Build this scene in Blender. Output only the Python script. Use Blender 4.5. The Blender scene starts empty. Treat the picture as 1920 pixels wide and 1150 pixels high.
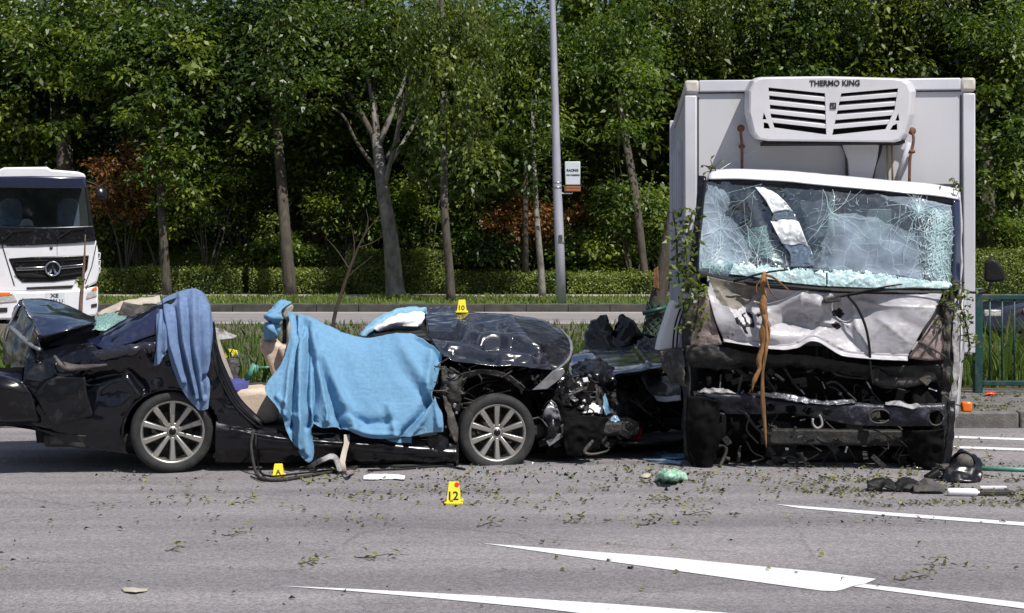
import bpy, math, random
import numpy as np
from mathutils import Vector, Matrix, noise as mnoise

# ------------------------------------------------------------------ camera, sky, sun, exposure
SC = bpy.context.scene
COL = SC.collection
F, HC, HY = 2800.0, 1.8, 467.0            # focal length in photo pixels, eye height, horizon row
cam_d = bpy.data.cameras.new('camera')
cam = bpy.data.objects.new('camera', cam_d)
COL.objects.link(cam)
cam.location = (0, 0, HC)
cam.rotation_euler = (math.radians(90), 0, 0)
cam_d.sensor_width = 36.0
cam_d.lens = 36.0 * F / 1920.0
cam_d.shift_y = -(575.0 - HY) / 1920.0
cam_d.clip_start = 0.1
cam_d.clip_end = 2000
SC.camera = cam
SUN_DIR = Vector((0.40, -0.50, 1.0)).normalized()      # towards the sun
EL = math.asin(SUN_DIR.z)
AZ = math.atan2(SUN_DIR.x, SUN_DIR.y)
W = bpy.data.worlds.new('World')
SC.world = W
W.use_nodes = True
wn, wl = W.node_tree.nodes, W.node_tree.links
bgn = wn['Background']
sky = wn.new('ShaderNodeTexSky')
sky.sky_type = 'NISHITA'
sky.sun_disc = False
sky.sun_elevation = EL
sky.sun_rotation = AZ
sky.air_density = 1.0
sky.dust_density = 1.2
wtc = wn.new('ShaderNodeTexCoord')
wmap = wn.new('ShaderNodeMapping'); wmap.inputs['Scale'].default_value = (1, 1, 2.2)
wns = wn.new('ShaderNodeTexNoise'); wns.inputs['Scale'].default_value = 2.6; wns.inputs['Detail'].default_value = 7
wns.inputs['Roughness'].default_value = 0.62
wrp = wn.new('ShaderNodeValToRGB')
wrp.color_ramp.elements[0].position = 0.50; wrp.color_ramp.elements[0].color = (0, 0, 0, 1)
wrp.color_ramp.elements[1].position = 0.66; wrp.color_ramp.elements[1].color = (0.85, 0.85, 0.85, 1)
wmx = wn.new('ShaderNodeMixRGB'); wmx.inputs['Color2'].default_value = (9.0, 9.2, 9.6, 1)
wl.new(wtc.outputs['Generated'], wmap.inputs['Vector']); wl.new(wmap.outputs['Vector'], wns.inputs['Vector'])
wl.new(wns.outputs['Fac'], wrp.inputs['Fac']); wl.new(wrp.outputs['Color'], wmx.inputs['Fac'])
wl.new(sky.outputs['Color'], wmx.inputs['Color1']); wl.new(wmx.outputs['Color'], bgn.inputs['Color'])
bgn.inputs['Strength'].default_value = 0.075
sun_d = bpy.data.lights.new('sun', 'SUN')
sun_d.energy = 4.6
sun_d.angle = math.radians(0.5)
sun_d.color = (1.0, 0.96, 0.90)
sun = bpy.data.objects.new('sun', sun_d)
COL.objects.link(sun)
sun.rotation_euler = (-SUN_DIR).to_track_quat('-Z', 'Y').to_euler()
sun.location = (10, -10, 30)
SC.view_settings.view_transform = 'Standard'
SC.view_settings.look = 'None'
SC.view_settings.gamma = 1.0
SC.view_settings.use_curve_mapping = False
SC.view_settings.exposure = 0.22
SC.cycles.max_bounces = 7
SC.cycles.transparent_max_bounces = 16
SC.cycles.caustics_reflective = False
SC.cycles.caustics_refractive = False

# ------------------------------------------------------------------ points from the photograph
V = Vector
def P(px, py, y): return V(((px - 960) / F * y, y, HC - (py - HY) / F * y))
def G(px, py, z=0.0):
    y = F * (HC - z) / (py - HY)
    return V(((px - 960) / F * y, y, z))
def on_plane(px, py, o, n):
    d = V(((px - 960) / F, 1.0, -(py - HY) / F)); c = V((0, 0, HC))
    return c + d * ((o - c).dot(n) / d.dot(n))
def to_px(p): return 960 + F * p[0] / p[1], HY + F * (HC - p[2]) / p[1]
# car frame: near side plane through the two visible wheels, d metres inwards
CO = V((-2.736, 11.97, 0)); CU = V((2.612, 0.43, 0)).normalized(); CN = V((-CU.y, CU.x, 0)); UP = V((0, 0, 1))
def C(px, py, d=0.0): return on_plane(px, py, CO + CN * d, CN)
# lorry frame: front plane, l metres backwards
TA = math.radians(4.7)
TO = V((2.57, 12.2, 0)); TU = V((math.cos(TA), -math.sin(TA), 0)); TV = V((math.sin(TA), math.cos(TA), 0))
def T(px, py, l=0.0): return on_plane(px, py, TO + TV * l, TV)

# ------------------------------------------------------------------ materials
MATS = {}
def mat(name, col, rough=0.5, metal=0.0, var=0.0, vscale=6.0, col2=None, bump=0.0, bscale=40.0, coat=0.0, spec=0.5, dirt=None, dscale=3.0, dlo=0.52, dhi=0.7, stretch=None):
    m = bpy.data.materials.new(name); m.use_nodes = True
    n, l = m.node_tree.nodes, m.node_tree.links
    b = n['Principled BSDF']
    b.inputs['Base Color'].default_value = (*col, 1)
    b.inputs['Roughness'].default_value = rough
    b.inputs['Metallic'].default_value = metal
    b.inputs['Specular IOR Level'].default_value = spec
    b.inputs['Coat Weight'].default_value = coat
    b.inputs['Coat Roughness'].default_value = 0.06
    tc = n.new('ShaderNodeNewGeometry')
    src = tc.outputs['Position']
    if stretch:
        mp = n.new('ShaderNodeMapping'); mp.inputs['Scale'].default_value = stretch
        l.new(src, mp.inputs['Vector']); src = mp.outputs['Vector']
    out = None
    if var or col2:
        ns = n.new('ShaderNodeTexNoise'); ns.inputs['Scale'].default_value = vscale; ns.inputs['Detail'].default_value = 6
        l.new(src, ns.inputs['Vector'])
        rp = n.new('ShaderNodeValToRGB'); rp.color_ramp.elements[0].position = 0.32; rp.color_ramp.elements[1].position = 0.68
        c2 = col2 or tuple(min(1, c * (1 + var)) for c in col)
        c1 = col if col2 else tuple(c * (1 - var) for c in col)
        rp.color_ramp.elements[0].color = (*c1, 1); rp.color_ramp.elements[1].color = (*c2, 1)
        l.new(ns.outputs['Fac'], rp.inputs['Fac']); out = rp.outputs['Color']
        l.new(out, b.inputs['Base Color'])
    if dirt:
        nd = n.new('ShaderNodeTexNoise'); nd.inputs['Scale'].default_value = dscale; nd.inputs['Detail'].default_value = 9; nd.inputs['Roughness'].default_value = 0.68
        l.new(src, nd.inputs['Vector'])
        rd = n.new('ShaderNodeValToRGB'); rd.color_ramp.elements[0].position = dlo; rd.color_ramp.elements[1].position = dhi
        l.new(nd.outputs['Fac'], rd.inputs['Fac'])
        mx = n.new('ShaderNodeMixRGB'); mx.inputs['Color1'].default_value = (*col, 1); mx.inputs['Color2'].default_value = (*dirt, 1)
        if out: l.new(out, mx.inputs['Color1'])
        l.new(rd.outputs['Color'], mx.inputs['Fac']); l.new(mx.outputs['Color'], b.inputs['Base Color'])
        ma = n.new('ShaderNodeMath'); ma.operation = 'MULTIPLY_ADD'; ma.inputs[1].default_value = 0.4; ma.inputs[2].default_value = rough; ma.use_clamp = True
        l.new(rd.outputs['Color'], ma.inputs[0]); l.new(ma.outputs[0], b.inputs['Roughness'])
    if bump:
        nb = n.new('ShaderNodeTexNoise'); nb.inputs['Scale'].default_value = bscale; nb.inputs['Detail'].default_value = 5
        l.new(src, nb.inputs['Vector'])
        bp = n.new('ShaderNodeBump'); bp.inputs['Strength'].default_value = min(1, bump); bp.inputs['Distance'].default_value = 0.02
        l.new(nb.outputs['Fac'], bp.inputs['Height']); l.new(bp.outputs['Normal'], b.inputs['Normal'])
    MATS[name] = m
    return m
def leaf_mat(name, dark, mid, light, trans=0.32, rough=0.42):
    m = bpy.data.materials.new(name); m.use_nodes = True
    n, l = m.node_tree.nodes, m.node_tree.links
    b = n['Principled BSDF']; b.inputs['Roughness'].default_value = rough; b.inputs['Specular IOR Level'].default_value = 0.45
    a = n.new('ShaderNodeAttribute'); a.attribute_name = 'tint'
    r = n.new('ShaderNodeValToRGB'); e = r.color_ramp.elements
    e[0].position = 0.0; e[0].color = (*dark, 1); e[1].position = 1.0; e[1].color = (*light, 1)
    k = e.new(0.5); k.color = (*mid, 1)
    l.new(a.outputs['Fac'], r.inputs['Fac']); l.new(r.outputs['Color'], b.inputs['Base Color'])
    t = n.new('ShaderNodeBsdfTranslucent')
    mc = n.new('ShaderNodeMixRGB'); mc.blend_type = 'MULTIPLY'; mc.inputs['Fac'].default_value = 1; mc.inputs['Color2'].default_value = (1.5, 1.6, 0.5, 1)
    l.new(r.outputs['Color'], mc.inputs['Color1']); l.new(mc.outputs['Color'], t.inputs['Color'])
    mx = n.new('ShaderNodeMixShader'); mx.inputs['Fac'].default_value = trans
    l.new(b.outputs['BSDF'], mx.inputs[1]); l.new(t.outputs['BSDF'], mx.inputs[2])
    l.new(mx.outputs['Shader'], n['Material Output'].inputs['Surface'])
    return m
def glass_mat(name, tint, refl=0.12, rough=0.03, haze_sheen=None, hz=0.0, bump=0.0, bscale=3.0):
    m = bpy.data.materials.new(name); m.use_nodes = True
    n, l = m.node_tree.nodes, m.node_tree.links
    n.remove(n['Principled BSDF'])
    t = n.new('ShaderNodeBsdfTransparent'); t.inputs['Color'].default_value = (*tint, 1)
    g = n.new('ShaderNodeBsdfGlossy'); g.inputs['Roughness'].default_value = rough; g.inputs['Color'].default_value = (.95, .97, 1, 1)
    lw = n.new('ShaderNodeFresnel'); lw.inputs['IOR'].default_value = 1.5
    ad = n.new('ShaderNodeMath'); ad.operation = 'ADD'; ad.inputs[1].default_value = refl; ad.use_clamp = True
    l.new(lw.outputs['Fac'], ad.inputs[0])
    mx = n.new('ShaderNodeMixShader'); l.new(ad.outputs[0], mx.inputs['Fac'])
    l.new(t.outputs['BSDF'], mx.inputs[1]); l.new(g.outputs['BSDF'], mx.inputs[2])
    out = mx
    if haze_sheen:
        d = n.new('ShaderNodeBsdfDiffuse'); d.inputs['Color'].default_value = (*haze_sheen, 1)
        m2 = n.new('ShaderNodeMixShader'); m2.inputs['Fac'].default_value = hz
        l.new(mx.outputs['Shader'], m2.inputs[1]); l.new(d.outputs['BSDF'], m2.inputs[2]); out = m2
    if bump:
        ge = n.new('ShaderNodeNewGeometry')
        nb = n.new('ShaderNodeTexNoise'); nb.inputs['Scale'].default_value = bscale; nb.inputs['Detail'].default_value = 3
        l.new(ge.outputs['Position'], nb.inputs['Vector'])
        bp = n.new('ShaderNodeBump'); bp.inputs['Strength'].default_value = bump; bp.inputs['Distance'].default_value = 0.1
        l.new(nb.outputs['Fac'], bp.inputs['Height']); l.new(bp.outputs['Normal'], g.inputs['Normal'])
    l.new(out.outputs['Shader'], n['Material Output'].inputs['Surface'])
    return m

def asphalt_mat(name, a, b, seed):
    m = mat(name, a, 0.85, col2=b, vscale=150, bump=0.7, bscale=170, spec=0.3)
    n, l = m.node_tree.nodes, m.node_tree.links
    bs = n['Principled BSDF']; src = bs.inputs['Base Color'].links[0].from_socket
    ge = n.new('ShaderNodeNewGeometry')
    big = n.new('ShaderNodeTexNoise'); big.inputs['Scale'].default_value = 0.55; big.inputs['Detail'].default_value = 8; big.inputs['Roughness'].default_value = 0.65
    mp = n.new('ShaderNodeMapping'); mp.inputs['Location'].default_value = (seed, seed, 0); mp.inputs['Scale'].default_value = (0.6, 1.6, 1)
    l.new(ge.outputs['Position'], mp.inputs['Vector']); l.new(mp.outputs['Vector'], big.inputs['Vector'])
    r = n.new('ShaderNodeValToRGB'); r.color_ramp.elements[0].position = 0.3; r.color_ramp.elements[0].color = (.78, .78, .78, 1)
    r.color_ramp.elements[1].position = 0.7; r.color_ramp.elements[1].color = (1.16, 1.15, 1.13, 1)
    l.new(big.outputs['Fac'], r.inputs['Fac'])
    mu = n.new('ShaderNodeMixRGB'); mu.blend_type = 'MULTIPLY'; mu.inputs['Fac'].default_value = 1
    l.new(src, mu.inputs['Color1']); l.new(r.outputs['Color'], mu.inputs['Color2'])
    vo = n.new('ShaderNodeTexVoronoi'); vo.inputs['Scale'].default_value = 75
    l.new(ge.outputs['Position'], vo.inputs['Vector'])
    hs = n.new('ShaderNodeSeparateColor'); l.new(vo.outputs['Color'], hs.inputs['Color'])
    r2 = n.new('ShaderNodeValToRGB'); r2.color_ramp.elements[0].color = (.72, .71, .72, 1); r2.color_ramp.elements[1].color = (1.3, 1.28, 1.3, 1)
    l.new(hs.outputs['Red'], r2.inputs['Fac'])
    mu2 = n.new('ShaderNodeMixRGB'); mu2.blend_type = 'MULTIPLY'; mu2.inputs['Fac'].default_value = 1
    l.new(mu.outputs['Color'], mu2.inputs['Color1']); l.new(r2.outputs['Color'], mu2.inputs['Color2'])
    tm = n.new('ShaderNodeMapping'); tm.inputs['Scale'].default_value = (.05, 2.2, 1); tm.inputs['Rotation'].default_value = (0, 0, .03)
    tn = n.new('ShaderNodeTexNoise'); tn.inputs['Scale'].default_value = 1.1; tn.inputs['Detail'].default_value = 4
    l.new(ge.outputs['Position'], tm.inputs['Vector']); l.new(tm.outputs['Vector'], tn.inputs['Vector'])
    tr_ = n.new('ShaderNodeValToRGB'); tr_.color_ramp.elements[0].position = .34; tr_.color_ramp.elements[0].color = (.80, .80, .81, 1); tr_.color_ramp.elements[1].position = .58; tr_.color_ramp.elements[1].color = (1.04, 1.04, 1.04, 1)
    l.new(tn.outputs['Fac'], tr_.inputs['Fac'])
    st = n.new('ShaderNodeTexNoise'); st.inputs['Scale'].default_value = .9; st.inputs['Detail'].default_value = 9; st.inputs['Roughness'].default_value = .7; st.inputs['Distortion'].default_value = .6
    l.new(ge.outputs['Position'], st.inputs['Vector'])
    sr_ = n.new('ShaderNodeValToRGB'); sr_.color_ramp.elements[0].position = .60; sr_.color_ramp.elements[0].color = (1, 1, 1, 1); sr_.color_ramp.elements[1].position = .72; sr_.color_ramp.elements[1].color = (.70, .69, .69, 1)
    l.new(st.outputs['Fac'], sr_.inputs['Fac'])
    wp = n.new('ShaderNodeMixRGB'); wp.blend_type = 'ADD'; wp.inputs['Fac'].default_value = .5
    l.new(ge.outputs['Position'], wp.inputs['Color1']); l.new(st.outputs['Color'], wp.inputs['Color2'])
    cv = n.new('ShaderNodeTexVoronoi'); cv.feature = 'DISTANCE_TO_EDGE'; cv.inputs['Scale'].default_value = .42
    l.new(wp.outputs['Color'], cv.inputs['Vector'])
    cr2 = n.new('ShaderNodeValToRGB'); cr2.color_ramp.elements[0].position = .0; cr2.color_ramp.elements[0].color = (.55, .54, .54, 1); cr2.color_ramp.elements[1].position = .006; cr2.color_ramp.elements[1].color = (1, 1, 1, 1)
    l.new(cv.outputs['Distance'], cr2.inputs['Fac'])
    prev = mu2.outputs['Color']
    for q in (tr_, sr_, cr2):
        k = n.new('ShaderNodeMixRGB'); k.blend_type = 'MULTIPLY'; k.inputs['Fac'].default_value = 1 if q is not cr2 else .6
        l.new(prev, k.inputs['Color1']); l.new(q.outputs['Color'], k.inputs['Color2']); prev = k.outputs['Color']
    l.new(prev, bs.inputs['Base Color'])
    return m
def crazed_mat(name, col, line, scale, alpha=0.0):
    m = mat(name, col, 0.22, spec=0.6)
    n, l = m.node_tree.nodes, m.node_tree.links
    b = n['Principled BSDF']
    ge = n.new('ShaderNodeNewGeometry')
    vo = n.new('ShaderNodeTexVoronoi'); vo.feature = 'DISTANCE_TO_EDGE'; vo.inputs['Scale'].default_value = scale
    l.new(ge.outputs['Position'], vo.inputs['Vector'])
    r = n.new('ShaderNodeValToRGB'); r.color_ramp.elements[0].position = 0.03; r.color_ramp.elements[0].color = (*line, 1)
    r.color_ramp.elements[1].position = 0.16; r.color_ramp.elements[1].color = (*col, 1)
    l.new(vo.outputs['Distance'], r.inputs['Fac'])
    v2 = n.new('ShaderNodeTexVoronoi'); v2.inputs['Scale'].default_value = scale
    l.new(ge.outputs['Position'], v2.inputs['Vector'])
    hs = n.new('ShaderNodeSeparateColor'); l.new(v2.outputs['Color'], hs.inputs['Color'])
    r2 = n.new('ShaderNodeValToRGB'); r2.color_ramp.elements[0].color = (.72, .78, .8, 1); r2.color_ramp.elements[1].color = (1.1, 1.08, 1.06, 1)
    l.new(hs.outputs['Green'], r2.inputs['Fac'])
    mu = n.new('ShaderNodeMixRGB'); mu.blend_type = 'MULTIPLY'; mu.inputs['Fac'].default_value = 1
    l.new(r.outputs['Color'], mu.inputs['Color1']); l.new(r2.outputs['Color'], mu.inputs['Color2'])
    l.new(mu.outputs['Color'], b.inputs['Base Color'])
    bp = n.new('ShaderNodeBump'); bp.inputs['Strength'].default_value = 0.8; bp.inputs['Distance'].default_value = 0.02
    l.new(hs.outputs['Red'], bp.inputs['Height']); l.new(bp.outputs['Normal'], b.inputs['Normal'])
    b.inputs['Alpha'].default_value = 1 - alpha
    return m

M_asphalt = asphalt_mat('asphalt', (.205, .193, .199), (.33, .314, .324), 0)
M_asphalt_far = asphalt_mat('asphalt_far', (.24, .225, .222), (.32, .30, .30), 7)
M_line = mat('road_paint', (.74, .74, .76), 0.7, var=.06, vscale=30, dirt=(.30, .29, .295), dscale=34, dlo=.585, dhi=.66, bump=.5, bscale=150)
M_line_y = mat('yellow_road_paint', (.62, .50, .32), 0.7, var=.1, dirt=(.4, .35, .3), dscale=9)
M_kerb = mat('kerb_concrete', (.14, .13, .125), .9, var=.3, vscale=9, bump=.5, bscale=60, dirt=(.06, .055, .05), dscale=4)
M_soil = mat('soil', (.10, .085, .06), .95, var=.4, vscale=4, bump=.8, bscale=30)
M_turf = mat('turf', (.055, .085, .022), .95, col2=(.105, .125, .04), vscale=7, bump=.8, bscale=60)
M_path = mat('footpath', (.36, .34, .31), .9, var=.12, vscale=3)
M_forest_floor = mat('forest_floor', (.045, .04, .025), .95, var=.5, vscale=1.5)
M_paint = mat('black_paint', (.0045, .005, .008), .16, coat=.35, spec=.35, dirt=(.022, .021, .02), dscale=9, dlo=.58, dhi=.85)
M_paint_blue_sheen = mat('dark_blue_paint_sheen', (.017, .022, .055), .17, coat=.8, dirt=(.05, .05, .06), dscale=12, dlo=.60, dhi=.85)  # also carries sky reflection painted on the black car's boot lid and pillar
M_paint_scuff = mat('scuffed_dark_paint', (.017, .019, .030), .2, var=.15, vscale=20, coat=.8, dirt=(.07, .068, .065), dscale=7, dlo=.60, dhi=.85)
M_black = mat('black_plastic', (.008, .008, .0085), .55, var=.3, spec=.25, bump=.2, bscale=60)
M_black_gloss = mat('black_gloss', (.006, .006, .008), .24, spec=.4, dirt=(.03, .03, .03), dscale=8, dlo=.56)
M_rubber = mat('rubber', (.018, .018, .019), .75, var=.35, vscale=14, bump=.3, bscale=90, dirt=(.06, .057, .053), dscale=10)
M_dark = mat('engine_dark', (.016, .0155, .015), .65, var=.5, vscale=10, bump=.5, bscale=30, dirt=(.075, .066, .055), dscale=9)
M_grime = mat('grimy_metal', (.05, .046, .042), .7, var=.5, vscale=8, bump=.6, bscale=26, dirt=(.14, .125, .11), dscale=8)
M_steel = mat('bare_steel', (.36, .36, .38), .34, 0.9, var=.3, vscale=14, dirt=(.07, .065, .06), dscale=8)
M_alloy = mat('alloy', (.46, .445, .415), .36, .85, var=.1, dirt=(.20, .185, .16), dscale=14, dlo=.52)
M_silver_plastic = mat('silver_plastic', (.22, .22, .24), .3, .3, var=.3, vscale=12)
M_void = mat('near_black_plastic', (.004, .004, .0042), .8, spec=.1, var=.4)  # near-black base, darker than the other black plastics
M_beam = mat('bumper_steel', (.022, .024, .036), .36, .2, var=.5, vscale=12, bump=.6, bscale=22, dirt=(.10, .10, .12), dscale=12)
M_tyre_dark = mat('worn_tyre', (.006, .006, .006), .9, spec=.15, var=.3, bump=.4, bscale=60)
M_flange = mat('scraped_steel', (.16, .165, .20), .32, .6, var=.4, vscale=16, bump=.5, bscale=30, dirt=(.04, .04, .04), dscale=14, dlo=.45, dhi=.6)
M_beige = mat('beige_leather', (.56, .45, .36), .6, var=.08, vscale=9, bump=.15, bscale=50, dirt=(.35, .27, .21), dscale=7)
M_beige_trim = mat('beige_trim', (.42, .37, .31), .7, var=.15)
M_headrest = mat('grey_fabric', (.30, .29, .27), .8, var=.2, bump=.2)
M_airbag = mat('airbag_cloth', (.80, .81, .84), .8, var=.05, bump=.5, bscale=25)
def cloth(name, a, b): return mat(name, a, .95, col2=b, vscale=30, bump=.9, bscale=190, spec=.15)
M_towel = cloth('blue_towelling', (.195, .40, .625), (.23, .445, .665))
M_towel_pale = cloth('pale_blue_towelling', (.26, .50, .70), (.34, .58, .76))
M_towel_grey = cloth('slate_blue_towelling', (.165, .25, .44), (.225, .32, .53))
M_white = mat('white_vehicle_paint', (.70, .70, .73), .32, var=.04, vscale=3, coat=.4, dirt=(.42, .38, .33), dscale=4, dlo=.60, dhi=.85)
M_white_cab = mat('scraped_white_paint', (.46, .45, .48), .34, var=.06, coat=.4, dirt=(.17, .155, .135), dscale=6, dlo=.52, dhi=.72)
M_box = mat('box_panel_white', (.54, .54, .57), .45, var=.05, vscale=2, dirt=(.42, .38, .31), dscale=2.5, dlo=.58, dhi=.85, stretch=(1, 1, .3))
M_trim = mat('box_trim', (.56, .56, .61), .4, .0, var=.06, vscale=4, dirt=(.38, .31, .24), dscale=7, dlo=.6, dhi=.8)
M_cap = mat('corner_cap', (.50, .47, .42), .6, var=.2, vscale=8)
M_unit = mat('unit_plastic', (.58, .57, .60), .42, var=.05, vscale=5, dirt=(.42, .38, .33), dscale=5, dlo=.6, dhi=.85)
M_slot = mat('slot_dark', (.012, .012, .013), .8, var=.3)
M_rust = mat('rusty_pipe', (.15, .075, .045), .8, var=.4, vscale=20, bump=.3)
M_cable_y = mat('tan_cable', (.36, .28, .16), .7, var=.2)
M_pink = mat('dirty_pink_panel', (.28, .215, .205), .7, var=.35, vscale=15, bump=.4, dirt=(.09, .075, .065), dscale=12)
M_dirty_white = mat('dirty_white', (.33, .32, .33), .55, var=.25, vscale=9, dirt=(.10, .09, .08), dscale=9, dlo=.5, dhi=.65, bump=.3)
M_panel_dirt = mat('muddy_paint', (.17, .155, .125), .7, var=.3, vscale=14, dirt=(.30, .29, .27), dscale=16)
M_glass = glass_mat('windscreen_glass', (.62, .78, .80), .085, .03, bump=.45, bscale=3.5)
def craze_glass(m):  # mixes crack lines, haze and painted sky sheen over the clear glass
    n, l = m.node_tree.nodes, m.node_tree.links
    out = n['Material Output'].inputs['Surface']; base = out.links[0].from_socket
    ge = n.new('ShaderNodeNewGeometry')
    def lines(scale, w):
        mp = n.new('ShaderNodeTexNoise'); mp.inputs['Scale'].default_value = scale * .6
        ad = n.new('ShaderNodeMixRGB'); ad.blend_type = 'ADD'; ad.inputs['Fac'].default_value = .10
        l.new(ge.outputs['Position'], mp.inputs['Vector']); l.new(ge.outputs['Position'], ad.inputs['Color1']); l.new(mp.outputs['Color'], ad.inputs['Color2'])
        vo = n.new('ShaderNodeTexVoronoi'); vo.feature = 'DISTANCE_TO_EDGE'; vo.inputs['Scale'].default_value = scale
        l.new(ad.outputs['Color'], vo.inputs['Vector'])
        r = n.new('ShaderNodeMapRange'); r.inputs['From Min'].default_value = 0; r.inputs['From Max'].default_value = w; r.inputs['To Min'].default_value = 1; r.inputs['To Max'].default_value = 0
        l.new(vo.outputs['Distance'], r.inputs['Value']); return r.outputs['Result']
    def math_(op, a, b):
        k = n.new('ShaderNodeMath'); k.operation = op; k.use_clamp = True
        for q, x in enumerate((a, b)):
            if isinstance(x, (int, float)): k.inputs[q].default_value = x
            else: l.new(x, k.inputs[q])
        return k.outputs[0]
    ah = n.new('ShaderNodeAttribute'); ah.attribute_name = 'haze_sheen'; ac = n.new('ShaderNodeAttribute'); ac.attribute_name = 'craze_glint'
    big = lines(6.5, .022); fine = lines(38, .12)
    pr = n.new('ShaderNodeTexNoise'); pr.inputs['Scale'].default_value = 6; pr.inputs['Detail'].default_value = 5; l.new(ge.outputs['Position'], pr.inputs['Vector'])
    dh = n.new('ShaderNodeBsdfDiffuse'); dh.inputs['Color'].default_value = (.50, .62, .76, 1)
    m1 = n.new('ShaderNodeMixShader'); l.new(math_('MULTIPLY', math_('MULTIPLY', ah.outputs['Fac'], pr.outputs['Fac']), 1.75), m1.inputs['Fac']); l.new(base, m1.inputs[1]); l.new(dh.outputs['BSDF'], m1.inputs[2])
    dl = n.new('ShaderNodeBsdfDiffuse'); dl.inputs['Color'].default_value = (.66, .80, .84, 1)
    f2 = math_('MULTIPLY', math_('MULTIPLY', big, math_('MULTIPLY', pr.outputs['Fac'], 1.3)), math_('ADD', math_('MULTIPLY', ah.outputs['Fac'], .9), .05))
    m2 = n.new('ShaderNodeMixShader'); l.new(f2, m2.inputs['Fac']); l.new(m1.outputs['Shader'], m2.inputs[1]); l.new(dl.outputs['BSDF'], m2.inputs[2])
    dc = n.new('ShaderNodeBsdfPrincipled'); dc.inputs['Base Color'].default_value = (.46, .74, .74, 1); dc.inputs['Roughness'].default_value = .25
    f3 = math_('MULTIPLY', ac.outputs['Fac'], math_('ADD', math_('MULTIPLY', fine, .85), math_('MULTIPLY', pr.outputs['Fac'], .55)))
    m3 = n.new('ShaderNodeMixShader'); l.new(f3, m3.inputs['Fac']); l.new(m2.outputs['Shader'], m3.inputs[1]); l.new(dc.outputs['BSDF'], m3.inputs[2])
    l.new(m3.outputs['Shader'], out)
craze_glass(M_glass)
M_glass_shard = glass_mat('laminated_shard', (.60, .76, .80), .26, .06, haze_sheen=(.42, .55, .68), hz=.16, bump=.6, bscale=4)
M_glass_white = glass_mat('folded_glass', (.7, .8, .82), .28, .10, haze_sheen=(.88, .91, .94), hz=.80, bump=.8, bscale=12)  # white diffuse stands in for bright sky mirrored in the fold
M_glass_dark = glass_mat('tinted_glass', (.80, .85, .85), .09, .03)
M_pane = glass_mat('rear_pane', (.75, .85, .80), .05, .05, haze_sheen=(.5, .6, .56), hz=.25)
M_crack = mat('crack_line', (.42, .56, .60), .4, spec=.6)
M_crazed = crazed_mat('crazed_glass', (.46, .70, .73), (.78, .90, .91), 60, alpha=.12)
M_crazed_thin = crazed_mat('crazed_glass_thin', (.30, .52, .52), (.75, .9, .88), 40, alpha=.45)
M_teal_glass = crazed_mat('green_glass_crumbs', (.10, .22, .20), (.4, .6, .55), 60)
M_blue_glass = mat('blue_plastic_scrap', (.16, .28, .40), .25, var=.4, vscale=8)
M_yellow = mat('marker_yellow', (.80, .66, .03), .5, var=.05)
M_ink = mat('black_print', (.012, .012, .012), .6)
M_red = mat('red_plastic', (.70, .035, .015), .3, var=.1)
M_orange = mat('orange_lens', (.85, .16, .015), .25, var=.1)
M_green_fence = mat('green_fence_paint', (.007, .048, .045), .45, var=.2, vscale=10, dirt=(.05, .06, .05), dscale=8)
M_green_frag = mat('pale_green_metal', (.09, .27, .20), .5, var=.25)
M_net = mat('green_netting', (.015, .085, .06), .8, var=.3)
M_pole = mat('galvanised_steel', (.42, .42, .50), .45, .25, var=.1, vscale=4, dirt=(.30, .29, .30), dscale=3, stretch=(1, 1, .3))
M_sign = mat('sign_white', (.55, .60, .64), .5, var=.04)
M_sign_or = mat('sign_orange', (.52, .16, .04), .5, var=.2)
M_bark = mat('bark', (.045, .037, .028), .95, col2=(.095, .08, .064), vscale=9, bump=1, bscale=18, stretch=(1, 1, .35))
M_bark_pale = mat('pale_bark', (.10, .09, .078), .95, col2=(.27, .25, .225), vscale=5, bump=1, bscale=14, stretch=(1, 1, .6))
M_wood = mat('splintered_wood', (.10, .05, .022), .9, col2=(.36, .185, .07), vscale=18, bump=.8, bscale=60, stretch=(1, 1, .15))
M_hedge_core = mat('hedge_inner_leaves', (.035, .055, .012), .9, col2=(.09, .125, .025), vscale=18, bump=1, bscale=26)
M_stake = mat('brown_stem', (.16, .10, .075), .9, var=.3, vscale=20)
M_twig = mat('twig', (.055, .04, .028), .95, var=.3)
M_chrome = mat('chrome', (.62, .62, .66), .15, 1.0)
M_dark_rear = mat('tail_lamp', (.012, .006, .010), .2, spec=.4)
M_lamp = mat('lamp_lens', (.50, .50, .50), .15, .2, var=.4, vscale=40)
M_purple = mat('purple_cloth', (.055, .06, .21), .9, var=.3, bump=.5)
M_bin = mat('black_bag', (.010, .010, .011), .22, var=.2)
M_green_bag = mat('green_plastic_bag', (.06, .36, .18), .25, col2=(.62, .78, .68), vscale=26)
M_paper = mat('white_plastic_scrap', (.78, .79, .82), .5, var=.06)
M_helmet = mat('white_helmet', (.72, .75, .74), .4)
M_interior = mat('cab_interior', (.035, .038, .042), .8, var=.3)
M_liner = mat('cab_liner', (.12, .14, .19), .85, var=.2)
L_mid = leaf_mat('leaf_green', (.022, .046, .007), (.066, .112, .013), (.20, .25, .035))
L_dark = leaf_mat('leaf_dark', (.012, .028, .006), (.036, .070, .011), (.13, .18, .03), .25)
L_lime = leaf_mat('leaf_lime', (.045, .085, .014), (.10, .155, .025), (.19, .24, .05), .4)
L_red = leaf_mat('leaf_red', (.07, .055, .015), (.20, .085, .030), (.34, .16, .06), .35)
L_hedge = leaf_mat('leaf_hedge', (.032, .055, .010), (.085, .125, .020), (.19, .23, .04), .3)
L_grass = leaf_mat('grass_blade', (.035, .068, .012), (.080, .140, .022), (.22, .26, .07), .35, .6)
L_litter = leaf_mat('leaf_litter', (.030, .032, .012), (.085, .090, .022), (.26, .25, .06), .1, .7)

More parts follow.
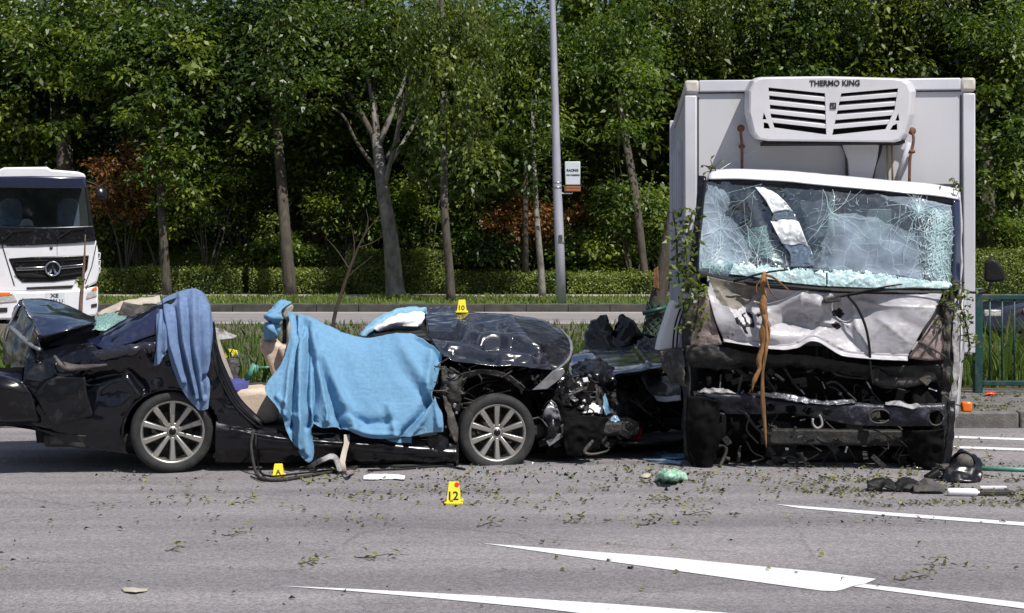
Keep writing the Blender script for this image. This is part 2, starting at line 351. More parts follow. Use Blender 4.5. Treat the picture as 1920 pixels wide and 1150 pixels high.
# ------------------------------------------------------------------ mesh helpers
WP = {}                                    # world position of every object we link (translation only)
def tag(o, label=None, cat=None, group=None, kind=None):
    if label: o['label'] = label
    if cat: o['category'] = cat
    if group: o['group'] = group
    if kind: o['kind'] = kind
    return o
def root(name, loc, label, cat, group=None):
    o = bpy.data.objects.new(name, None); COL.objects.link(o)
    o.location = loc; o.empty_display_size = 0.2; WP[o] = V(loc)
    return tag(o, label, cat, group)
def link(name, me, parent, c):
    o = bpy.data.objects.new(name, me); COL.objects.link(o); WP[o] = V(c)
    if parent is not None:
        o.parent = parent; o.location = V(c) - WP[parent]
    else: o.location = c
    return o
class Geo:
    def __init__(s): s.v = []; s.f = []; s.mi = []
    def add(s, vs, fs, mi=0):
        b = len(s.v); s.v += [V(x) for x in vs]; s.f += [tuple(i + b for i in f) for f in fs]; s.mi += [mi] * len(fs); return s
    def box(s, c, size, u=V((1, 0, 0)), w=V((0, 1, 0)), mi=0):
        c = V(c); u = V(u).normalized(); w = V(w).normalized(); t = u.cross(w).normalized()
        x, y, z = [k / 2 for k in size]
        vs = [c + u * (x * a) + w * (y * b) + t * (z * d) for d in (-1, 1) for b in (-1, 1) for a in (-1, 1)]
        return s.add(vs, [(0, 2, 3, 1), (4, 5, 7, 6), (0, 1, 5, 4), (2, 6, 7, 3), (0, 4, 6, 2), (1, 3, 7, 5)], mi)
    def prism(s, poly, ext, mi=0):
        n = len(poly); vs = [V(p) for p in poly] + [V(p) + V(ext) for p in poly]
        fs = [tuple(range(n)), tuple(range(2 * n - 1, n - 1, -1))] + [(i, i + n, (i + 1) % n + n, (i + 1) % n) for i in range(n)]
        return s.add(vs, fs, mi)
    def loft(s, a, b, mi=0):
        n = len(a); vs = [V(p) for p in a] + [V(p) for p in b]
        fs = [tuple(range(n)), tuple(range(2 * n - 1, n - 1, -1))] + [(i, i + n, (i + 1) % n + n, (i + 1) % n) for i in range(n)]
        return s.add(vs, fs, mi)
    def tube(s, pts, r, n=6, mi=0, smooth=0):
        pts = [V(p) for p in pts]
        if smooth and len(pts) > 2:
            w = crw(len(pts), np.linspace(0, 1, (len(pts) - 1) * smooth + 1))
            a = w @ np.array([tuple(p) for p in pts]); rr = r if not hasattr(r, '__len__') else list(np.interp(np.linspace(0, 1, len(a)), np.linspace(0, 1, len(r)), r))
            pts = [V(x) for x in a]; r = rr
        m = len(pts); vs = []
        ref = None
        for i, p in enumerate(pts):
            d = (pts[min(i + 1, m - 1)] - pts[max(i - 1, 0)])
            d = d.normalized() if d.length > 1e-9 else V((0, 0, 1))
            if ref is None: ref = V((0, 0, 1)).cross(d) if abs(d.z) < .9 else V((1, 0, 0)).cross(d)
            e1 = (ref - d * ref.dot(d)); e1 = e1.normalized() if e1.length > 1e-6 else d.orthogonal().normalized()
            ref = e1; e2 = d.cross(e1)
            rad = r[i] if hasattr(r, '__len__') else r
            for k in range(n):
                t = 2 * math.pi * k / n; vs.append(p + (e1 * math.cos(t) + e2 * math.sin(t)) * rad)
        fs = [(i * n + k, i * n + (k + 1) % n, (i + 1) * n + (k + 1) % n, (i + 1) * n + k) for i in range(m - 1) for k in range(n)]
        fs += [tuple(range(n - 1, -1, -1)), tuple((m - 1) * n + k for k in range(n))]
        return s.add(vs, fs, mi)
    def lathe(s, prof, c, ax, n=40, mi=0, closed=False):
        c = V(c); ax = V(ax).normalized(); e1 = ax.orthogonal().normalized(); e2 = ax.cross(e1)
        m = len(prof); vs = []
        for k in range(n):
            t = 2 * math.pi * k / n; q = e1 * math.cos(t) + e2 * math.sin(t)
            vs += [c + q * r + ax * h for r, h in prof]
        fs = [(k * m + i, k * m + i + 1, ((k + 1) % n) * m + i + 1, ((k + 1) % n) * m + i) for k in range(n) for i in range(m - 1)]
        if closed: fs += [(k * m + m - 1, k * m, ((k + 1) % n) * m, ((k + 1) % n) * m + m - 1) for k in range(n)]
        return s.add(vs, fs, mi)
def crw(n, ts):
    """Catmull-Rom weights, len(ts) x n, straight on at the ends."""
    w = np.zeros((len(ts), n))
    if n == 1: w[:, 0] = 1; return w
    for i, t in enumerate(ts):
        x = min(max(t, 0), 1) * (n - 1); k = min(int(x), n - 2); f = x - k
        b = [(-f + 2 * f * f - f ** 3) / 2, (2 - 5 * f * f + 3 * f ** 3) / 2, (f + 4 * f * f - 3 * f ** 3) / 2, (f ** 3 - f * f) / 2]
        for j, bw in zip((k - 1, k, k + 1, k + 2), b):
            if j < 0: w[i, 0] += 2 * bw; w[i, 1] -= bw
            elif j > n - 1: w[i, n - 1] += 2 * bw; w[i, n - 2] -= bw
            else: w[i, j] += bw
    return w
def mk(name, g, m, parent=None, smooth=False, bevel=0.0, solid=0.0, kind=None, label=None, auto=False, seg=2):
    vs = g.v; c = sum(vs, V()) / len(vs)
    if parent is None: c.z = min(v.z for v in vs)
    me = bpy.data.meshes.new(name)
    me.from_pydata([tuple(v - c) for v in vs], [], g.f)
    for x in (m if isinstance(m, (list, tuple)) else [m]): me.materials.append(x)
    if any(g.mi): me.polygons.foreach_set('material_index', g.mi)
    me.validate(); me.update()
    if smooth: me.shade_smooth()
    o = link(name, me, parent, c)
    if solid:
        md = o.modifiers.new('thickness', 'SOLIDIFY'); md.thickness = solid; md.offset = -1
    if bevel:
        md = o.modifiers.new('bevel', 'BEVEL'); md.width = bevel; md.segments = seg; md.limit_method = 'ANGLE'; md.angle_limit = math.radians(40)
        if not smooth: me.shade_smooth(); md.harden_normals = False
        me.set_sharp_from_angle(angle=math.radians(40))
    if kind: o['kind'] = kind
    if label: o['label'] = label
    return o
def grid_pts(rows, nu, nv):
    a = np.array([[tuple(p) for p in r] for r in rows], float)
    return np.einsum('ij,jkc->ikc', crw(a.shape[0], np.linspace(0, 1, nv)), np.einsum('ij,kjc->kic', crw(a.shape[1], np.linspace(0, 1, nu)), a))
def grid_normals(g):
    du = np.gradient(g, axis=1); dv = np.gradient(g, axis=0)
    n = np.cross(du, dv); n /= np.maximum(np.linalg.norm(n, axis=2, keepdims=True), 1e-9)
    if n[..., 1].mean() > 0 and abs(n[..., 1].mean()) > .15 or (abs(n[..., 1].mean()) <= .15 and n[..., 2].mean() < 0): n = -n
    return n
def crumple(g, amp, scale, seed=0, ridge=True, aniso=(1, 1, 1)):
    n = grid_normals(g); out = g.copy()
    for i in range(g.shape[0]):
        for j in range(g.shape[1]):
            p = V(g[i, j]); q = V((p.x * scale * aniso[0] + seed, p.y * scale * aniso[1], p.z * scale * aniso[2] + seed * .7))
            a = mnoise.noise(q); b = mnoise.noise(q * 2.3); c = mnoise.noise(q * 5.1)
            h = (1 - 2.2 * abs(a)) * .6 + (.5 - 1.2 * abs(b)) * .45 + c * .12 if ridge else a * .7 + b * .3 + c * .1
            out[i, j] += n[i, j] * amp * h
    return out
def fold(g, folds, nrm=None, sharp=False):
    """folds: (polyline in photo pixels, width px, height m at the first end, height at the last end)."""
    n = grid_normals(g) if nrm is None else nrm
    X = 960 + F * g[..., 0] / g[..., 1]; Y = HY + F * (HC - g[..., 2]) / g[..., 1]
    h = np.zeros(X.shape)
    for poly, w, a0, a1 in folds:
        best = np.full(X.shape, 1e9); tt = np.zeros(X.shape); L = len(poly) - 1
        for k in range(L):
            (x0, y0), (x1, y1) = poly[k], poly[k + 1]; dx, dy = x1 - x0, y1 - y0
            t = np.clip(((X - x0) * dx + (Y - y0) * dy) / (dx * dx + dy * dy), 0, 1)
            d = np.hypot(X - x0 - t * dx, Y - y0 - t * dy); m = d < best
            best = np.where(m, d, best); tt = np.where(m, (k + t) / L, tt)
        h += (np.exp(-best / w * 1.1) if sharp else np.exp(-(best / w) ** 2)) * (a0 + (a1 - a0) * tt)
    return g + n * h[..., None]
def patch(name, rows, nu, nv, m, parent=None, thick=.004, crum=None, folds=None, hole=None, region=None, smooth=True, **kw):
    g = grid_pts(rows, nu, nv)
    if folds: g = fold(g, folds)
    if crum: g = crumple(g, *crum)
    return mk_grid(name, g, m, parent, thick, hole, region, smooth, **kw)
def mk_grid(name, g, m, parent=None, thick=.004, hole=None, region=None, smooth=True, **kw):
    nv, nu = g.shape[:2]; geo = Geo(); fs = []; mi = []
    n = grid_normals(g)
    flip = (np.cross(g[0, 1] - g[0, 0], g[1, 0] - g[0, 0]) @ n[0, 0]) < 0
    for i in range(nv - 1):
        for j in range(nu - 1):
            c = (g[i, j] + g[i + 1, j + 1]) / 2; x, y = to_px(c)
            if hole and hole(x, y): continue
            q = (i * nu + j, i * nu + j + 1, (i + 1) * nu + j + 1, (i + 1) * nu + j)
            fs.append(q[::-1] if flip else q); mi.append(region(x, y) if region else 0)
    used = sorted({i for f in fs for i in f}); ix = {a: b for b, a in enumerate(used)}
    flat = g.reshape(-1, 3)
    geo.v = [V(flat[a]) for a in used]; geo.f = [tuple(ix[a] for a in f) for f in fs]; geo.mi = mi
    return mk(name, geo, m, parent, smooth=smooth, solid=thick, **kw)
def sheet(name, poly, m, parent=None, z=0.0, kind=None):
    g = Geo(); g.add([(p[0], p[1], z) for p in poly], [tuple(range(len(poly)))])
    o = mk(name, g, m, parent, kind=kind)
    if o.data.polygons[0].normal.z < 0: o.data.flip_normals()
    return o
def mk_np(name, verts, faces, m, parent=None, tint=None, kind=None, c=None):
    me = bpy.data.meshes.new(name); c = verts.mean(0) if c is None else np.array(c, float)
    if parent is None: c = np.array([c[0], c[1], verts[:, 2].min()])
    v = (verts - c).astype(np.float32); k = faces.shape[1]; n = len(faces)
    me.vertices.add(len(v)); me.vertices.foreach_set('co', v.ravel())
    me.loops.add(n * k); me.loops.foreach_set('vertex_index', faces.ravel().astype(np.int32))
    me.polygons.add(n); me.polygons.foreach_set('loop_start', np.arange(0, n * k, k, dtype=np.int32))
    if tint is not None:
        a = me.attributes.new('tint', 'FLOAT', 'FACE'); a.data.foreach_set('value', np.clip(tint, 0, 1).astype(np.float32))
    me.materials.append(m); me.update(calc_edges=True)
    o = link(name, me, parent, c)
    if kind: o['kind'] = kind
    return o
def nrmz(a): return a / np.maximum(np.linalg.norm(a, axis=1, keepdims=True), 1e-9)
def leaves(ctr, nrm, dirs, L, Wd, curl=.12):
    n = len(ctr); L = np.broadcast_to(L, n)[:, None]; Wd = np.broadcast_to(Wd, n)[:, None]
    nrm = nrmz(nrm); d = nrmz(dirs - nrm * (dirs * nrm).sum(1, keepdims=True)); s = np.cross(d, nrm)
    v = np.stack([ctr, ctr + d * L * .45 + s * Wd + nrm * L * curl, ctr + d * L - nrm * L * curl * .6, ctr + d * L * .45 - s * Wd + nrm * L * curl], 1).reshape(-1, 3)
    return v, np.arange(n * 4).reshape(n, 4)
def crown(rng, c, R, ncl, per, L, clr=.55, weep=0.0, shell=.55, lower=-1.0, wr=.24, toff=0.0):
    u = rng.normal(size=(ncl, 3)); u = nrmz(u); u[:, 2] = np.maximum(u[:, 2], lower)
    r = shell + (1 - shell) * rng.random(ncl) ** .7
    r = np.where(rng.random(ncl) < .25, rng.random(ncl) * .8, r)
    cc = np.array(c) + u * r[:, None] * np.array(R)
    k = rng.integers(int(per * .5), int(per * 1.5), ncl); idx = np.repeat(np.arange(ncl), k); n = len(idx)
    sz = (clr * (.45 + 1.0 * rng.random(ncl)))[idx][:, None]
    off = rng.normal(size=(n, 3)) * sz * np.array([.8, .8, .5])
    if weep:
        off[:, 2] -= rng.exponential(weep, n); off[:, :2] *= .55
    p = cc[idx] + off
    nr = rng.normal(size=(n, 3)) * .55 + np.array([0, -.1, .75]) + off / sz * .3
    d = off * np.array([1, 1, .3]) + rng.normal(size=(n, 3)) * .35 * sz + np.array([0, 0, -.35]) * sz
    if weep: nr = rng.normal(size=(n, 3)) * .8 + np.array([0, -.3, .3]); d = rng.normal(size=(n, 3)) * .4 + np.array([0, 0, -1.0])
    ll = L * (.6 + .8 * rng.random(n))
    v, f = leaves(p, nr, d, ll, ll * wr)
    t = (rng.random(ncl) ** 1.3 * .75)[idx] + rng.normal(size=n) * .16 + .045 + toff
    return v, f, t, cc
def tree(name, base, trunk_pts, radii, crowns, label, cat='tree', bark=None, group=None, seed=0, limbs=7, lmat=None, tname='trunk'):
    """trunk_pts in world; crowns: list of crown() kwargs with centre."""
    rng = np.random.default_rng(seed); rnd = random.Random(seed)
    t = root(name, base, label, cat, group)
    g = Geo(); g.tube(trunk_pts, radii, 9, smooth=4)
    vs, fs, ts, ccs = [], [], [], []; b = 0
    for k in crowns:
        v, f, tt, cc = crown(rng, **k); vs.append(v); fs.append(f + b); ts.append(tt); ccs.append(cc); b += len(v)
    cc = np.concatenate(ccs)
    top = V(trunk_pts[-1]); mid = V(trunk_pts[len(trunk_pts) // 2])
    for i in range(limbs):
        e = V(cc[rnd.randrange(len(cc))]); s = mid.lerp(top, rnd.random())
        m_ = s.lerp(e, .5) + V((rnd.uniform(-.3, .3), rnd.uniform(-.3, .3), rnd.uniform(.0, .5)))
        rr = radii[-1] * rnd.uniform(.5, .8)
        g.tube([s, m_, e], [rr, rr * .6, rr * .2], 5, smooth=3)
    mk(tname, g, bark or M_bark, t, smooth=True)
    mk_np('crown', np.concatenate(vs), np.concatenate(fs), lmat or L_mid, t, np.concatenate(ts), kind='stuff')
    return t
def copy_tree(o, loc, rz=0.0, sc=1.0, label=None, group=None):
    c = o.copy(); COL.objects.link(c); c.location = loc; c.rotation_euler = (0, 0, rz); c.scale = (sc, sc, sc)
    if label: c['label'] = label
    if group: c['group'] = group
    for ch in list(o.children):
        d = ch.copy(); COL.objects.link(d); d.parent = c
        for gc in list(ch.children):
            e = gc.copy(); COL.objects.link(e); e.parent = d
    return c
def text_part(name, s, m, parent, o, u, w, width=None, height=None, depth=.004, bold=0.0):
    """Flat lettering whose centre is o, running along u and up along w."""
    cu = bpy.data.curves.new(name, 'FONT'); cu.body = s; cu.align_x = 'CENTER'; cu.align_y = 'CENTER'; cu.offset = bold; cu.resolution_u = 3
    cu.extrude = .02
    ob = bpy.data.objects.new(name, cu); COL.objects.link(ob)
    bpy.context.view_layer.update()
    dg = bpy.context.evaluated_depsgraph_get(); me = bpy.data.meshes.new_from_object(ob.evaluated_get(dg))
    bpy.data.objects.remove(ob); bpy.data.curves.remove(cu)
    xs = [v.co.x for v in me.vertices]; ys = [v.co.y for v in me.vertices]
    cx, cy = (max(xs) + min(xs)) / 2, (max(ys) + min(ys)) / 2; wx, wy = max(xs) - min(xs), max(ys) - min(ys)
    sx = (width / wx) if width else height / wy; sy = (height / wy) if height else sx
    u = V(u).normalized(); w = V(w).normalized(); nn = u.cross(w)
    c = V(o)
    for v in me.vertices:
        v.co = u * ((v.co.x - cx) * sx) + w * ((v.co.y - cy) * sy) + nn * (v.co.z / .02 * depth)
    me.materials.clear(); me.materials.append(m); me.update()
    return link(name, me, parent, c)
def quad_plate(name, pts, m, parent, ext, bevel=.0, **kw):
    g = Geo(); g.prism(pts, ext); o = mk(name, g, m, parent, bevel=bevel, **kw); fix(o); return o
def fix(o):
    import bmesh
    b = bmesh.new(); b.from_mesh(o.data); bmesh.ops.recalc_face_normals(b, faces=b.faces); b.to_mesh(o.data); b.free()
R0 = random.Random(11)

# ================================================================== THE SETTING
def struct(o): o['kind'] = 'structure'; return o
struct(sheet('ground', [(-400, -200), (400, -200), (400, 500), (-400, 500)], M_forest_floor, z=-.06))
road = struct(sheet('road', [(-60, -25), (60, -25), (60, 15.02), (-60, 15.02)], M_asphalt))
far_road = struct(sheet('far_road', [(-70, 32.9), (70, 32.9), (70, 42.75), (-70, 42.75)], M_asphalt_far))
def slab(name, x0, x1, y0, y1, z0, z1, m):
    g = Geo(); g.box((0, (y0 + y1) / 2, (z0 + z1) / 2), (x1 - x0, y1 - y0, z1 - z0)); return struct(mk(name, g, m))
slab('median_edging', -60, 60, 15.16, 17.5, -.05, .145, M_kerb)
slab('median', -60, 60, 17.5, 32.9, -.05, .15, M_soil)
slab('verge', -70, 70, 42.92, 49.8, -.05, .21, M_turf)
slab('footpath', -70, 70, 49.8, 51.6, -.05, .225, M_path)
slab('planting_bed', -70, 70, 51.6, 58, -.05, .24, M_soil)
def kerb_line(name, y, w, h, x0, x1, step, m):
    k = bpy.data.objects.new(name, None); COL.objects.link(k); k.location = (0, y, 0); WP[k] = V((0, y, 0)); k['kind'] = 'structure'
    first = None; x = x0; i = 0
    while x < x1:
        if first is None:
            g = Geo(); g.box((x + step / 2, y + w / 2, h / 2 - .03), (step - .014, w, h + .06))
            first = mk('kerb_stone', g, m, k, bevel=.018)
            z0 = first.location.z
        else:
            c = first.copy(); COL.objects.link(c); c.parent = k
            c.location = (x + step / 2, w / 2 + R0.uniform(-.006, .006), z0 + R0.uniform(-.005, .005))
        x += step; i += 1
kerb_line('kerb', 15.0, .155, .16, -12, 12, .9, M_kerb)
kerb_line('far_kerb', 42.72, .19, .22, -26, 26, 1.2, mat('old_kerb', (.06, .056, .05), .9, var=.4, vscale=3, bump=.5))

# painted lines: corners read off the photograph, laid on the road
def marking(pts, par=road, m=M_line, z=.004, px=True):
    q = [G(x, y) for x, y in pts] if px else [V(p) for p in pts]
    return sheet('lane_marking', q, m, par, z=z)
marking([(1453, 946.5), (1640, 960), (1925, 981), (1925, 987.5), (1640, 966), (1500, 954)])
marking([(905, 1020), (1050, 1031), (1250, 1046), (1400, 1061), (1530, 1073), (1643, 1087), (1622, 1096), (1600, 1100), (1580, 1107), (1565, 1110), (1540, 1109), (1400, 1090), (1200, 1062), (1050, 1041)])
marking([(1622, 1096.5), (1760, 1113), (1930, 1133), (1930, 1144), (1760, 1122), (1600, 1101)])
marking([(525, 1100), (650, 1105), (900, 1118), (1150, 1134), (1420, 1155), (1560, 1170), (1250, 1170), (1000, 1141), (800, 1122), (650, 1109)])
marking([(1700, 815), (1930, 823), (1930, 827), (1700, 819)])
marking([(1700, 834), (1930, 842), (1930, 846.5), (1700, 838)])
sheet('edge_line', [(-60, 41.6), (60, 41.6), (60, 41.8), (-60, 41.8)], M_line_y, far_road, z=.004)
sheet('edge_line', [(-60, 42.2), (60, 42.2), (60, 42.36), (-60, 42.36)], M_line, far_road, z=.004)
for x in range(-26, 30, 8):
    sheet('lane_marking', [(x, 36.1), (x + 4.6, 36.1), (x + 4.6, 36.28), (x, 36.28)], M_line, far_road, z=.004)

# grass
def blades(name, n, xr, yfun, hfun, seed, w=.012, z=.15, m=L_grass, tb=.45):
    rng = np.random.default_rng(seed)
    x = rng.uniform(*xr, n); y = yfun(rng, n); h = hfun(x, y) * (.3 + 1.2 * rng.random(n) ** 1.6) * np.array([1 + .7 * mnoise.noise(V((a * 1.7, b * 1.7, 9))) for a, b in zip(x, y)])
    keep = np.array([mnoise.noise(V((a * .9, b * .9, seed))) for a, b in zip(x, y)]) > np.where(y < 23, -.02, -.2)
    keep &= ~((np.abs(x + 3.95) < .35) & (y < 22.6) & (y > 18.5))
    x, y, h = x[keep], y[keep], h[keep]; n = len(x)
    a = rng.uniform(0, 2 * math.pi, n); ln = rng.uniform(.1, .65, n); b = rng.uniform(0, 2 * math.pi, n)
    base = np.stack([x, y, np.full(n, z - .01)], 1); s = np.stack([np.cos(a), np.sin(a), np.zeros(n)], 1) * w
    ld = np.stack([np.cos(b), np.sin(b), np.zeros(n)], 1) * (ln * h)[:, None]; up = np.stack([0 * h, 0 * h, h], 1)
    v = np.stack([base - s, base + s, base + s * .7 + ld * .3 + up * .6, base + ld + up * .95, base - s * .7 + ld * .3 + up * .6], 1).reshape(-1, 3)
    f = np.arange(n * 5).reshape(n, 5)
    t = tb + rng.normal(size=n) * .2
    return mk_np(name, v, f, m, None, t, kind='stuff')
blades('long_grass', 26000, (-9, 7.5), lambda r, n: 17.5 + 15.3 * r.random(n) ** 1.6, lambda x, y: np.where(y < 23, .34, np.where(y < 27, .2, .11)), 3)
blades('tall_grass', 5200, (2.5, 8.5), lambda r, n: r.uniform(17.4, 20.5, n), lambda x, y: .62 + 0 * y, 5, w=.010, tb=.55)
blades('verge_grass', 30000, (-19, 19), lambda r, n: r.uniform(43.0, 49.7, n), lambda x, y: .11 + 0 * y, 7, w=.024, z=.21, tb=.85)

# ------------------------------------------------------------------ hedges and shrubs
def hedge(x0, x1, y0, y1, z0, h, n, label, seed, lm=None, L=.085):
    rng = np.random.default_rng(seed)
    t = root('hedge', ((x0 + x1) / 2, (y0 + y1) / 2, z0), label, 'hedge', 'clipped hedges along the footpath')
    u = rng.random(n); x = rng.uniform(x0, x1, n)
    y = np.where(u < .5, y0, np.where(u < .85, rng.uniform(y0, y1, n), y1)); z = np.where((u >= .5) & (u < .85), h, rng.random(n) ** .8 * h)
    lump = np.array([mnoise.noise(V((a * 1.1, b * 2, c * 1.6 + seed))) for a, b, c in zip(x, y, z)])
    y = y + rng.normal(size=n) * .09 - (lump * .16) * np.where(u < .5, 1, 0); z = z0 + z + np.where((u >= .5) & (u < .85), lump * .13, 0) + rng.normal(size=n) * .05
    nr = rng.normal(size=(n, 3)) * .6 + np.where((u < .5)[:, None], np.array([0, -.75, .5]), np.array([0, -.1, 1]))
    v, f = leaves(np.stack([x, y, z], 1), nr, rng.normal(size=(n, 3)) + np.array([0, -.3, .2]), L * (.7 + .7 * rng.random(n)), L * .3)
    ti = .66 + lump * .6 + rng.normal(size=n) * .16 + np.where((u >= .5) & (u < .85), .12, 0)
    mk_np('foliage', v, f, lm or L_hedge, t, ti, kind='stuff')
    g = Geo(); g.box(((x0 + x1) / 2, (y0 + y1) / 2, z0 + h * .47), (x1 - x0 - .2, y1 - y0 - .25, h * .9)); mk('branch_core', g, M_hedge_core, t)
    return t
def X(px, y): return (px - 960) / F * y
hedge(X(180, 52), X(455, 52), 51.8, 53, .24, .82, 9000, 'low clipped hedge just right of the parked white truck', 1)
hedge(X(470, 52), X(655, 52), 51.8, 53, .24, .80, 6000, 'low clipped hedge behind the blue towel on the seat', 2)
hedge(X(185, 54.5), X(480, 54.5), 54, 55.3, .24, 1.62, 8000, 'taller hedge strip behind the low hedge next to the white truck', 3)
hedge(X(560, 54.5), X(700, 54.5), 54, 55.3, .24, 1.60, 5000, 'taller hedge strip behind the low hedge left of the pale trunk', 4)
hedge(X(655, 52), X(840, 52), 51.8, 54, .24, 1.42, 9000, 'square high hedge around the foot of the pale leaning trunk', 5)
hedge(X(848, 52), X(1050, 52), 51.8, 53, .24, .70, 6000, 'low dark hedge left of the lamp post', 6)
hedge(X(1065, 52), X(1225, 52), 51.8, 53, .24, .68, 5000, 'low dark hedge right of the lamp post', 7)
hedge(X(1800, 52), X(2000, 52), 51.8, 54, .24, 1.5, 6000, 'bright hedge behind the green railing right of the lorry', 8)
def shrub(px, y, pz, rx, rz, lm, label, seed, ncl=26, per=120, L=.17):
    y = y - 1.2 if y > 53.6 else y
    x = X(px, y); z = HC - (pz - HY) / F * y
    rng = np.random.default_rng(seed); t = root('shrub', (x, y, .24), label, 'shrub', 'shrubs between the hedge and the wood')
    v, f, ti, cc = crown(rng, (x, y, z), (rx, rx * .8, rz), ncl, per, L, clr=.35)
    mk_np('foliage', v, f, lm, t, ti + .14, kind='stuff')
    g = Geo()
    for k in range(6):
        e = V(cc[k]); g.tube([(x + rng.normal() * .1, y, .2), (x * .6 + e.x * .4, y, z * .5), e], [.04, .03, .012], 5, smooth=3)
    mk('stem', g, M_bark, t, smooth=True)
shrub(235, 54, 350, 1.5, 1.3, L_red, 'shrub with copper red young leaves right of the white truck cab', 21, per=150)
shrub(390, 54, 365, 1.5, 1.3, L_mid, 'mid green bush above the hedge right of the coppery shrub', 22)
shrub(520, 53.5, 460, 1.1, .9, L_lime, 'small yellow green bush beside the second trunk above the hedge', 23)
shrub(200, 55, 430, 1.3, 1.1, L_hedge, 'olive green bush low beside the white truck cab', 24)
shrub(640, 55, 390, 1.3, 1.4, L_mid, 'leafy bush left of the pale leaning trunk', 25)
shrub(985, 55, 420, 1.3, 1.0, L_red, 'reddish brown bush left of the lamp post', 26)
shrub(900, 54, 470, 1.2, .9, L_dark, 'dark green bush above the low hedge between slim trunk and lamp post', 27)
shrub(1100, 54.5, 480, 1.1, .8, L_mid, 'green bush above the hedge right of the lamp post', 28)
shrub(1190, 53, 390, 1.2, 1.1, L_lime, 'pale lime sapling foliage left of the lorry box', 29, per=90)
shrub(800, 53, 360, 1.4, 1.2, L_mid, 'bushy growth around the slim dark trunk', 30)
shrub(1090, 58, 400, 1.5, 1.3, L_red, 'rust brown bush behind the white sign on the lamp post', 31, per=90)
shrub(1880, 55, 430, 1.5, 1.1, L_lime, 'sunny yellow green bush behind the railing at the right edge', 32)
shrub(640, 57, 470, 1.4, .9, L_red, 'dull red bush deep behind the hedge left of the pale trunk', 33, per=80)

for k, (a, y, b, rx, rz, lm, lab) in enumerate(((300, 54, 410, 1.0, .8, L_mid, 'small bush at the slender trunk above the hedge'), (455, 55.5, 345, 1.4, 1.2, L_dark, 'dark bush between the slender trunk and the straight grey trunk'), (590, 56, 340, 1.3, 1.2, L_hedge, 'olive bush right of the straight grey trunk'), (690, 56, 440, 1.0, .8, L_dark, 'dark low bush left of the pale leaning trunk foot'),
        (775, 54.5, 440, .9, .8, L_mid, 'bush between the pale leaning trunk and the slim dark trunk'), (880, 55, 390, 1.2, 1.2, L_hedge, 'sunlit bush right of the slim dark trunk'), (945, 57, 330, 1.3, 1.2, L_lime, 'bright bush high left of the thin pale trunk'), (1050, 57, 450, 1.0, .8, L_dark, 'dark bush right behind the lamp post'), (1140, 55, 450, 1.0, .8, L_hedge, 'bush above the hedge midway between lamp post and lorry'), (1240, 56, 420, 1.2, 1.1, L_mid, 'bush against the left side of the lorry box'),
        (960, 54, 425, .8, .6, L_red, 'small red leaved bush left of the thin pale trunk'), (255, 53.5, 300, 1.0, .7, L_red, 'orange brown leaf spray above the coppery shrub'))):
    shrub(a, y, b, rx, rz, lm, lab, 320 + k, ncl=20, per=110, L=.18)
# ------------------------------------------------------------------ trees in front of the wood
def TP(l, y): return [P(a, b, y + max(0, 400 - b) / 400 * 4.2) for a, b in l]   # trunks lean away from the road
def ctr(px, py, y): return tuple(P(px, py, y))
tree('broadleaf_tree', (X(125, 54), 54, .24), [V((X(125, 54), 54, .2))] + TP([(122, 310), (112, 210), (95, 110), (70, -30)], 54), [.36, .30, .26, .18, .1],
     [dict(c=ctr(30, 180, 56.1), R=(1.8, 1.5, 2.3), ncl=26, per=210, L=.27, clr=.5, toff=.28), dict(c=ctr(200, 40, 58.1), R=(2.8, 2, 1.6), ncl=22, per=170, L=.24, clr=.6), dict(c=ctr(20, 260, 55.6), R=(1.5, 1, 1.0), ncl=16, per=200, L=.27, clr=.45, toff=.28), dict(c=ctr(110, 150, 53), R=(1.5, .8, 2.4), ncl=12, per=70, L=.25, clr=.4, toff=.2), dict(c=ctr(120, 60, 54.5), R=(2.2, 1.0, 1.6), ncl=29, per=148, L=0.202, clr=.5, toff=0.08, weep=0)],
     'tall forked tree rising directly behind the white truck cab', seed=1, lmat=L_mid)
tree('broadleaf_tree', (X(312, 50.6), 50.6, .22), [V((X(314, 50.6), 50.6, .2))] + TP([(306, 440), (300, 330), (302, 220), (300, 60), (296, -60)], 50.6), [.17, .14, .12, .11, .09, .05],
     [dict(c=ctr(320, 130, 53.6), R=(2.6, 2, 3.0), ncl=62, per=190, L=.25, clr=.5), dict(c=ctr(340, 290, 53.3), R=(1.3, 1, .9), ncl=14, per=120, L=.22, clr=.4), dict(c=ctr(305, 190, 50), R=(1.5, .8, 2.6), ncl=20, per=80, L=.23, clr=.42, toff=.12), dict(c=ctr(320, 330, 50), R=(1.2, .6, 1.2), ncl=10, per=70, L=.2, clr=.35, toff=.1), dict(c=ctr(320, 80, 52.6), R=(2.3, 1.0, 1.6), ncl=39, per=162, L=0.202, clr=.5, toff=0.05, weep=0)],
     'slender straight tree over the hedge with its trunk right of the truck mirror', seed=2, lmat=L_mid)
tree('broadleaf_tree', (X(543, 50.4), 50.4, .22), [V((X(545, 50.4), 50.4, .2))] + TP([(536, 450), (528, 340), (520, 240), (515, 90), (510, -40)], 50.4), [.24, .20, .18, .16, .13, .07],
     [dict(c=ctr(500, 120, 53.6), R=(2.5, 2, 3.0), ncl=64, per=190, L=.23, clr=.55), dict(c=ctr(515, 170, 50), R=(1.6, .8, 2.8), ncl=22, per=85, L=.22, clr=.45, toff=.1), dict(c=ctr(500, 90, 52.6), R=(2.4, 1.0, 1.8), ncl=41, per=162, L=0.185, clr=.5, toff=-0.02, weep=0)],
     'tree with a straight grey trunk behind the beige headrest and dark crown', seed=3, lmat=L_dark)
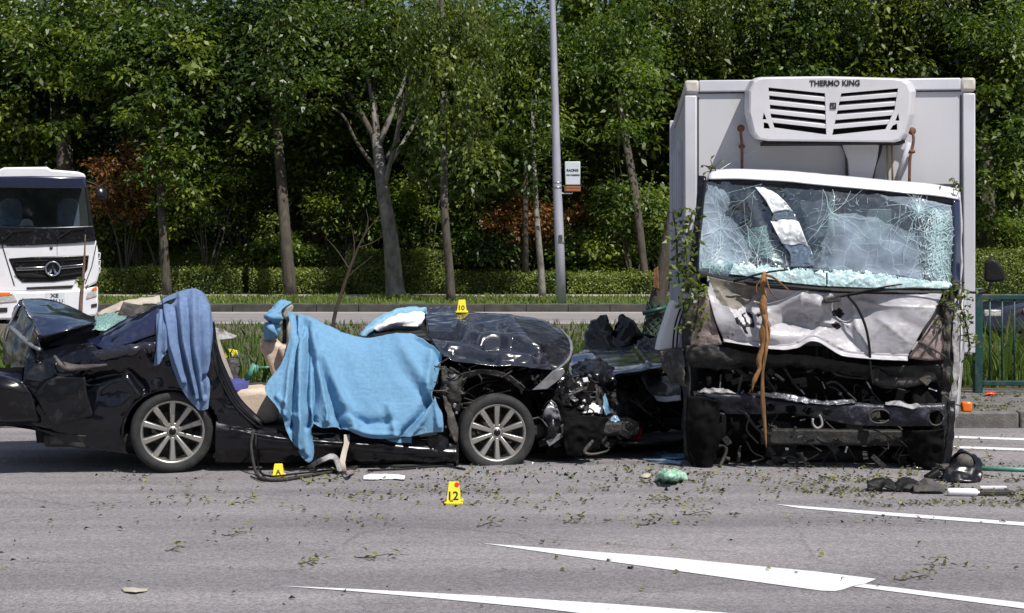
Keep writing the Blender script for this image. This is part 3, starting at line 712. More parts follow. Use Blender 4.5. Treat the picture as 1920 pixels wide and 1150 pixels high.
t = tree('pale_barked_tree', (X(742, 50.2), 50.2, .22), [V((X(742, 50.2), 50.2, .2))] + TP([(740, 535), (733, 450), (720, 370), (711, 300), (705, 255)], 50.2), [.42, .31, .26, .23, .20, .17],
     [dict(c=ctr(640, 60, 53.1), R=(2.6, 2.2, 2.0), ncl=40, per=150, L=.19, clr=.6), dict(c=ctr(800, 60, 53.6), R=(1.8, 2, 2.0), ncl=30, per=160, L=.19, clr=.6), dict(c=ctr(620, 250, 54.6), R=(1.3, 1.0, 1.2), ncl=18, per=150, L=.22, clr=.45), dict(c=ctr(690, 120, 49.6), R=(2.2, .7, 2.0), ncl=14, per=70, L=.18, clr=.4, toff=.1), dict(c=ctr(790, 300, 50), R=(.8, .6, 1.2), ncl=8, per=70, L=.22, clr=.35, toff=.15), dict(c=ctr(640, 80, 52.4), R=(2.2, 1.0, 1.6), ncl=36, per=148, L=0.151, clr=.5, toff=0.02, weep=0), dict(c=ctr(770, 90, 52.4), R=(1.3, 1.0, 2.0), ncl=25, per=148, L=0.151, clr=.5, toff=0.02, weep=0.3)],
     'large tree with a pale blotched leaning trunk forking above the hedge', seed=4, lmat=L_mid, bark=M_bark_pale, limbs=5)
for pts, r in (([(708, 270), (665, 190), (625, 120), (600, 60), (570, -20)], [.12, .085, .065, .05, .03]), ([(706, 260), (700, 190), (690, 110), (680, 20), (675, -40)], [.15, .11, .08, .06, .04]),
               ([(725, 300), (742, 265), (752, 200), (765, 120), (790, 20)], [.11, .09, .07, .055, .035]), ([(715, 330), (672, 272), (645, 220), (620, 200), (560, 150)], [.08, .06, .05, .04, .02])):
    g = Geo(); g.tube(TP(pts, 50.2), r, 7, smooth=4); mk('limb', g, M_bark, t, smooth=True)
t = tree('slim_dark_tree', (X(846, 45), 45, .21), [V((X(846, 45), 45, .2))] + TP([(842, 500), (834, 400), (832, 300), (830, 180), (828, -40)], 45), [.15, .13, .12, .11, .10, .06],
     [dict(c=ctr(850, 220, 48.1), R=(1.5, 1.4, 2.0), ncl=40, per=150, L=.20, clr=.4, weep=.25), dict(c=ctr(880, 330, 47.9), R=(.9, .8, .6), ncl=12, per=90, L=.26, clr=.35), dict(c=ctr(830, 60, 48.1), R=(2.0, 1.5, 1.2), ncl=26, per=150, L=.18, clr=.5, weep=.4), dict(c=ctr(840, 200, 44.6), R=(1.1, .6, 2.2), ncl=18, per=80, L=.19, clr=.4, weep=.2, toff=.1), dict(c=ctr(850, 90, 47.2), R=(1.7, 1.0, 1.6), ncl=41, per=162, L=0.143, clr=.5, toff=0.0, weep=0.45)],
     'slim dark tree on the near grass verge with hanging leaves behind the bonnet', seed=5, lmat=L_hedge)
g = Geo()
for k in range(16):
    x = R0.uniform(795, 905); y0 = R0.uniform(-20, 60); ln = R0.uniform(90, 190)
    g.tube(TP([(x, y0), (x + R0.uniform(-8, 8), y0 + ln * .5), (x + R0.uniform(-14, 14), y0 + ln)], 44.7), [.013, .010, .005], 4, smooth=3)
mk('hanging_twig', g, M_bark, t, kind='stuff')
tree('thin_trunk_tree', (X(1017, 50), 50, .22), [V((X(1017, 50), 50, .2))] + TP([(1014, 500), (1008, 430), (1003, 350), (1000, 260), (995, 120)], 50), [.13, .11, .10, .09, .07, .04],
     [dict(c=ctr(975, 260, 53.1), R=(1.5, 1.3, 1.6), ncl=26, per=130, L=.22, clr=.45), dict(c=ctr(985, 120, 53.1), R=(1.7, 1.4, 1.6), ncl=28, per=150, L=.18, clr=.5), dict(c=ctr(1000, 250, 49.6), R=(1.1, .6, 1.8), ncl=12, per=75, L=.2, clr=.4, toff=.08), dict(c=ctr(985, 110, 52.4), R=(1.6, 1.0, 2.0), ncl=32, per=148, L=0.151, clr=.5, toff=0.02, weep=0.2)],
     'thin pale trunked tree immediately left of the lamp post', seed=6, lmat=L_mid, bark=M_bark_pale)
tree('thin_trunk_tree', (X(1212, 52), 52, .22), [V((X(1214, 52), 52, .2))] + TP([(1205, 480), (1190, 360), (1172, 260), (1163, 200), (1150, 60)], 52), [.15, .13, .16, .14, .12, .06],
     [dict(c=ctr(1190, 380, 54.1), R=(1.3, 1, .9), ncl=18, per=70, L=.27, clr=.4), dict(c=ctr(1150, 120, 56.1), R=(1.7, 1.5, 2.2), ncl=44, per=170, L=.2, clr=.5), dict(c=ctr(1165, 200, 51.5), R=(1.3, .6, 2.0), ncl=12, per=75, L=.2, clr=.4), dict(c=ctr(1160, 100, 53.6), R=(1.7, 1.0, 2.0), ncl=34, per=148, L=0.168, clr=.5, toff=0.0, weep=0.3)],
     'bent thin tree with lime young leaves between lamp post and lorry', seed=7, lmat=L_lime)
for i, (px, lab, pr) in enumerate(((1330, 'weeping tree hanging over the left end of the lorry box', -60), (1560, 'weeping tree hanging right above the cooling unit', -60), (1740, 'weeping tree over the right end of the lorry box', -40))):
    tree('weeping_tree', (X(px, 56), 56, .24), [V((X(px, 56), 56, .2))] + TP([(px + 10, 330), (px - 8, 150), (px + 25, -40)], 56), [.34, .28, .24, .15],
         [dict(c=ctr(px, 10, 57.1), R=(2.9, 2.2, 1.8), ncl=74, per=170, L=.15, clr=.42, weep=.55)], lab, seed=30 + i, lmat=L_hedge if i != 1 else L_mid)
tree('broadleaf_tree', (X(1850, 54), 54, .24), [V((X(1850, 54), 54, .2))] + TP([(1852, 400), (1845, 240), (1838, 100), (1830, -40)], 54), [.32, .27, .23, .18, .1],
     [dict(c=ctr(1880, 150, 56.1), R=(2.2, 1.8, 3.0), ncl=52, per=180, L=.24, clr=.5), dict(c=ctr(1890, 330, 56.1), R=(1.4, 1.0, .9), ncl=16, per=140, L=.24, clr=.4), dict(c=ctr(1865, 260, 52), R=(1.3, .7, 2.4), ncl=16, per=90, L=.23, clr=.4, toff=.15), dict(c=ctr(1870, 100, 54.4), R=(1.6, 1.0, 2.2), ncl=32, per=148, L=0.185, clr=.5, toff=0.05, weep=0)],
     'thick trunked tree at the right edge beyond the lorry', seed=9, lmat=L_mid)

# feathery palm fronds between the slim tree and the lamp post
t = root('palm', (X(985, 52), 52, .24), 'feathery palm with arching fronds beside the lamp post', 'palm')
g = Geo(); g.tube([V((X(985, 52), 52, .2)), P(985, 400, 52), P(985, 290, 52)], [.12, .1, .08], 8); mk('trunk', g, M_bark, t, smooth=True)
for k in range(15):
    a = 2 * math.pi * k / 15 + .2; o = P(985, 290, 52); r_ = R0.uniform(1.7, 2.4); up = R0.uniform(.9, 1.9)
    mids = [o + V((math.cos(a) * r_ * s, math.sin(a) * r_ * s, up * s * 1.6 - 2.2 * s * s)) for s in np.linspace(0, 1, 18)]
    vs, ns, ds = [], [], []
    for i in range(2, 18):
        d = (mids[i] - mids[i - 1]).normalized(); sd = d.cross(V((0, 0, 1))).normalized()
        for q in (-1, 1): vs.append(mids[i]); ds.append(sd * q + d * .5 - V((0, 0, .5))); ns.append(V((0, 0, 1)) + d * .2)
    v, f = leaves(np.array([tuple(x) for x in vs]), np.array([tuple(x) for x in ns]), np.array([tuple(x) for x in ds]), np.full(len(vs), .5), np.full(len(vs), .03))
    mk_np('frond', v, f, L_mid, t, np.random.default_rng(k).random(len(f)) * .5 + .3)

# ------------------------------------------------------------------ the wood
protos = []
for i in range(6):
    rr = random.Random(50 + i); h = rr.uniform(10.5, 13.5); lean = rr.uniform(-.6, .6)
    b = V((-60 - 9 * i, 70, .0))
    pts = [b + V((lean * s + rr.uniform(-.1, .1), rr.uniform(-.2, .2), h * s)) for s in (0, .2, .4, .6, .8)]
    lm = (L_mid, L_dark, L_mid, L_hedge, L_dark, L_mid)[i]
    o = tree('forest_tree', b, pts, [.2, .17, .15, .12, .07], [dict(c=tuple(b + V((lean, 0, h * .66))), R=(2.5, 2.4, h * .38), ncl=74, per=120, L=.26, clr=.62, weep=.3 if i in (2, 4) else 0, toff=(-.06, -.14, .06, .14, -.1, .08)[i])],
             'dense green tree in the wood behind the hedge', seed=60 + i, lmat=lm, limbs=5, group='trees of the wood behind the hedge')
    protos.append(o)
spots = []
for row, (y, n) in enumerate(((58, 12), (62, 13), (67, 13), (73, 13))):
    for k in range(n):
        px = -160 + 2300 * (k + .5) / n + R0.uniform(-60, 60) + (70 if row % 2 else 0)
        if 1030 < px < 1130 and row < 3: px += 90
        spots.append((X(px, y), y + R0.uniform(-1.3, 1.3)))
for k, (x, y) in enumerate(spots):
    if k < 6:
        o = protos[k]; o.location = (x, y, 0); o.rotation_euler.z = R0.uniform(0, 6)
    else:
        copy_tree(protos[R0.randrange(6)], (x, y, 0), R0.uniform(0, 6.28), R0.uniform(.85, 1.15))
# low growth under the trees, and the far mass of wood
rng = np.random.default_rng(77)
v, f, ti, cc = crown(rng, (0, 62, 1.2), (32, 4, 1.7), 330, 90, .24, clr=.6, shell=.1)
mk_np('undergrowth', v, f, L_dark, None, ti, kind='stuff')
v, f, ti, cc = crown(rng, (0, 57.5, 2.0), (30, 1.6, 2.6), 420, 100, .2, clr=.5, shell=.1)
mk_np('thicket', v, f, L_mid, None, ti * .8, kind='stuff')
v, f, ti, cc = crown(rng, (0, 80, 2.5), (50, 3, 3.0), 900, 60, .4, clr=.9, shell=.1)
mk_np('distant_thicket', v, f, L_dark, None, ti, kind='stuff')
v, f, ti, cc = crown(rng, (0, 88, 7), (52, 5, 8.0), 1300, 60, .5, clr=1.2, shell=.2)
mk_np('far_wood', v, f, L_dark, None, ti, kind='stuff')

# ================================================================== WRECKED REFRIGERATED LORRY
lorry = root('box_lorry', TO, 'white refrigerated box lorry with a smashed cab and shattered windscreen', 'lorry')
def Tl(px, py, l): return T(px, py, l)
def tl_geo(poly, l, depth): g = Geo(); g.prism([T(a, b, l) for a, b in poly], TV * depth); return g
LB = 1.5                                             # box front plane
b0, b1 = T(1284, 152, LB), T(1829, 153, LB)
zt = b0.z; zb = T(1500, 668, LB).z
def bx(x, l, z): return TO + TU * x + TV * l + UP * z
xl, xr = (b0 - TO).dot(TU), (b1 - TO).dot(TU)
BLEN = 4.3
g = Geo(); g.box(bx((xl + xr) / 2, LB + .03 + BLEN / 2, (zt + zb) / 2), (xr - xl - .06, BLEN, zt - zb - .06), TU, TV)
mk('cargo_box', g, M_box, lorry, bevel=.01)
def rail(name, c, size, m=M_trim, bev=.012):
    g = Geo(); g.box(c, size, TU, TV); return mk(name, g, m, lorry, bevel=bev)
rail('top_rail', bx((xl + xr) / 2, LB + .03, zt - .05), (xr - xl - .26, .07, .11))
for x in (xl + .055, xr - .055):
    rail('corner_post', bx(x, LB + .035, (zt + zb) / 2 - .05), (.11, .075, zt - zb - .17))
    rail('corner_cap', bx(x + (.01 if x < 0 else -.01), LB + .04, zt - .055), (.135, .10, .125), M_cap, .025)
    rail('side_rail', bx(x, LB + .1 + BLEN / 2, zt - .04), (.10, BLEN - .1, .09))
    rail('side_rail', bx(x, LB + .1 + BLEN / 2, zb + .05), (.10, BLEN - .1, .10), M_grime)
rail('corner_post', bx(xl + .02, LB + BLEN, (zt + zb) / 2), (.12, .1, zt - zb))
g = Geo()
for x in (xl + .125, xr - .125): g.box(bx(x, LB + .026, (zt + zb) / 2 - .06), (.008, .012, zt - zb - .18), TU, TV)
g.box(bx((xl + xr) / 2, LB + .026, zt - .112), (xr - xl - .25, .012, .008), TU, TV)
mk('panel_seal', g, M_black, lorry)
# left side door gear seen edge on
g = Geo()
for l_, w_ in ((LB + .7, .05), (LB + 1.4, .05), (LB + 2.2, .05), (LB + 3.3, .05)): g.box(bx(xl - .025, l_, (zt + zb) / 2 - .25), (.05, w_, zt - zb - .5), TU, TV)
mk('side_door_bar', g, M_trim, lorry, bevel=.008, kind='stuff')

# cooling unit
unit_f = [(1412, 152), (1420, 147), (1432, 145), (1550, 143.5), (1680, 147), (1694, 149), (1704, 156), (1711, 172), (1708, 215), (1697, 252), (1688, 264), (1676, 267), (1440, 264.5), (1420, 261), (1411, 250), (1402, 212), (1403, 170)]
LU = LB - .42
ucx, ucy = 1556, 206
def ring(sc, l, sy=None): return [T(ucx + (a - ucx) * sc, ucy + (b - ucy) * (sy or sc), l) for a, b in unit_f]
g = Geo(); n = len(unit_f); rings = [ring(.965, LU, .95), ring(.99, LU + .012, .985), ring(1.0, LU + .04), ring(1.035, LU + .16, 1.005), ring(1.045, LB + .02, .99)]
vs = [p for r in rings for p in r]
fs = [tuple(range(n))] + [(k * n + i, (k + 1) * n + i, (k + 1) * n + (i + 1) % n, k * n + (i + 1) % n) for k in range(4) for i in range(n)] + [tuple(range(5 * n - 1, 4 * n - 1, -1))]
g.add(vs, fs)
unit = mk('cooling_unit', g, [M_unit, M_slot], lorry); fix(unit)
cut = Geo()
def cutter(poly): cut.prism([T(a, b, LU - .05) for a, b in poly], TV * .14)
slL = [(163.5, 174.4, 1442, 1548), (179.6, 191.3, 1442.4, 1549), (196.9, 208, 1443.2, 1550), (213.8, 225.4, 1446.6, 1550.5), (230.6, 241.9, 1452, 1550.5)]
slR = [(174.4, 165, 1579, 1685.6), (191, 182, 1575, 1683.8), (208, 198.8, 1571, 1679), (226, 216.6, 1566.6, 1674), (242.8, 233.4, 1563.5, 1664)]
cutter([(1442, 163.5), (1548, 174.4), (1550.5, 251.8), (1453, 238.5), (1446, 215)])
cutter([(1579, 174.4), (1685.6, 165), (1679, 205), (1662, 241.5), (1562, 252.5)])
cutter([(1433, 211), (1438, 223), (1431, 223)]); cutter([(1433, 229), (1441, 231), (1444.5, 240.5), (1433, 240)])
cutter([(1686, 212), (1688, 225.5), (1681, 225.5)]); cutter([(1684, 231.5), (1684, 243), (1671, 243), (1676, 235)])
co = mk('slot_cutter', cut, M_slot, lorry); fix(co)
md = unit.modifiers.new('cut', 'BOOLEAN'); md.object = co; md.solver = 'EXACT'; md.material_mode = 'TRANSFER'
bpy.context.view_layer.update()
nm = bpy.data.meshes.new_from_object(unit.evaluated_get(bpy.context.evaluated_depsgraph_get()))
unit.modifiers.clear(); unit.data = nm; bpy.data.objects.remove(co)
if M_unit.name not in [m.name for m in nm.materials if m]: nm.materials.append(M_unit)
md = unit.modifiers.new('bevel', 'BEVEL'); md.width = .007; md.segments = 2; md.limit_method = 'ANGLE'; md.angle_limit = math.radians(30)
for s in (slL, slR):
    for k in range(4):
        (a0, a1, x0, x1), (c0, c1, y0, y1) = s[k], s[k + 1]
        h = 8.6
        q = [(min(x0, y0) - 1.5 if s is slR else x0 - 2, a0 + h), (x1 + 2, a1 + h), (y1 + 2.5, c1), (y0 - 2.5, c0)]
        g = Geo(); p = [T(a, b, LU + .004) for a, b in q]
        g.add(p + [p[0] + TV * .05 + UP * .02, p[1] + TV * .05 + UP * .02, p[2] + TV * .05 + UP * .02, p[3] + TV * .05 + UP * .02], [(0, 1, 2, 3), (7, 6, 5, 4), (0, 4, 5, 1), (1, 5, 6, 2), (2, 6, 7, 3), (3, 7, 4, 0)])
        o = mk('slat', g, M_unit, unit, bevel=.004); fix(o)
text_part('lettering', 'THERMO KING', M_ink, unit, T(1565, 156, LU - .003), TU, UP, T(1612, 156, LU).x - T(1517.5, 156, LU).x, .052, .003, .02)
g = Geo(); e = T(1562, 199, LU - .004)
for dx, dz, sx, sz in ((-.022, 0, .008, .055), (.022, 0, .008, .055), (0, .024, .05, .008), (0, -.024, .05, .008), (0, 0, .008, .04), (-.01, .008, .012, .006), (.01, -.006, .012, .006)):
    g.box(e + TU * dx + UP * dz, (sx, .006, sz), TU, TV)
mk('emblem', g, M_ink, unit)
g = Geo(); g.box(bx((xl + xr) / 2 + .0, LB - .18, T(1550, 266, LU).z + .005), (1.25, .3, .03), TU, TV); mk('drip_tray', g, M_black, unit)
# pipes, ducts and struts on the box front
for pts in ([(1389, 241), (1389, 252), (1391, 275), (1391, 330)], [(1710, 246), (1713, 262), (1709, 285), (1706, 300), (1705, 350)]):
    g = Geo(); g.tube([T(a, b, LB - .07) for a, b in pts], .014, 7, smooth=4)
    g.lathe([(.0, -.012), (.035, -.012), (.035, .012), (0, .012)], T(*pts[0], LB - .07), TV, 14)
    g.box(T(pts[2][0], pts[2][1], LB - .04), (.05, .09, .025), TU, TV)
    mk('drain_pipe', g, M_rust, lorry, smooth=True)
quad_plate('duct_cover', [T(a, b, LB - .10) for a, b in ((1578, 268), (1650, 268), (1645, 300), (1636, 335), (1592, 335), (1590, 300))], M_box, lorry, TV * .11, .012)
for pts in ([(1577, 268), (1587, 292), (1588, 335)], [(1653, 268), (1648, 290), (1640, 312), (1636, 335)]):
    g = Geo(); g.tube([T(a, b, LB - .05) for a, b in pts], .016, 6, smooth=4); mk('hose', g, M_grime, lorry, smooth=True)
for x in (1663, 1672):
    g = Geo(); g.tube([T(x, 268, LB - .03), T(x + 1, 300, LB - .03), T(x + 1.5, 345, LB - .03)], .010, 6); mk('cable', g, M_cable_y, lorry, smooth=True)
g = Geo(); g.tube([T(1704, 268, LB - .2), T(1680, 342, LB - .05)], .022, 8); mk('strut', g, M_trim, lorry, smooth=True)
g = Geo(); g.tube([T(1345, 322, .9), T(1380, 300, LB - .1), T(1420, 282, LB - .06)], .0035, 4, smooth=4); mk('loose_wire', g, M_trim, lorry)

# cab shell ---------------------------------------------------------------
def row(pts): return [T(a, b, l) for a, b, l in pts]
def back(r, dl, dz=0): return [p + TV * dl + UP * dz for p in r]
lip0 = row([(1328, 336, .26), (1390, 336, .23), (1470, 340, .21), (1560, 349, .20), (1680, 360, .21), (1750, 367, .24), (1797, 374, .27)])
lip1 = row([(1331, 326, .29), (1390, 325, .27), (1470, 329, .26), (1560, 338, .26), (1680, 349, .27), (1750, 354, .29), (1797, 362, .31)])
lip2 = row([(1338, 319, .36), (1390, 318, .35), (1470, 321, .34), (1560, 329, .34), (1680, 340, .35), (1748, 346, .36), (1795, 354, .37)])
patch('cab_roof', [lip0, lip1, lip2, back(lip2, .4, .015), back(lip2, .85, -.01)], 50, 20, M_white, lorry, .01, crum=(.006, 4, 3))
vis = [[p + TV * .012 for p in lip0], row([(1328, 346, .27), (1390, 347, .24), (1470, 352, .22), (1560, 361, .21), (1680, 371, .22), (1750, 379, .25), (1793, 386, .27)])]
patch('roof_header', vis, 40, 5, M_black_gloss, lorry, .01, crum=(.01, 8, 5))
ws_rows = [row([(1322, 341, .27), (1390, 342, .24), (1470, 347, .22), (1560, 356, .21), (1680, 366, .22), (1750, 374, .25), (1791, 382, .28)]),
           row([(1314, 400, .20), (1380, 402, .20), (1460, 406, .19), (1560, 410, .13), (1680, 418, .13), (1750, 425, .16), (1792, 430, .20)]),
           row([(1308, 455, .12), (1375, 460, .15), (1455, 465, .15), (1560, 470, .07), (1680, 478, .06), (1750, 482, .10), (1793, 486, .14)]),
           row([(1305, 512, .05), (1372, 522, .06), (1450, 532, .05), (1560, 539, .01), (1680, 543, .01), (1750, 545, .03), (1793, 545, .07)])]
gW = crumple(grid_pts(ws_rows, 260, 120), .008, 3.0, 9, ridge=False)
gW = fold(gW, [([(1350, 400), (1360, 470)], 24, -.05, -.03), ([(1400, 380), (1450, 500)], 14, .03, .02), ([(1640, 440), (1640, 500)], 45, -.03, -.02), ([(1722, 395), (1740, 520)], 14, .025, .02), ([(1560, 380), (1560, 500)], 10, .02, .01), ([(1380, 495), (1560, 515), (1740, 525)], 12, .02, .02)])
gW = crumple(gW, .0035, 16, 4, ridge=False)
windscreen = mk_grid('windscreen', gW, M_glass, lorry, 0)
nW = grid_normals(gW)
wX = 960 + F * gW[..., 0] / gW[..., 1]; wY = HY + F * (HC - gW[..., 2]) / gW[..., 1]
def W3(px, py, out=.012):
    """the point of the windscreen seen at that pixel, pushed a little outwards"""
    k = np.argmin((wX - px) ** 2 + (wY - py) ** 2); i, j = divmod(int(k), gW.shape[1])
    p = on_plane(px, py, V(gW[i, j]), V(nW[i, j])); return p + V(nW[i, j]) * out
# crazing and clouding of the laminated glass, with sky reflections painted in as pale zones
def in_poly(poly, x, y):
    ins = np.zeros(x.shape, bool)
    for k in range(len(poly)):
        (x0, y0), (x1, y1) = poly[k], poly[k - 1]
        if y0 == y1: continue
        ins ^= ((y0 > y) != (y1 > y)) & (x < (x1 - x0) * (y - y0) / (y1 - y0) + x0)
    return ins
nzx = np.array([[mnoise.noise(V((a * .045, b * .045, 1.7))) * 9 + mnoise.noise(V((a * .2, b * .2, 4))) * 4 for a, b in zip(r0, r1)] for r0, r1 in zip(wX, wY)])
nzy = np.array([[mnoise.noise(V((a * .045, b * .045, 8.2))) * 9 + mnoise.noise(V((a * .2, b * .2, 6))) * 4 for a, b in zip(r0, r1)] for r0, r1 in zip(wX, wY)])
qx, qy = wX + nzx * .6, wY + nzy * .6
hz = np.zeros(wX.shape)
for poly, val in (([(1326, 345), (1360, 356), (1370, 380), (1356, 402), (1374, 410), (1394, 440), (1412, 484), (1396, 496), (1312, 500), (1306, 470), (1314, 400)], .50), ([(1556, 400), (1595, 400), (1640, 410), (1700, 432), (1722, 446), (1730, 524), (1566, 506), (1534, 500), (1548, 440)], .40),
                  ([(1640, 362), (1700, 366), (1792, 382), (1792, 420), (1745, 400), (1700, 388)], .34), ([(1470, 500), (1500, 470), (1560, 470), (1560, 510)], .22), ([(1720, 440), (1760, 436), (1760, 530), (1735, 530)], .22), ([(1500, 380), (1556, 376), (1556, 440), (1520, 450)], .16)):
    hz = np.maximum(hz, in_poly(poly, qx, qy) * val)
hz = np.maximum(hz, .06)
cz = .85 * np.exp(-((qx - 1762 - (qy - 460) * .04) / 15) ** 2) * (qy > 392) + .9 * np.exp(-((qx - 1722) ** 2 + (qy - 394) ** 2) / 11 ** 2) + .5 * np.exp(-((qx - 1560) ** 2 / 5 ** 2 + (qy - 402) ** 2 / 30 ** 2)) + .35 * np.exp(-((qx - 1790) / 9) ** 2) + .55 * np.exp(-((qy - (497 + (qx - 1310) * .075)) / 9) ** 2) * (qx < 1380)  # the small round spot is a painted glint on top of the crazing
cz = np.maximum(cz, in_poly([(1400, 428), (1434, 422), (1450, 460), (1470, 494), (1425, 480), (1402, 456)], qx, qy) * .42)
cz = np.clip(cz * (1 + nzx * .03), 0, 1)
for nm_, val in (('haze_sheen', hz), ('craze_glint', cz)):
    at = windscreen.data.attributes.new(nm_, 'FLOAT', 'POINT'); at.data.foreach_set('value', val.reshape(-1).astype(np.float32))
# cracks
rc = random.Random(5)
def ribbon(g, pts, w):
    for (a, b), (c, d) in zip(pts[:-1], pts[1:]):
        if not (1306 < a < 1792 and 344 < b < 540 and 1306 < c < 1792 and 344 < d < 540): continue
        p, q = W3(a, b), W3(c, d); t = (q - p)
        if t.length < 1e-5: continue
        s = t.normalized().cross(V((0, -1, .3))).normalized() * w
        g.add([p - s, p + s, q + s, q - s], [(0, 1, 2, 3)])
g = Geo()
for cx, cy, nr, rad, nc in ((1352, 428, 13, 95, 4), (1420, 480, 10, 70, 3), (1560, 400, 11, 90, 2), (1722, 398, 18, 85, 3), (1752, 470, 15, 70, 4), (1500, 505, 10, 60, 2), (1340, 480, 9, 50, 3)):
    an = [2 * math.pi * (k + rc.uniform(-.3, .3)) / nr for k in range(nr)]; rays = []
    for a in an:
        L_ = rad * rc.uniform(.45, 1.2); pts = [(cx, cy)]; aa = a
        for s in range(1, 6):
            aa += rc.uniform(-.4, .4); pts.append((pts[-1][0] + math.cos(aa) * L_ / 5, pts[-1][1] + math.sin(aa) * L_ / 5))
        rays.append(pts); ribbon(g, pts, rc.uniform(.0006, .0014))
    for c in range(nc):
        for k in range(nr):
            if rc.random() < .7: ribbon(g, [rays[k][min(5, c + 1)], rays[(k + 1) % nr][min(5, c + 1 + rc.choice((0, 0, 1)))]], .0009)
for k in range(420):
    y = rc.uniform(395, 535); x = rc.gauss(1758 + (y - 460) * .05, 17); a = rc.uniform(0, 6.28); L_ = rc.uniform(3, 11); ribbon(g, [(x, y), (x + math.cos(a) * L_, y + math.sin(a) * L_)], rc.uniform(.0008, .0024))
for k in range(60):
    x = rc.uniform(1320, 1780); y = 350 + (x - 1320) * .075 + abs(rc.gauss(0, 14)); a = rc.uniform(0, 6.28); L_ = rc.uniform(4, 12); ribbon(g, [(x, y), (x + math.cos(a) * L_, y + math.sin(a) * L_)], .0009)
for k in range(120):
    x = rc.uniform(1310, 1560); y = rc.gauss(480, 26); a = rc.uniform(0, 6.28); L_ = rc.uniform(4, 20); ribbon(g, [(x, y), (x + math.cos(a) * L_, y + math.sin(a) * L_)], .0009)
cr_ = mk('crack', g, M_crack, windscreen, kind='stuff')
def shard(name, outline_rows, m, out, nu=26, nv=18, cr=(.012, 7, 1), lab=None, par=None, hole=None):
    rows = [[W3(a, b, out[i] if hasattr(out, '__len__') else out) for a, b in r] for i, r in enumerate(outline_rows)]
    return patch(name, rows, nu, nv, m, par or windscreen, .004, crum=cr, label=lab, hole=hole)
shard('crazed_sheet', [[(1378, 489), (1425, 492), (1470, 500), (1520, 506), (1548, 507), (1600, 508), (1650, 514), (1715, 524), (1782, 531)],
                       [(1374, 502), (1425, 508), (1470, 516), (1520, 522), (1548, 523), (1600, 525), (1650, 529), (1715, 534), (1784, 538)],
                       [(1366, 516), (1425, 524), (1470, 531), (1520, 536), (1548, 538), (1600, 540), (1650, 542), (1715, 543), (1786, 544)]], M_crazed, [.012, .03, .03], 260, 44, (.014, 11, 2), hole=lambda x, y: y < 493 + (x - 1378) * .098 + 9 * mnoise.noise(V((x * .09, 3, 1))) + 5 * mnoise.noise(V((x * .35, y * .2, 2))) - (6 if x > 1560 else 0) or (abs(x - 1550) < 1.2 and y > 512))
shard('folded_shard', [[(1416, 352), (1424, 353), (1434, 354), (1442, 358)], [(1434, 378), (1446, 374), (1460, 374), (1470, 378)], [(1448, 402), (1462, 398), (1476, 396), (1488, 400)]], M_glass_white, [.012, .05, .05], 30, 24, cr=(.016, 11, 4))
shard('folded_shard', [[(1450, 402), (1464, 398), (1478, 396), (1490, 402)], [(1446, 416), (1464, 414), (1482, 412), (1496, 416)]], M_glass_shard, [.045, .04], 30, 14, cr=(.014, 12, 5))
shard('folded_shard', [[(1444, 416), (1464, 414), (1484, 414), (1498, 418)], [(1456, 440), (1472, 438), (1490, 438), (1508, 442)], [(1468, 460), (1484, 462), (1502, 460), (1516, 464)]], M_glass_white, [.04, .06, .035], 30, 24, cr=(.016, 10, 6))
shard('folded_shard', [[(1470, 462), (1486, 462), (1504, 460), (1518, 464)], [(1482, 480), (1494, 482), (1510, 480), (1525, 482)], [(1482, 502), (1496, 502), (1512, 502), (1527, 500)]], M_glass_shard, [.03, .03, .015], 30, 24, cr=(.012, 10, 7))
# pillars and sides
def strip(name, a, b, m, th=.03, **kw): return patch(name, [row(a), row(b)], 5, 12 if len(a) < 5 else 20, m, lorry, th, **kw)
patch('pillar', [row([(1309, 329, .27), (1304, 400, .18), (1296, 460, .10), (1291, 512, .05)]), row([(1323, 331, .25), (1317, 400, .16), (1311, 460, .08), (1309, 514, .02)])], 24, 6, M_black_gloss, lorry, .03, crum=(.008, 6, 2))
patch('pillar', [row([(1789, 374, .25), (1791, 430, .18), (1791, 480, .11), (1788, 546, .04)]), row([(1800, 376, .30), (1802, 430, .24), (1802, 480, .18), (1803, 540, .12)])], 24, 6, M_paint_blue_sheen, lorry, .03)
patch('cowl', [row([(1306, 508, .03), (1375, 521, .02), (1450, 531, .0), (1560, 539, -.02), (1680, 543, -.02), (1793, 545, .03)]), row([(1308, 519, .02), (1380, 531, .0), (1450, 540, -.02), (1560, 547, -.04), (1680, 550, -.04), (1793, 552, .02)])], 50, 4, M_black, lorry, .02)
sl = row([(1322, 331, .30), (1312, 400, .22), (1300, 470, .12), (1296, 560, .08), (1288, 660, .08)])
patch('cab_side', [sl, back(sl, .45), back(sl, .95)], 24, 10, M_white_cab, lorry, .02, hole=None, crum=(.02, 3, 3))
sr = row([(1799, 360, .33), (1801, 430, .24), (1802, 480, .18), (1800, 560, .1), (1792, 680, .1)])
patch('cab_side', [sr, back(sr, .45), back(sr, .9)], 24, 10, M_white_cab, lorry, .02, crum=(.02, 3, 5))
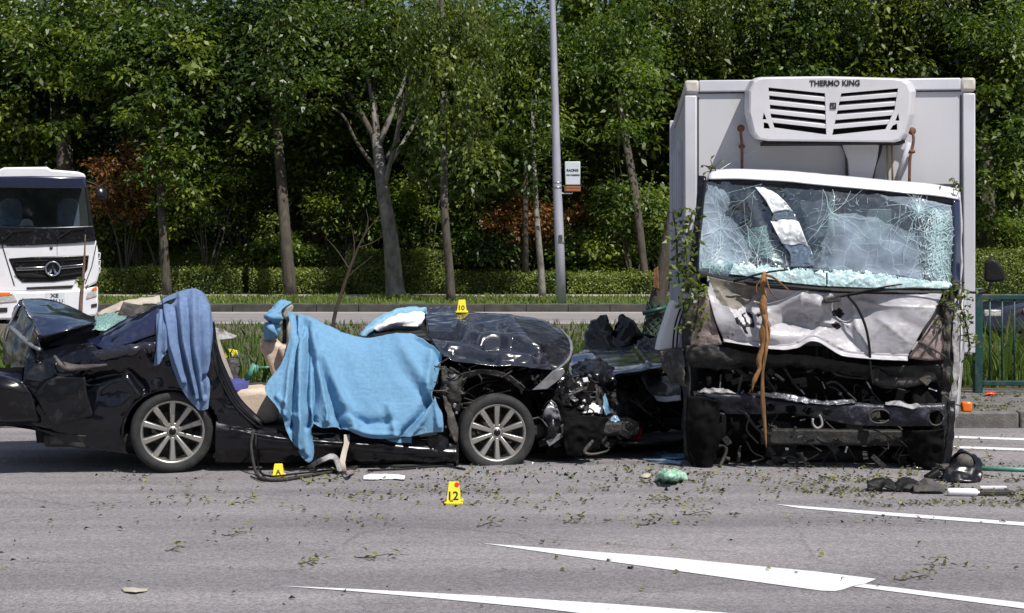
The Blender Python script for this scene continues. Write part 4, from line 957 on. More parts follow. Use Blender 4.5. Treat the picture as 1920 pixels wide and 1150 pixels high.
# cab back wall with a window
LW = 1.12
def bw(poly): return [T(a, b, LW) for a, b in poly]
g = Geo()
for a, b, c, d in ((1318, 338, 1600, 640), (1672, 345, 1792, 640), (1600, 345, 1672, 392), (1600, 458, 1672, 640)):
    g.prism(bw([(a, b), (c, b), (c, d), (a, d)]), TV * .03)
mk('cab_back', g, M_interior, lorry)
g = Geo(); g.prism(bw([(1601, 393), (1671, 393), (1671, 457), (1601, 457)]), TV * .008); mk('rear_window', g, M_pane, lorry)
lr = [[p + TV * .03 - UP * .03 for p in lip2], [p + TV * .8 - UP * .05 for p in lip2]]
patch('headlining', lr, 20, 8, M_liner, lorry, .01)
patch('dashboard', [row([(1306, 520, .16), (1450, 535, .12), (1600, 542, .1), (1790, 548, .16)]), row([(1312, 505, .5), (1450, 512, .5), (1600, 515, .5), (1786, 520, .5)]), row([(1312, 560, .55), (1450, 560, .55), (1600, 560, .55), (1786, 560, .55)])], 20, 10, M_interior, lorry, .01)
for cx in (1395, 1530, 1690):
    g = Geo(); g.loft([T(cx + a, b, .85) for a, b in ((-42, 540), (42, 540), (38, 440), (26, 428), (-26, 428), (-38, 440))], [T(cx + a * .9, b - 4, 1.0) for a, b in ((-42, 540), (42, 540), (38, 440), (26, 428), (-26, 428), (-38, 440))])
    g.loft([T(cx + a, b, .9) for a, b in ((-18, 426), (18, 426), (16, 396), (-16, 396))], [T(cx + a * .9, b - 2, .99) for a, b in ((-18, 426), (18, 426), (16, 396), (-16, 396))])
    o = mk('seat', g, M_liner, lorry, bevel=.03); fix(o)
g = Geo(); c = T(1405, 500, .48); ax = (TV * -1 + UP * .9).normalized()
g.lathe([(.20 + .016 * math.cos(t), .016 * math.sin(t)) for t in np.linspace(0, 2 * math.pi, 9)[:-1]], c, ax, 30, closed=True)
for k in range(3):
    a = 2.1 * k + .5; e1 = ax.orthogonal().normalized(); e2 = ax.cross(e1); g.tube([c, c + (e1 * math.cos(a) + e2 * math.sin(a)) * .2], .014, 6)
g.lathe([(0, .02), (.06, .015), (.06, -.02), (0, -.03)], c, ax, 16); mk('steering_wheel', g, M_black, lorry, smooth=True)
g = Geo(); g.box(T(1455, 400, .5), (.36, .02, .1), TU, TV); mk('sun_visor', g, M_liner, lorry, bevel=.01)

# dented front panel
fp = [row([(1326, 518, .02), (1380, 530, .0), (1440, 539, -.01), (1500, 545, -.01), (1560, 549, -.02), (1620, 550, -.02), (1700, 551, -.02), (1766, 551, .0)]),
      row([(1326, 545, .0), (1380, 552, .05), (1440, 556, .07), (1500, 556, .0), (1552, 556, -.04), (1600, 562, .04), (1690, 568, -.04), (1760, 568, -.02)]),
      row([(1333, 572, -.04), (1385, 576, .0), (1440, 578, .05), (1500, 572, .0), (1545, 576, -.06), (1595, 584, .08), (1680, 592, -.05), (1748, 592, -.05)]),
      row([(1341, 600, -.06), (1392, 603, -.06), (1445, 606, -.02), (1500, 602, .07), (1545, 606, .02), (1595, 614, .03), (1668, 622, -.06), (1728, 622, -.05)]),
      row([(1349, 620, -.05), (1405, 628, -.07), (1450, 630, -.08), (1500, 626, -.03), (1540, 618, -.01), (1590, 640, .0), (1655, 648, -.05), (1712, 650, -.05)]),
      row([(1355, 632, -.03), (1415, 641, -.05), (1460, 646, -.06), (1494, 642, -.05), (1528, 628, -.04), (1580, 655, -.03), (1645, 662, -.04), (1704, 664, -.04)])]
gp = fold(grid_pts(fp, 170, 100), [([(1430, 592), (1500, 560), (1552, 548)], 10, .03, .01), ([(1480, 594), (1545, 588)], 9, -.04, -.02), ([(1600, 560), (1640, 548)], 10, -.03, -.01), ([(1575, 580), (1612, 660)], 14, -.035, -.02), ([(1690, 600), (1725, 615)], 12, -.02, -.01)])
gp = fold(gp, [([(1380, 560), (1440, 575), (1505, 556)], 9, .035, .02), ([(1345, 545), (1380, 600), (1400, 632)], 8, .03, .02), ([(1395, 570), (1420, 610), (1415, 636)], 7, -.03, -.02), ([(1505, 552), (1500, 575), (1530, 600), (1590, 612)], 7, .03, .035), ([(1600, 570), (1605, 610), (1625, 655)], 7, .035, .02), ([(1545, 552), (1550, 590), (1520, 620)], 7, -.035, -.02), ([(1612, 562), (1660, 574), (1750, 578)], 6, .02, .008), ([(1618, 582), (1650, 578)], 4, -.02, -.01), ([(1650, 600), (1700, 640)], 9, .015, .01), ([(1440, 612), (1480, 600), (1520, 612)], 6, -.03, -.03)], None, True)
gp = crumple(gp, .004, 12, 12)
def smear(x, y):
    q = mnoise.noise(V((x * .12 - y * .07, y * .05 + x * .03, 2.2))); q2 = mnoise.noise(V((x * .045, y * .06, 5)))
    if ((x - 1403) / 22) ** 2 + ((y - 606) / 17) ** 2 < 1.0 + q * 1.6 and q > .10: return 1
    if (((x - 1571) / 10) ** 2 + ((y - 588) / 9) ** 2 < .8 + q or ((x - 1568) / 9) ** 2 + ((y - 611) / 7) ** 2 < .8 + q): return 1
    if x < 1432 and y < 580 + q2 * 22 and x > 1336 + (y - 540) * .4 and q2 > -.35: return 2
    if x < 1392 and q > .45: return 1
    return 0
mk_grid('front_panel', gp, [M_white_cab, M_black, M_panel_dirt], lorry, .004, region=smear)
lipA = fp[-1]; lipB = row([(1357, 640, -.07), (1415, 650, -.09), (1460, 656, -.10), (1494, 653, -.09), (1528, 640, -.08), (1580, 667, -.07), (1645, 674, -.08), (1702, 677, -.08)])
patch('panel_lip', [lipA, [a.lerp(b, .5) + TV * .02 for a, b in zip(lipA, lipB)], lipB], 70, 6, M_white_cab, lorry, .004, crum=(.006, 8, 14))
patch('corner_panel', [row([(1300, 562, .05), (1318, 548, .0), (1330, 560, -.02)]), row([(1287, 600, .06), (1315, 605, .0), (1344, 615, -.03)]), row([(1284, 650, .08), (1318, 652, .02), (1354, 646, -.02)])], 16, 16, M_pink, lorry, .01, crum=(.025, 8, 2))
patch('corner_panel', [row([(1757, 590, -.02), (1766, 596, .0), (1776, 604, .05)]), row([(1730, 630, -.04), (1752, 634, -.03), (1776, 640, .04)]), row([(1704, 672, -.04), (1740, 676, -.03), (1774, 674, .04)])], 16, 16, M_pink, lorry, .01, crum=(.012, 8, 4))
g = Geo()
for a, b in (((1706, 668), (1762, 592)), ((1724, 672), (1770, 610)), ((1722, 640), (1772, 668))): g.tube([T(*a, -.06), T(*b, -.03)], .009, 5)
mk('lamp_frame', g, M_grime, lorry)
patch('bumper_remnant', [row([(1286, 645, .06), (1350, 650, .0), (1420, 662, .03), (1520, 666, .08), (1640, 684, .05), (1774, 682, .04)]), row([(1286, 668, .05), (1350, 672, .0), (1420, 676, .05), (1520, 680, .1), (1640, 698, .08), (1774, 704, .05)]), row([(1288, 684, .1), (1350, 690, .08), (1420, 684, .12), (1520, 686, .16), (1640, 706, .14), (1774, 716, .1)])], 90, 16, M_dark, lorry, .01, crum=(.045, 8, 6))
# engine bay
g = Geo(); g.prism([T(a, b, .75) for a, b in ((1292, 640), (1780, 660), (1780, 860), (1292, 850))], TV * .05); mk('bulkhead', g, M_dark, lorry)
g = Geo()
re_ = random.Random(8)
for k in range(26):
    x = re_.uniform(1300, 1765); y = re_.uniform(690, 850); g.box(T(x, y, re_.uniform(.3, .65)), (re_.uniform(.06, .28), re_.uniform(.05, .2), re_.uniform(.04, .18)), TU + UP * re_.uniform(-.2, .2), TV)
mk('engine_block', g, M_dark, lorry, bevel=.012, kind='stuff')
for pts in ([(1504, 655), (1512, 672), (1528, 678)], [(1532, 650), (1530, 680), (1522, 694), (1512, 697)], [(1545, 655), (1546, 690), (1542, 700)], [(1551, 650), (1553, 685), (1568, 702), (1600, 708), (1630, 710)], [(1560, 660), (1572, 690), (1600, 702), (1632, 702)], [(1548, 720), (1562, 716), (1575, 722), (1595, 742)], [(1640, 712), (1660, 704), (1690, 718)], [(1690, 736), (1722, 732), (1744, 740)], [(1470, 690), (1490, 720), (1505, 735)]):
    g = Geo(); g.tube([T(a, b, .16 + .02 * re_.random()) for a, b in pts], .0115, 7, smooth=5); mk('coolant_pipe', g, M_grime, lorry, smooth=True)
g = Geo()
for k in range(46):
    x = re_.uniform(1305, 1765); y = re_.uniform(690, 790) if k < 28 else re_.uniform(800, 860); l = re_.uniform(-.02, .35); pts = [T(x, y, l)]
    for s in range(3): x += re_.uniform(-28, 28); y += re_.uniform(-6, 28); pts.append(T(x, min(y, 880), l + re_.uniform(-.05, .05)))
    g.tube(pts, re_.uniform(.003, .008), 5, smooth=3)
mk('loose_wiring', g, M_grime, lorry, kind='stuff')
g = Geo(); g.tube([T(a, b, -.06) for a, b in ((1590, 556), (1606, 575), (1622, 610), (1630, 650), (1632, 690), (1637, 722))], .011, 7, smooth=5); mk('hanging_hose', g, M_black, lorry, smooth=True)
g = Geo(); g.tube([T(a, b, .1) for a, b in ((1640, 690), (1650, 712), (1690, 716), (1760, 700))], .06, 10, smooth=4); mk('air_duct', g, M_grime, lorry, smooth=True)
# bumper beam with holes
def beam_hole(x, y):
    return any(((x - a) / rx) ** 2 + ((y - b) / ry) ** 2 < 1 for a, b, rx, ry in ((1443, 764, 10, 8), (1484, 768, 11, 8), (1515, 771, 9, 7), (1549, 773, 9, 7), (1649, 781, 19, 12), (1755, 783, 13, 14)))
bm_rows = [row([(1300, 734, .10), (1350, 735, .06), (1400, 738, .02), (1450, 742, -.05), (1520, 752, -.08), (1600, 756, -.06), (1690, 760, -.05), (1772, 757, .0)]),
           row([(1302, 742, .02), (1350, 744, -.02), (1400, 745, -.03), (1450, 752, -.10), (1520, 760, -.13), (1600, 762, -.11), (1690, 764, -.10), (1772, 762, -.06)]),
           row([(1312, 760, .05), (1350, 765, .02), (1400, 765, .05), (1450, 768, -.09), (1520, 774, -.12), (1600, 782, -.10), (1690, 784, -.10), (1772, 784, -.06)]),
           row([(1330, 772, .09), (1360, 775, .06), (1400, 777, .04), (1450, 776, -.05), (1520, 780, -.09), (1600, 796, -.08), (1690, 799, -.07), (1770, 799, -.04)])]
patch('bumper_beam', bm_rows, 130, 26, M_beam, lorry, .006, crum=(.014, 6, 21), hole=beam_hole)
g = Geo()
for a, b, rx, ry in ((1649, 781, 20, 13), (1755, 783, 14, 15)):
    g.tube([T(a + rx * math.cos(t), b + ry * math.sin(t), -.115 if a < 1700 else -.075) for t in np.linspace(.5 if a < 1700 else 0, 6.0 if a < 1700 else 6.28, 22)], .006, 5)
mk('lamp_ring', g, M_grime, lorry, smooth=True, kind='stuff')
patch('crushed_flange', [row([(1318, 731, .0), (1345, 730, -.05), (1372, 735, -.06)]), row([(1310, 738, -.02), (1345, 738, -.08), (1380, 741, -.08)])], 24, 8, M_dirty_white, lorry, .004, crum=(.03, 12, 1))
patch('crushed_flange', [row([(1420, 736, -.06), (1470, 740, -.11), (1540, 752, -.12), (1600, 751, -.08)]), row([(1420, 744, -.12), (1470, 750, -.16), (1540, 760, -.16), (1605, 757, -.12)])], 40, 8, M_flange, lorry, .004, crum=(.022, 15, 2))
patch('torn_edge', [row([(1660, 756, -.08), (1685, 752, -.1), (1700, 758, -.1), (1720, 757, -.1)]), row([(1660, 760, -.12), (1685, 762, -.13), (1712, 767, -.13), (1725, 760, -.12)])], 24, 6, M_dirty_white, lorry, .004, crum=(.012, 16, 3))
g = Geo(); g.tube([T(a, b, -.15) for a, b in ((1524, 785), (1524, 795), (1532, 803), (1541, 798), (1540, 786), (1536, 778))], .010, 6, smooth=5); mk('tow_hook', g, M_dirty_white, lorry, smooth=True)
g = Geo(); g.box(T(1580, 820, .15), (1.35, .1, .13), TU, TV); mk('cross_member', g, M_dark, lorry, bevel=.015)
g = Geo(); g.tube([T(1330, 850, .45), T(1730, 858, .45)], .07, 10); mk('front_axle', g, M_dark, lorry, smooth=True)
for x in (-.42, .42):
    g = Geo(); g.box(bx(x, 2.9, .72), (.09, 5.4, .2), TU, TV); mk('chassis_rail', g, M_dark, lorry, bevel=.01)
def lorry_wheel(x, l, z0=0, dual=False):
    c = bx(x, l, .40 + z0); w = .24 if not dual else .46; w2 = w / 2
    wh = bpy.data.objects.new('wheel', None); COL.objects.link(wh); wh.parent = lorry; WP[wh] = c; wh.location = c - TO
    g = Geo(); g.lathe([(.22, -w2 * .8), (.30, -w2), (.375, -w2), (.40, -w2 * .8), (.40, -.03), (.392, -.025), (.392, -.01), (.40, -.005), (.40, w2 * .8), (.375, w2), (.30, w2), (.22, w2 * .8)], c, TU, 40)
    mk('tyre', g, M_tyre_dark, wh, smooth=True)
    g = Geo(); s = -1 if x < 0 else 1
    g.lathe([(.22, s * w2 * .8), (.20, s * w2 * .5), (.10, s * w2 * .4), (.09, s * w2 * .9), (0, s * w2 * .9)], c, TU, 24); mk('rim', g, M_grime, wh, smooth=True)
for x in (-.93, .82):
    lorry_wheel(x, .42)
for x in (-.80, .80): lorry_wheel(x, 3.5, .15, True)
for pts in (((1392, 700), (1385, 745), (1408, 790), (1440, 822)), ((1330, 850), (1352, 835), (1362, 845), (1345, 885))):
    g = Geo(); g.tube([T(a, b, .05) for a, b in pts], .014, 6, smooth=4); mk('torn_hose', g, M_grime, lorry, smooth=True)
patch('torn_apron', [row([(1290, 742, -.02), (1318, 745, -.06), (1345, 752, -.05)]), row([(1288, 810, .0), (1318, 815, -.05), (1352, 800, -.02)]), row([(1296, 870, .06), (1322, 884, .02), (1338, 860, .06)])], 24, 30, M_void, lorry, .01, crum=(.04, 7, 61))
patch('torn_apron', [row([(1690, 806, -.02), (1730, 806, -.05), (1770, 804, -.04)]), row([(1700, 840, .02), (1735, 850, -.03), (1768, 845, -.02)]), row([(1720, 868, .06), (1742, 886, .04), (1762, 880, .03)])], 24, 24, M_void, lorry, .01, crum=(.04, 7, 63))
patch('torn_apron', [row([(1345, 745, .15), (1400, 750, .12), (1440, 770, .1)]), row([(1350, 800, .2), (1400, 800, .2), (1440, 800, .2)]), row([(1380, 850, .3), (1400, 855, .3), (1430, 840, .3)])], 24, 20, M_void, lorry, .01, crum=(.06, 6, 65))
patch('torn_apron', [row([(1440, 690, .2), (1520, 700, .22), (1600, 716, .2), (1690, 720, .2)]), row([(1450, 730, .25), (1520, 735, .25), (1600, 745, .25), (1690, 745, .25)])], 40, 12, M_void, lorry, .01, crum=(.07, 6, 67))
g = Geo()
for k in range(60):
    c = T(re_.uniform(1300, 1765), re_.uniform(690, 870), re_.uniform(-.02, .3)); u = V((re_.uniform(-1, 1), re_.uniform(-.4, .4), re_.uniform(-1, 1))).normalized(); w = u.cross(V((re_.uniform(-.4, .4), -1, re_.uniform(-.3, .6)))).normalized()
    g.box(c, (re_.uniform(.04, .16), re_.uniform(.02, .07), re_.uniform(.006, .03)), u, w)
mk('broken_bracket', g, M_dark, lorry, bevel=.004, kind='stuff')
g = Geo()
for k in range(26):
    c = T(re_.uniform(1320, 1760), re_.uniform(690, 860), re_.uniform(-.05, .15)); u = V((re_.uniform(-1, 1), re_.uniform(-.4, .4), re_.uniform(-1, 1))).normalized(); w = u.cross(V((re_.uniform(-.4, .4), -1, re_.uniform(-.3, .6)))).normalized()
    g.box(c, (re_.uniform(.02, .07), re_.uniform(.008, .02), .005), u, w)
mk('metal_splinter', g, M_flange, lorry, kind='stuff')
# torn right flank
patch('torn_strip', [row([(1788, 560, .05), (1784, 620, .0), (1786, 690, -.02), (1780, 760, .0), (1776, 860, .05)]), row([(1798, 560, .1), (1797, 620, .04), (1796, 690, .03), (1792, 760, .04), (1783, 858, .08)])], 50, 6, M_dirty_white, lorry, .005, crum=(.03, 7, 31))
patch('torn_strip', [row([(1764, 560, .02), (1768, 620, .0), (1772, 690, .02), (1768, 740, .04)]), row([(1788, 556, .04), (1782, 620, .0), (1784, 690, -.02), (1780, 740, .0)])], 40, 12, M_grime, lorry, .005, crum=(.05, 8, 33))
patch('mud_strip', [row([(1775, 752, -.02), (1776, 800, -.02), (1768, 850, 0), (1758, 885, .02)]), row([(1789, 752, .02), (1788, 800, .02), (1784, 850, .03), (1772, 888, .04)])], 30, 5, M_black_gloss, lorry, .008, crum=(.02, 8, 35))
patch('door_strip', [row([(1803, 545, .3), (1802, 600, .3), (1798, 690, .3), (1790, 780, .3)]), row([(1814, 545, .6), (1813, 600, .6), (1806, 665, .6), (1796, 780, .55)])], 30, 6, M_white, lorry, .006, crum=(.015, 6, 36))
g = Geo(); g.box(T(1812, 763, .15), (.085, .06, .085), TU, TV); mk('side_lamp', g, M_orange, lorry, bevel=.015)
g = Geo(); g.tube([T(1785, 757, .1), T(1806, 762, .15)], .006, 5); mk('lamp_bracket', g, M_grime, lorry)
g = Geo(); g.prism([T(a, b, .18) for a, b in ((1847, 490), (1860, 484), (1872, 490), (1884, 510), (1885, 526), (1868, 530), (1845, 528))], TV * .06 + TU * .01); o = mk('wing_mirror', g, M_black, lorry, bevel=.02); fix(o)
g = Geo(); g.tube([T(a, b, .2) for a, b in ((1782, 500), (1786, 515), (1800, 528), (1808, 530))], .012, 6, smooth=4); g.tube([T(a, b, .2) for a, b in ((1802, 546), (1830, 549), (1850, 546), (1860, 528))], .012, 6, smooth=4); mk('mirror_arm', g, M_black, lorry, smooth=True)
# torn left flank: sprung door skin, black seals
g = Geo(); g.prism([T(a, b, .35) for a, b in ((1234, 658), (1240, 630), (1258, 575), (1264, 562), (1279, 570), (1278, 640), (1275, 652))], TV * .05 - TU * .04); o = mk('sprung_door', g, M_white, lorry, bevel=.015); fix(o)
for dx in (0, 7):
    g = Geo(); g.tube([T(a + dx, b, .28) for a, b in ((1276, 578), (1266, 610), (1262, 650), (1262, 690))], .008, 5, smooth=4); mk('door_seal', g, M_black, lorry, smooth=True)
patch('crushed_sill', [row([(1238, 660, .25), (1260, 655, .2), (1285, 650, .1)]), row([(1245, 690, .2), (1264, 690, .15), (1286, 690, .05)]), row([(1262, 716, .25), (1276, 720, .15), (1288, 740, .1)])], 16, 16, M_grime, lorry, .01, crum=(.05, 9, 41))
patch('torn_strip', [row([(1281, 560, .1), (1281, 620, .1), (1282, 700, .1), (1284, 860, .15)]), row([(1297, 560, .06), (1296, 620, .04), (1294, 700, .05), (1300, 870, .12)])], 40, 6, M_dark, lorry, .01, crum=(.03, 7, 43))
# wipers
def wiper(pts, l=-.05):
    g = Geo(); g.tube([T(a, b, l) for a, b in pts], [.012, .010, .008, .006][:len(pts)], 6, smooth=3); mk('wiper', g, M_black, lorry, smooth=True)
wiper([(1375, 528), (1432, 512), (1478, 506)]); wiper([(1395, 530), (1480, 538), (1558, 545)]); wiper([(1552, 562), (1602, 550), (1660, 538), (1692, 533)], -.07); wiper([(1552, 560), (1640, 546), (1710, 541), (1786, 543)], -.06)
g = Geo(); g.box(T(1560, 562, -.06), (.14, .04, .05), TU + UP * .12, TV); mk('wiper_pivot', g, M_grime, lorry, bevel=.012)
for a, b in (((1340, 556), (1418, 540)), ((1408, 592), (1392, 618)), ((1420, 597), (1402, 622)), ((1394, 588), (1386, 606)), ((1578, 588), (1566, 600)), ((1580, 604), (1564, 618))):
    pass

# ================================================================== WRECKED BLACK SALOON
car = root('saloon_car', CO, 'crushed black saloon car with its roof cut away and silver alloy wheels', 'car')
def cr_row(pts): return [C(a, b, d) for a, b, d in pts]
def cp(u, d, z): return CO + CU * u + CN * d + UP * z
def arch(cx, cy, rx, ry): return lambda x, y: ((x - cx) / rx) ** 2 + ((y - cy) / ry) ** 2 < 1
def car_wheel(px, py, yaw, R=.33, d=.0, flat=0.0, lean=0.0, rr=.25):
    c = C(px, py, d) + CN * .105
    ax = (Matrix.Rotation(math.radians(yaw), 3, 'Z') @ -CN) + UP * lean; ax.normalize()
    wh = bpy.data.objects.new('wheel', None); COL.objects.link(wh); wh.parent = car; WP[wh] = c; wh.location = c - WP[car]
    g = Geo(); w = .105; t = R - rr
    prof = [(rr - .005, w * .80), (rr + t * .25, w * .98), (rr + t * .55, w * 1.0), (rr + t * .82, w * .92), (R - .004, w * .74), (R, w * .55), (R, w * .36), (R - .008, w * .33), (R - .008, w * .27), (R, w * .24), (R, -w * .24), (R - .008, -w * .27), (R - .008, -w * .33), (R, -w * .36), (R, -w * .6), (rr + t * .8, -w * .95), (rr, -w * .9)]
    g.lathe(prof, c, ax, 72)
    if flat:
        zc = c.z - R + flat
        for v in g.v:
            if v.z < zc: v += -CN * (zc - v.z) * .4; v.z = zc + (v.z - zc) * .08
    mk('tyre', g, M_rubber, wh, smooth=True)
    g = Geo(); g.lathe([(rr + .004, w * .84), (rr - .004, w * .86), (rr - .014, w * .78), (rr - .022, w * .55), (rr - .03, -w * .8)], c, ax, 60); mk('rim', g, M_alloy, wh, smooth=True)
    e1 = UP - ax * ax.z; e1.normalize(); e2 = ax.cross(e1)
    g = Geo(); g.lathe([(0, w * .05), (.16, w * .05), (.16, -.01), (0, -.01)], c, ax, 32); g.lathe([(rr - .02, -w * .5), (.0, -w * .5)], c, ax, 32); mk('brake_disc', g, M_dark, wh, smooth=False)
    first = None
    for k in range(10):
        a = math.radians(90 + 36 * k); r = e1 * math.sin(a) + e2 * math.cos(a); s = ax.cross(r)
        g = Geo()
        A = [c + r * .045 + s * q * .019 + ax * h for q, h in ((-1, w * .40), (-.6, w * .56), (.6, w * .56), (1, w * .40))]
        B = [c + r * (rr - .012) + s * q * .030 + ax * h for q, h in ((-1, w * .55), (-.7, w * .80), (.7, w * .80), (1, w * .55))]
        g.loft(A, B); o = mk('spoke', g, M_alloy, wh, bevel=.004); fix(o)
    g = Geo(); g.lathe([(0, w * .60), (.035, w * .60), (.042, w * .52), (.068, w * .50), (.074, w * .4), (.074, 0)], c, ax, 30); mk('hub', g, M_alloy, wh, smooth=False, bevel=.003)
    g = Geo(); g.lathe([(0, w * .66), (.026, w * .645), (.030, w * .58)], c, ax, 24); mk('hub_cap', g, M_black_gloss, wh, smooth=True)
    for k in range(5):
        a = math.radians(90 + 72 * k + 36); r = e1 * math.sin(a) + e2 * math.cos(a)
        g = Geo(); g.lathe([(0, .002), (.0125, .002), (.0125, -.03), (0, -.03)], c + r * .057 + ax * (w * .52), ax, 12); mk('lug_nut', g, M_black, wh)
    return wh
car_wheel(321, 811, 7)
car_wheel(933, 813, 2, R=.325, flat=.045, d=.02, lean=.02, rr=.238)
# underbody and inner masses
g = Geo(); g.box(cp(1.45, .93, .27), (4.9, 1.6, .12), CU, CN); mk('floor_pan', g, M_dark, car, bevel=.03)
patch('inner_quarter', [cr_row([(60, 650, .35), (160, 650, .35), (240, 640, .35), (330, 640, .35), (400, 650, .35)]), cr_row([(60, 740, .35), (160, 740, .35), (240, 740, .35), (330, 740, .35), (420, 750, .35)]), cr_row([(70, 830, .35), (160, 830, .35), (240, 850, .35), (330, 850, .35), (440, 850, .35)])], 30, 14, M_black, car, .02, crum=(.04, 5, 2))
patch('boot_floor', [cr_row([(40, 690, 1.7), (180, 690, 1.7), (380, 690, 1.7)]), cr_row([(40, 720, .9), (180, 720, .9), (400, 720, .9)]), cr_row([(60, 745, .3), (180, 745, .3), (400, 745, .3)])], 20, 12, M_black, car, .02, crum=(.05, 4, 8))
patch('far_quarter', [cr_row([(20, 640, 1.72), (150, 612, 1.72), (280, 590, 1.72), (380, 640, 1.72)]), cr_row([(30, 790, 1.75), (150, 800, 1.75), (280, 800, 1.75), (420, 790, 1.75)])], 30, 12, M_paint, car, .02, crum=(.04, 4, 5))
g = Geo(); g.box(cp(1.75, 1.72, .33), (3.0, .12, .16), CU, CN); mk('far_sill', g, M_paint, car, bevel=.03)
# boot lid thrown up, folded back panel
patch('boot_lid', [cr_row([(41, 561, 1.5), (95, 562, 1.5), (143, 580, 1.4), (178, 599, 1.1)]), cr_row([(50, 582, .9), (105, 584, .85), (150, 594, .75), (181, 603, .65)]), cr_row([(66, 612, .4), (115, 608, .35), (152, 606, .4), (180, 604, .5)]), cr_row([(77, 631, .15), (122, 621, .15), (154, 611, .25), (178, 607, .4)])], 40, 30, M_paint_blue_sheen, car, .012, crum=(.010, 3.2, 4), folds=[([(60, 600), (150, 603)], 10, .03, .0), ([(100, 575), (170, 598)], 7, -.025, .0)])
patch('boot_lid_edge', [cr_row([(77, 631, .15), (122, 621, .15), (154, 611, .25), (178, 607, .4)]), cr_row([(79, 644, .2), (122, 632, .25), (154, 618, .4), (176, 611, .55)]), cr_row([(84, 648, .5), (122, 634, .5), (152, 620, .6), (172, 612, .7)])], 30, 8, M_black_gloss, car, .01, crum=(.015, 7, 3))
back_rows = [cr_row([(41, 562, 1.48), (58, 594, .82), (68, 613, .4), (77, 632, .14)]), cr_row([(20, 605, 1.5), (42, 630, .8), (60, 646, .35), (76, 655, .10)]), cr_row([(10, 640, 1.5), (34, 662, .8), (58, 672, .3), (75, 672, .08)]), cr_row([(12, 676, 1.5), (36, 692, .85), (52, 694, .4), (70, 684, .12)])]
patch('boot_back_panel', back_rows, 30, 30, [M_black_gloss, M_dark_rear, M_chrome], car, .012, crum=(.045, 4, 11), region=lambda x, y: 1 if (24 < x < 72 and 598 < y < 640) else 0)
g = Geo(); g.tube([C(a, b, d) for a, b, d in ((20, 614, 1.25), (36, 628, .85), (54, 644, .4), (74, 656, .06))], [.018, .024, .024, .016], 7, smooth=4); mk('chrome_strip', g, M_silver_plastic, car, smooth=True)
g = Geo(); g.tube([C(a, b, d) for a, b, d in ((36, 572, 1.3), (24, 600, 1.35), (14, 632, 1.4), (15, 664, 1.45))], .02, 6, smooth=4); mk('lamp_edge', g, M_chrome, car, smooth=True)
patch('rear_bumper', [cr_row([(-150, 672, 1.6), (-110, 690, .9), (-50, 702, .25), (-5, 706, .0), (42, 716, -.05)]), cr_row([(-160, 720, 1.6), (-115, 730, .85), (-55, 730, .18), (-8, 728, -.07), (60, 744, -.06)]), cr_row([(-150, 785, 1.6), (-110, 790, .9), (-50, 790, .25), (-5, 785, .0), (70, 780, -.03)]), cr_row([(-140, 800, 1.6), (-100, 806, .95), (-45, 802, .35), (0, 798, .15), (80, 800, .1)])], 50, 24, M_black_gloss, car, .012, crum=(.010, 4, 5), region=None)
patch('rear_crash_bar', [cr_row([(-70, 690, .55), (20, 690, .45), (110, 690, .35)]), cr_row([(-70, 750, .5), (20, 750, .4), (110, 750, .3)]), cr_row([(-60, 800, .55), (20, 800, .45), (110, 815, .3)])], 24, 14, M_void, car, .02, crum=(.04, 5, 7))
patch('bumper_top', [cr_row([(-60, 685, .9), (-5, 690, .7), (40, 698, .6)]), cr_row([(-50, 703, .25), (-5, 707, .0), (44, 718, -.05)])], 24, 8, M_paint_blue_sheen, car, .01, crum=(.02, 5, 8))
# flank: quarter panel and rear door skin
quarter = [cr_row([(56, 652, .3), (161, 644, .2), (230, 608, .2), (292, 577, .2), (345, 560, .25), (394, 596, .22)]),
           cr_row([(48, 684, .12), (155, 664, .12), (232, 632, .07), (300, 612, .05), (360, 606, .06), (400, 630, .05)]),
           cr_row([(44, 712, .04), (148, 690, .10), (235, 662, .0), (310, 650, -.01), (370, 655, -.01), (408, 680, .02)]),
           cr_row([(36, 748, .02), (140, 735, .08), (235, 715, .02), (310, 705, .0), (380, 712, .0), (432, 742, .02)]),
           cr_row([(48, 784, .06), (130, 792, .05), (235, 785, .02), (310, 780, .02), (390, 785, .02), (478, 803, .02)]),
           cr_row([(92, 812, .1), (140, 832, .1), (235, 850, .08), (310, 855, .05), (400, 858, .05), (482, 862, .04)])]
patch('quarter_panel', quarter, 110, 80, M_paint, car, .010, crum=(.024, 4.6, 17), hole=arch(321, 812, 92, 84), folds=[([(165, 690), (240, 668), (330, 640)], 8, .05, .02), ([(150, 715), (240, 700), (270, 730)], 9, -.05, -.04), ([(205, 665), (260, 740)], 7, .03, .03), ([(180, 640), (235, 690)], 8, -.04, -.02), ([(270, 660), (290, 740)], 8, .03, .02), ([(100, 690), (130, 780)], 10, .03, .0)])
patch('pillar_skin', [cr_row([(163, 640, .32), (225, 606, .30), (290, 575, .30), (300, 574, .3)]), cr_row([(176, 648, .16), (232, 622, .10), (286, 592, .10), (300, 588, .1)]), cr_row([(195, 656, .05), (240, 644, -.02), (288, 628, -.02), (302, 624, -.02)])], 40, 12, M_paint_blue_sheen, car, .01, crum=(.018, 5, 23))
patch('door_skin', [cr_row([(170, 660, .0), (235, 648, -.05), (290, 640, -.06)]), cr_row([(180, 668, -.02), (240, 658, -.08), (292, 648, -.08)]), cr_row([(190, 676, .0), (240, 668, -.04), (292, 660, -.05)])], 40, 8, M_paint_scuff, car, .006, crum=(.018, 11, 29))
g = Geo(); g.tube([C(a, b, d) for a, b, d in ((102, 668, .05), (112, 682, .0), (124, 691, -.03), (160, 690, -.03), (202, 684, .0))], [.012, .020, .022, .020, .012], 8, smooth=5); mk('lamp_bracket', g, M_grime, car, smooth=True)
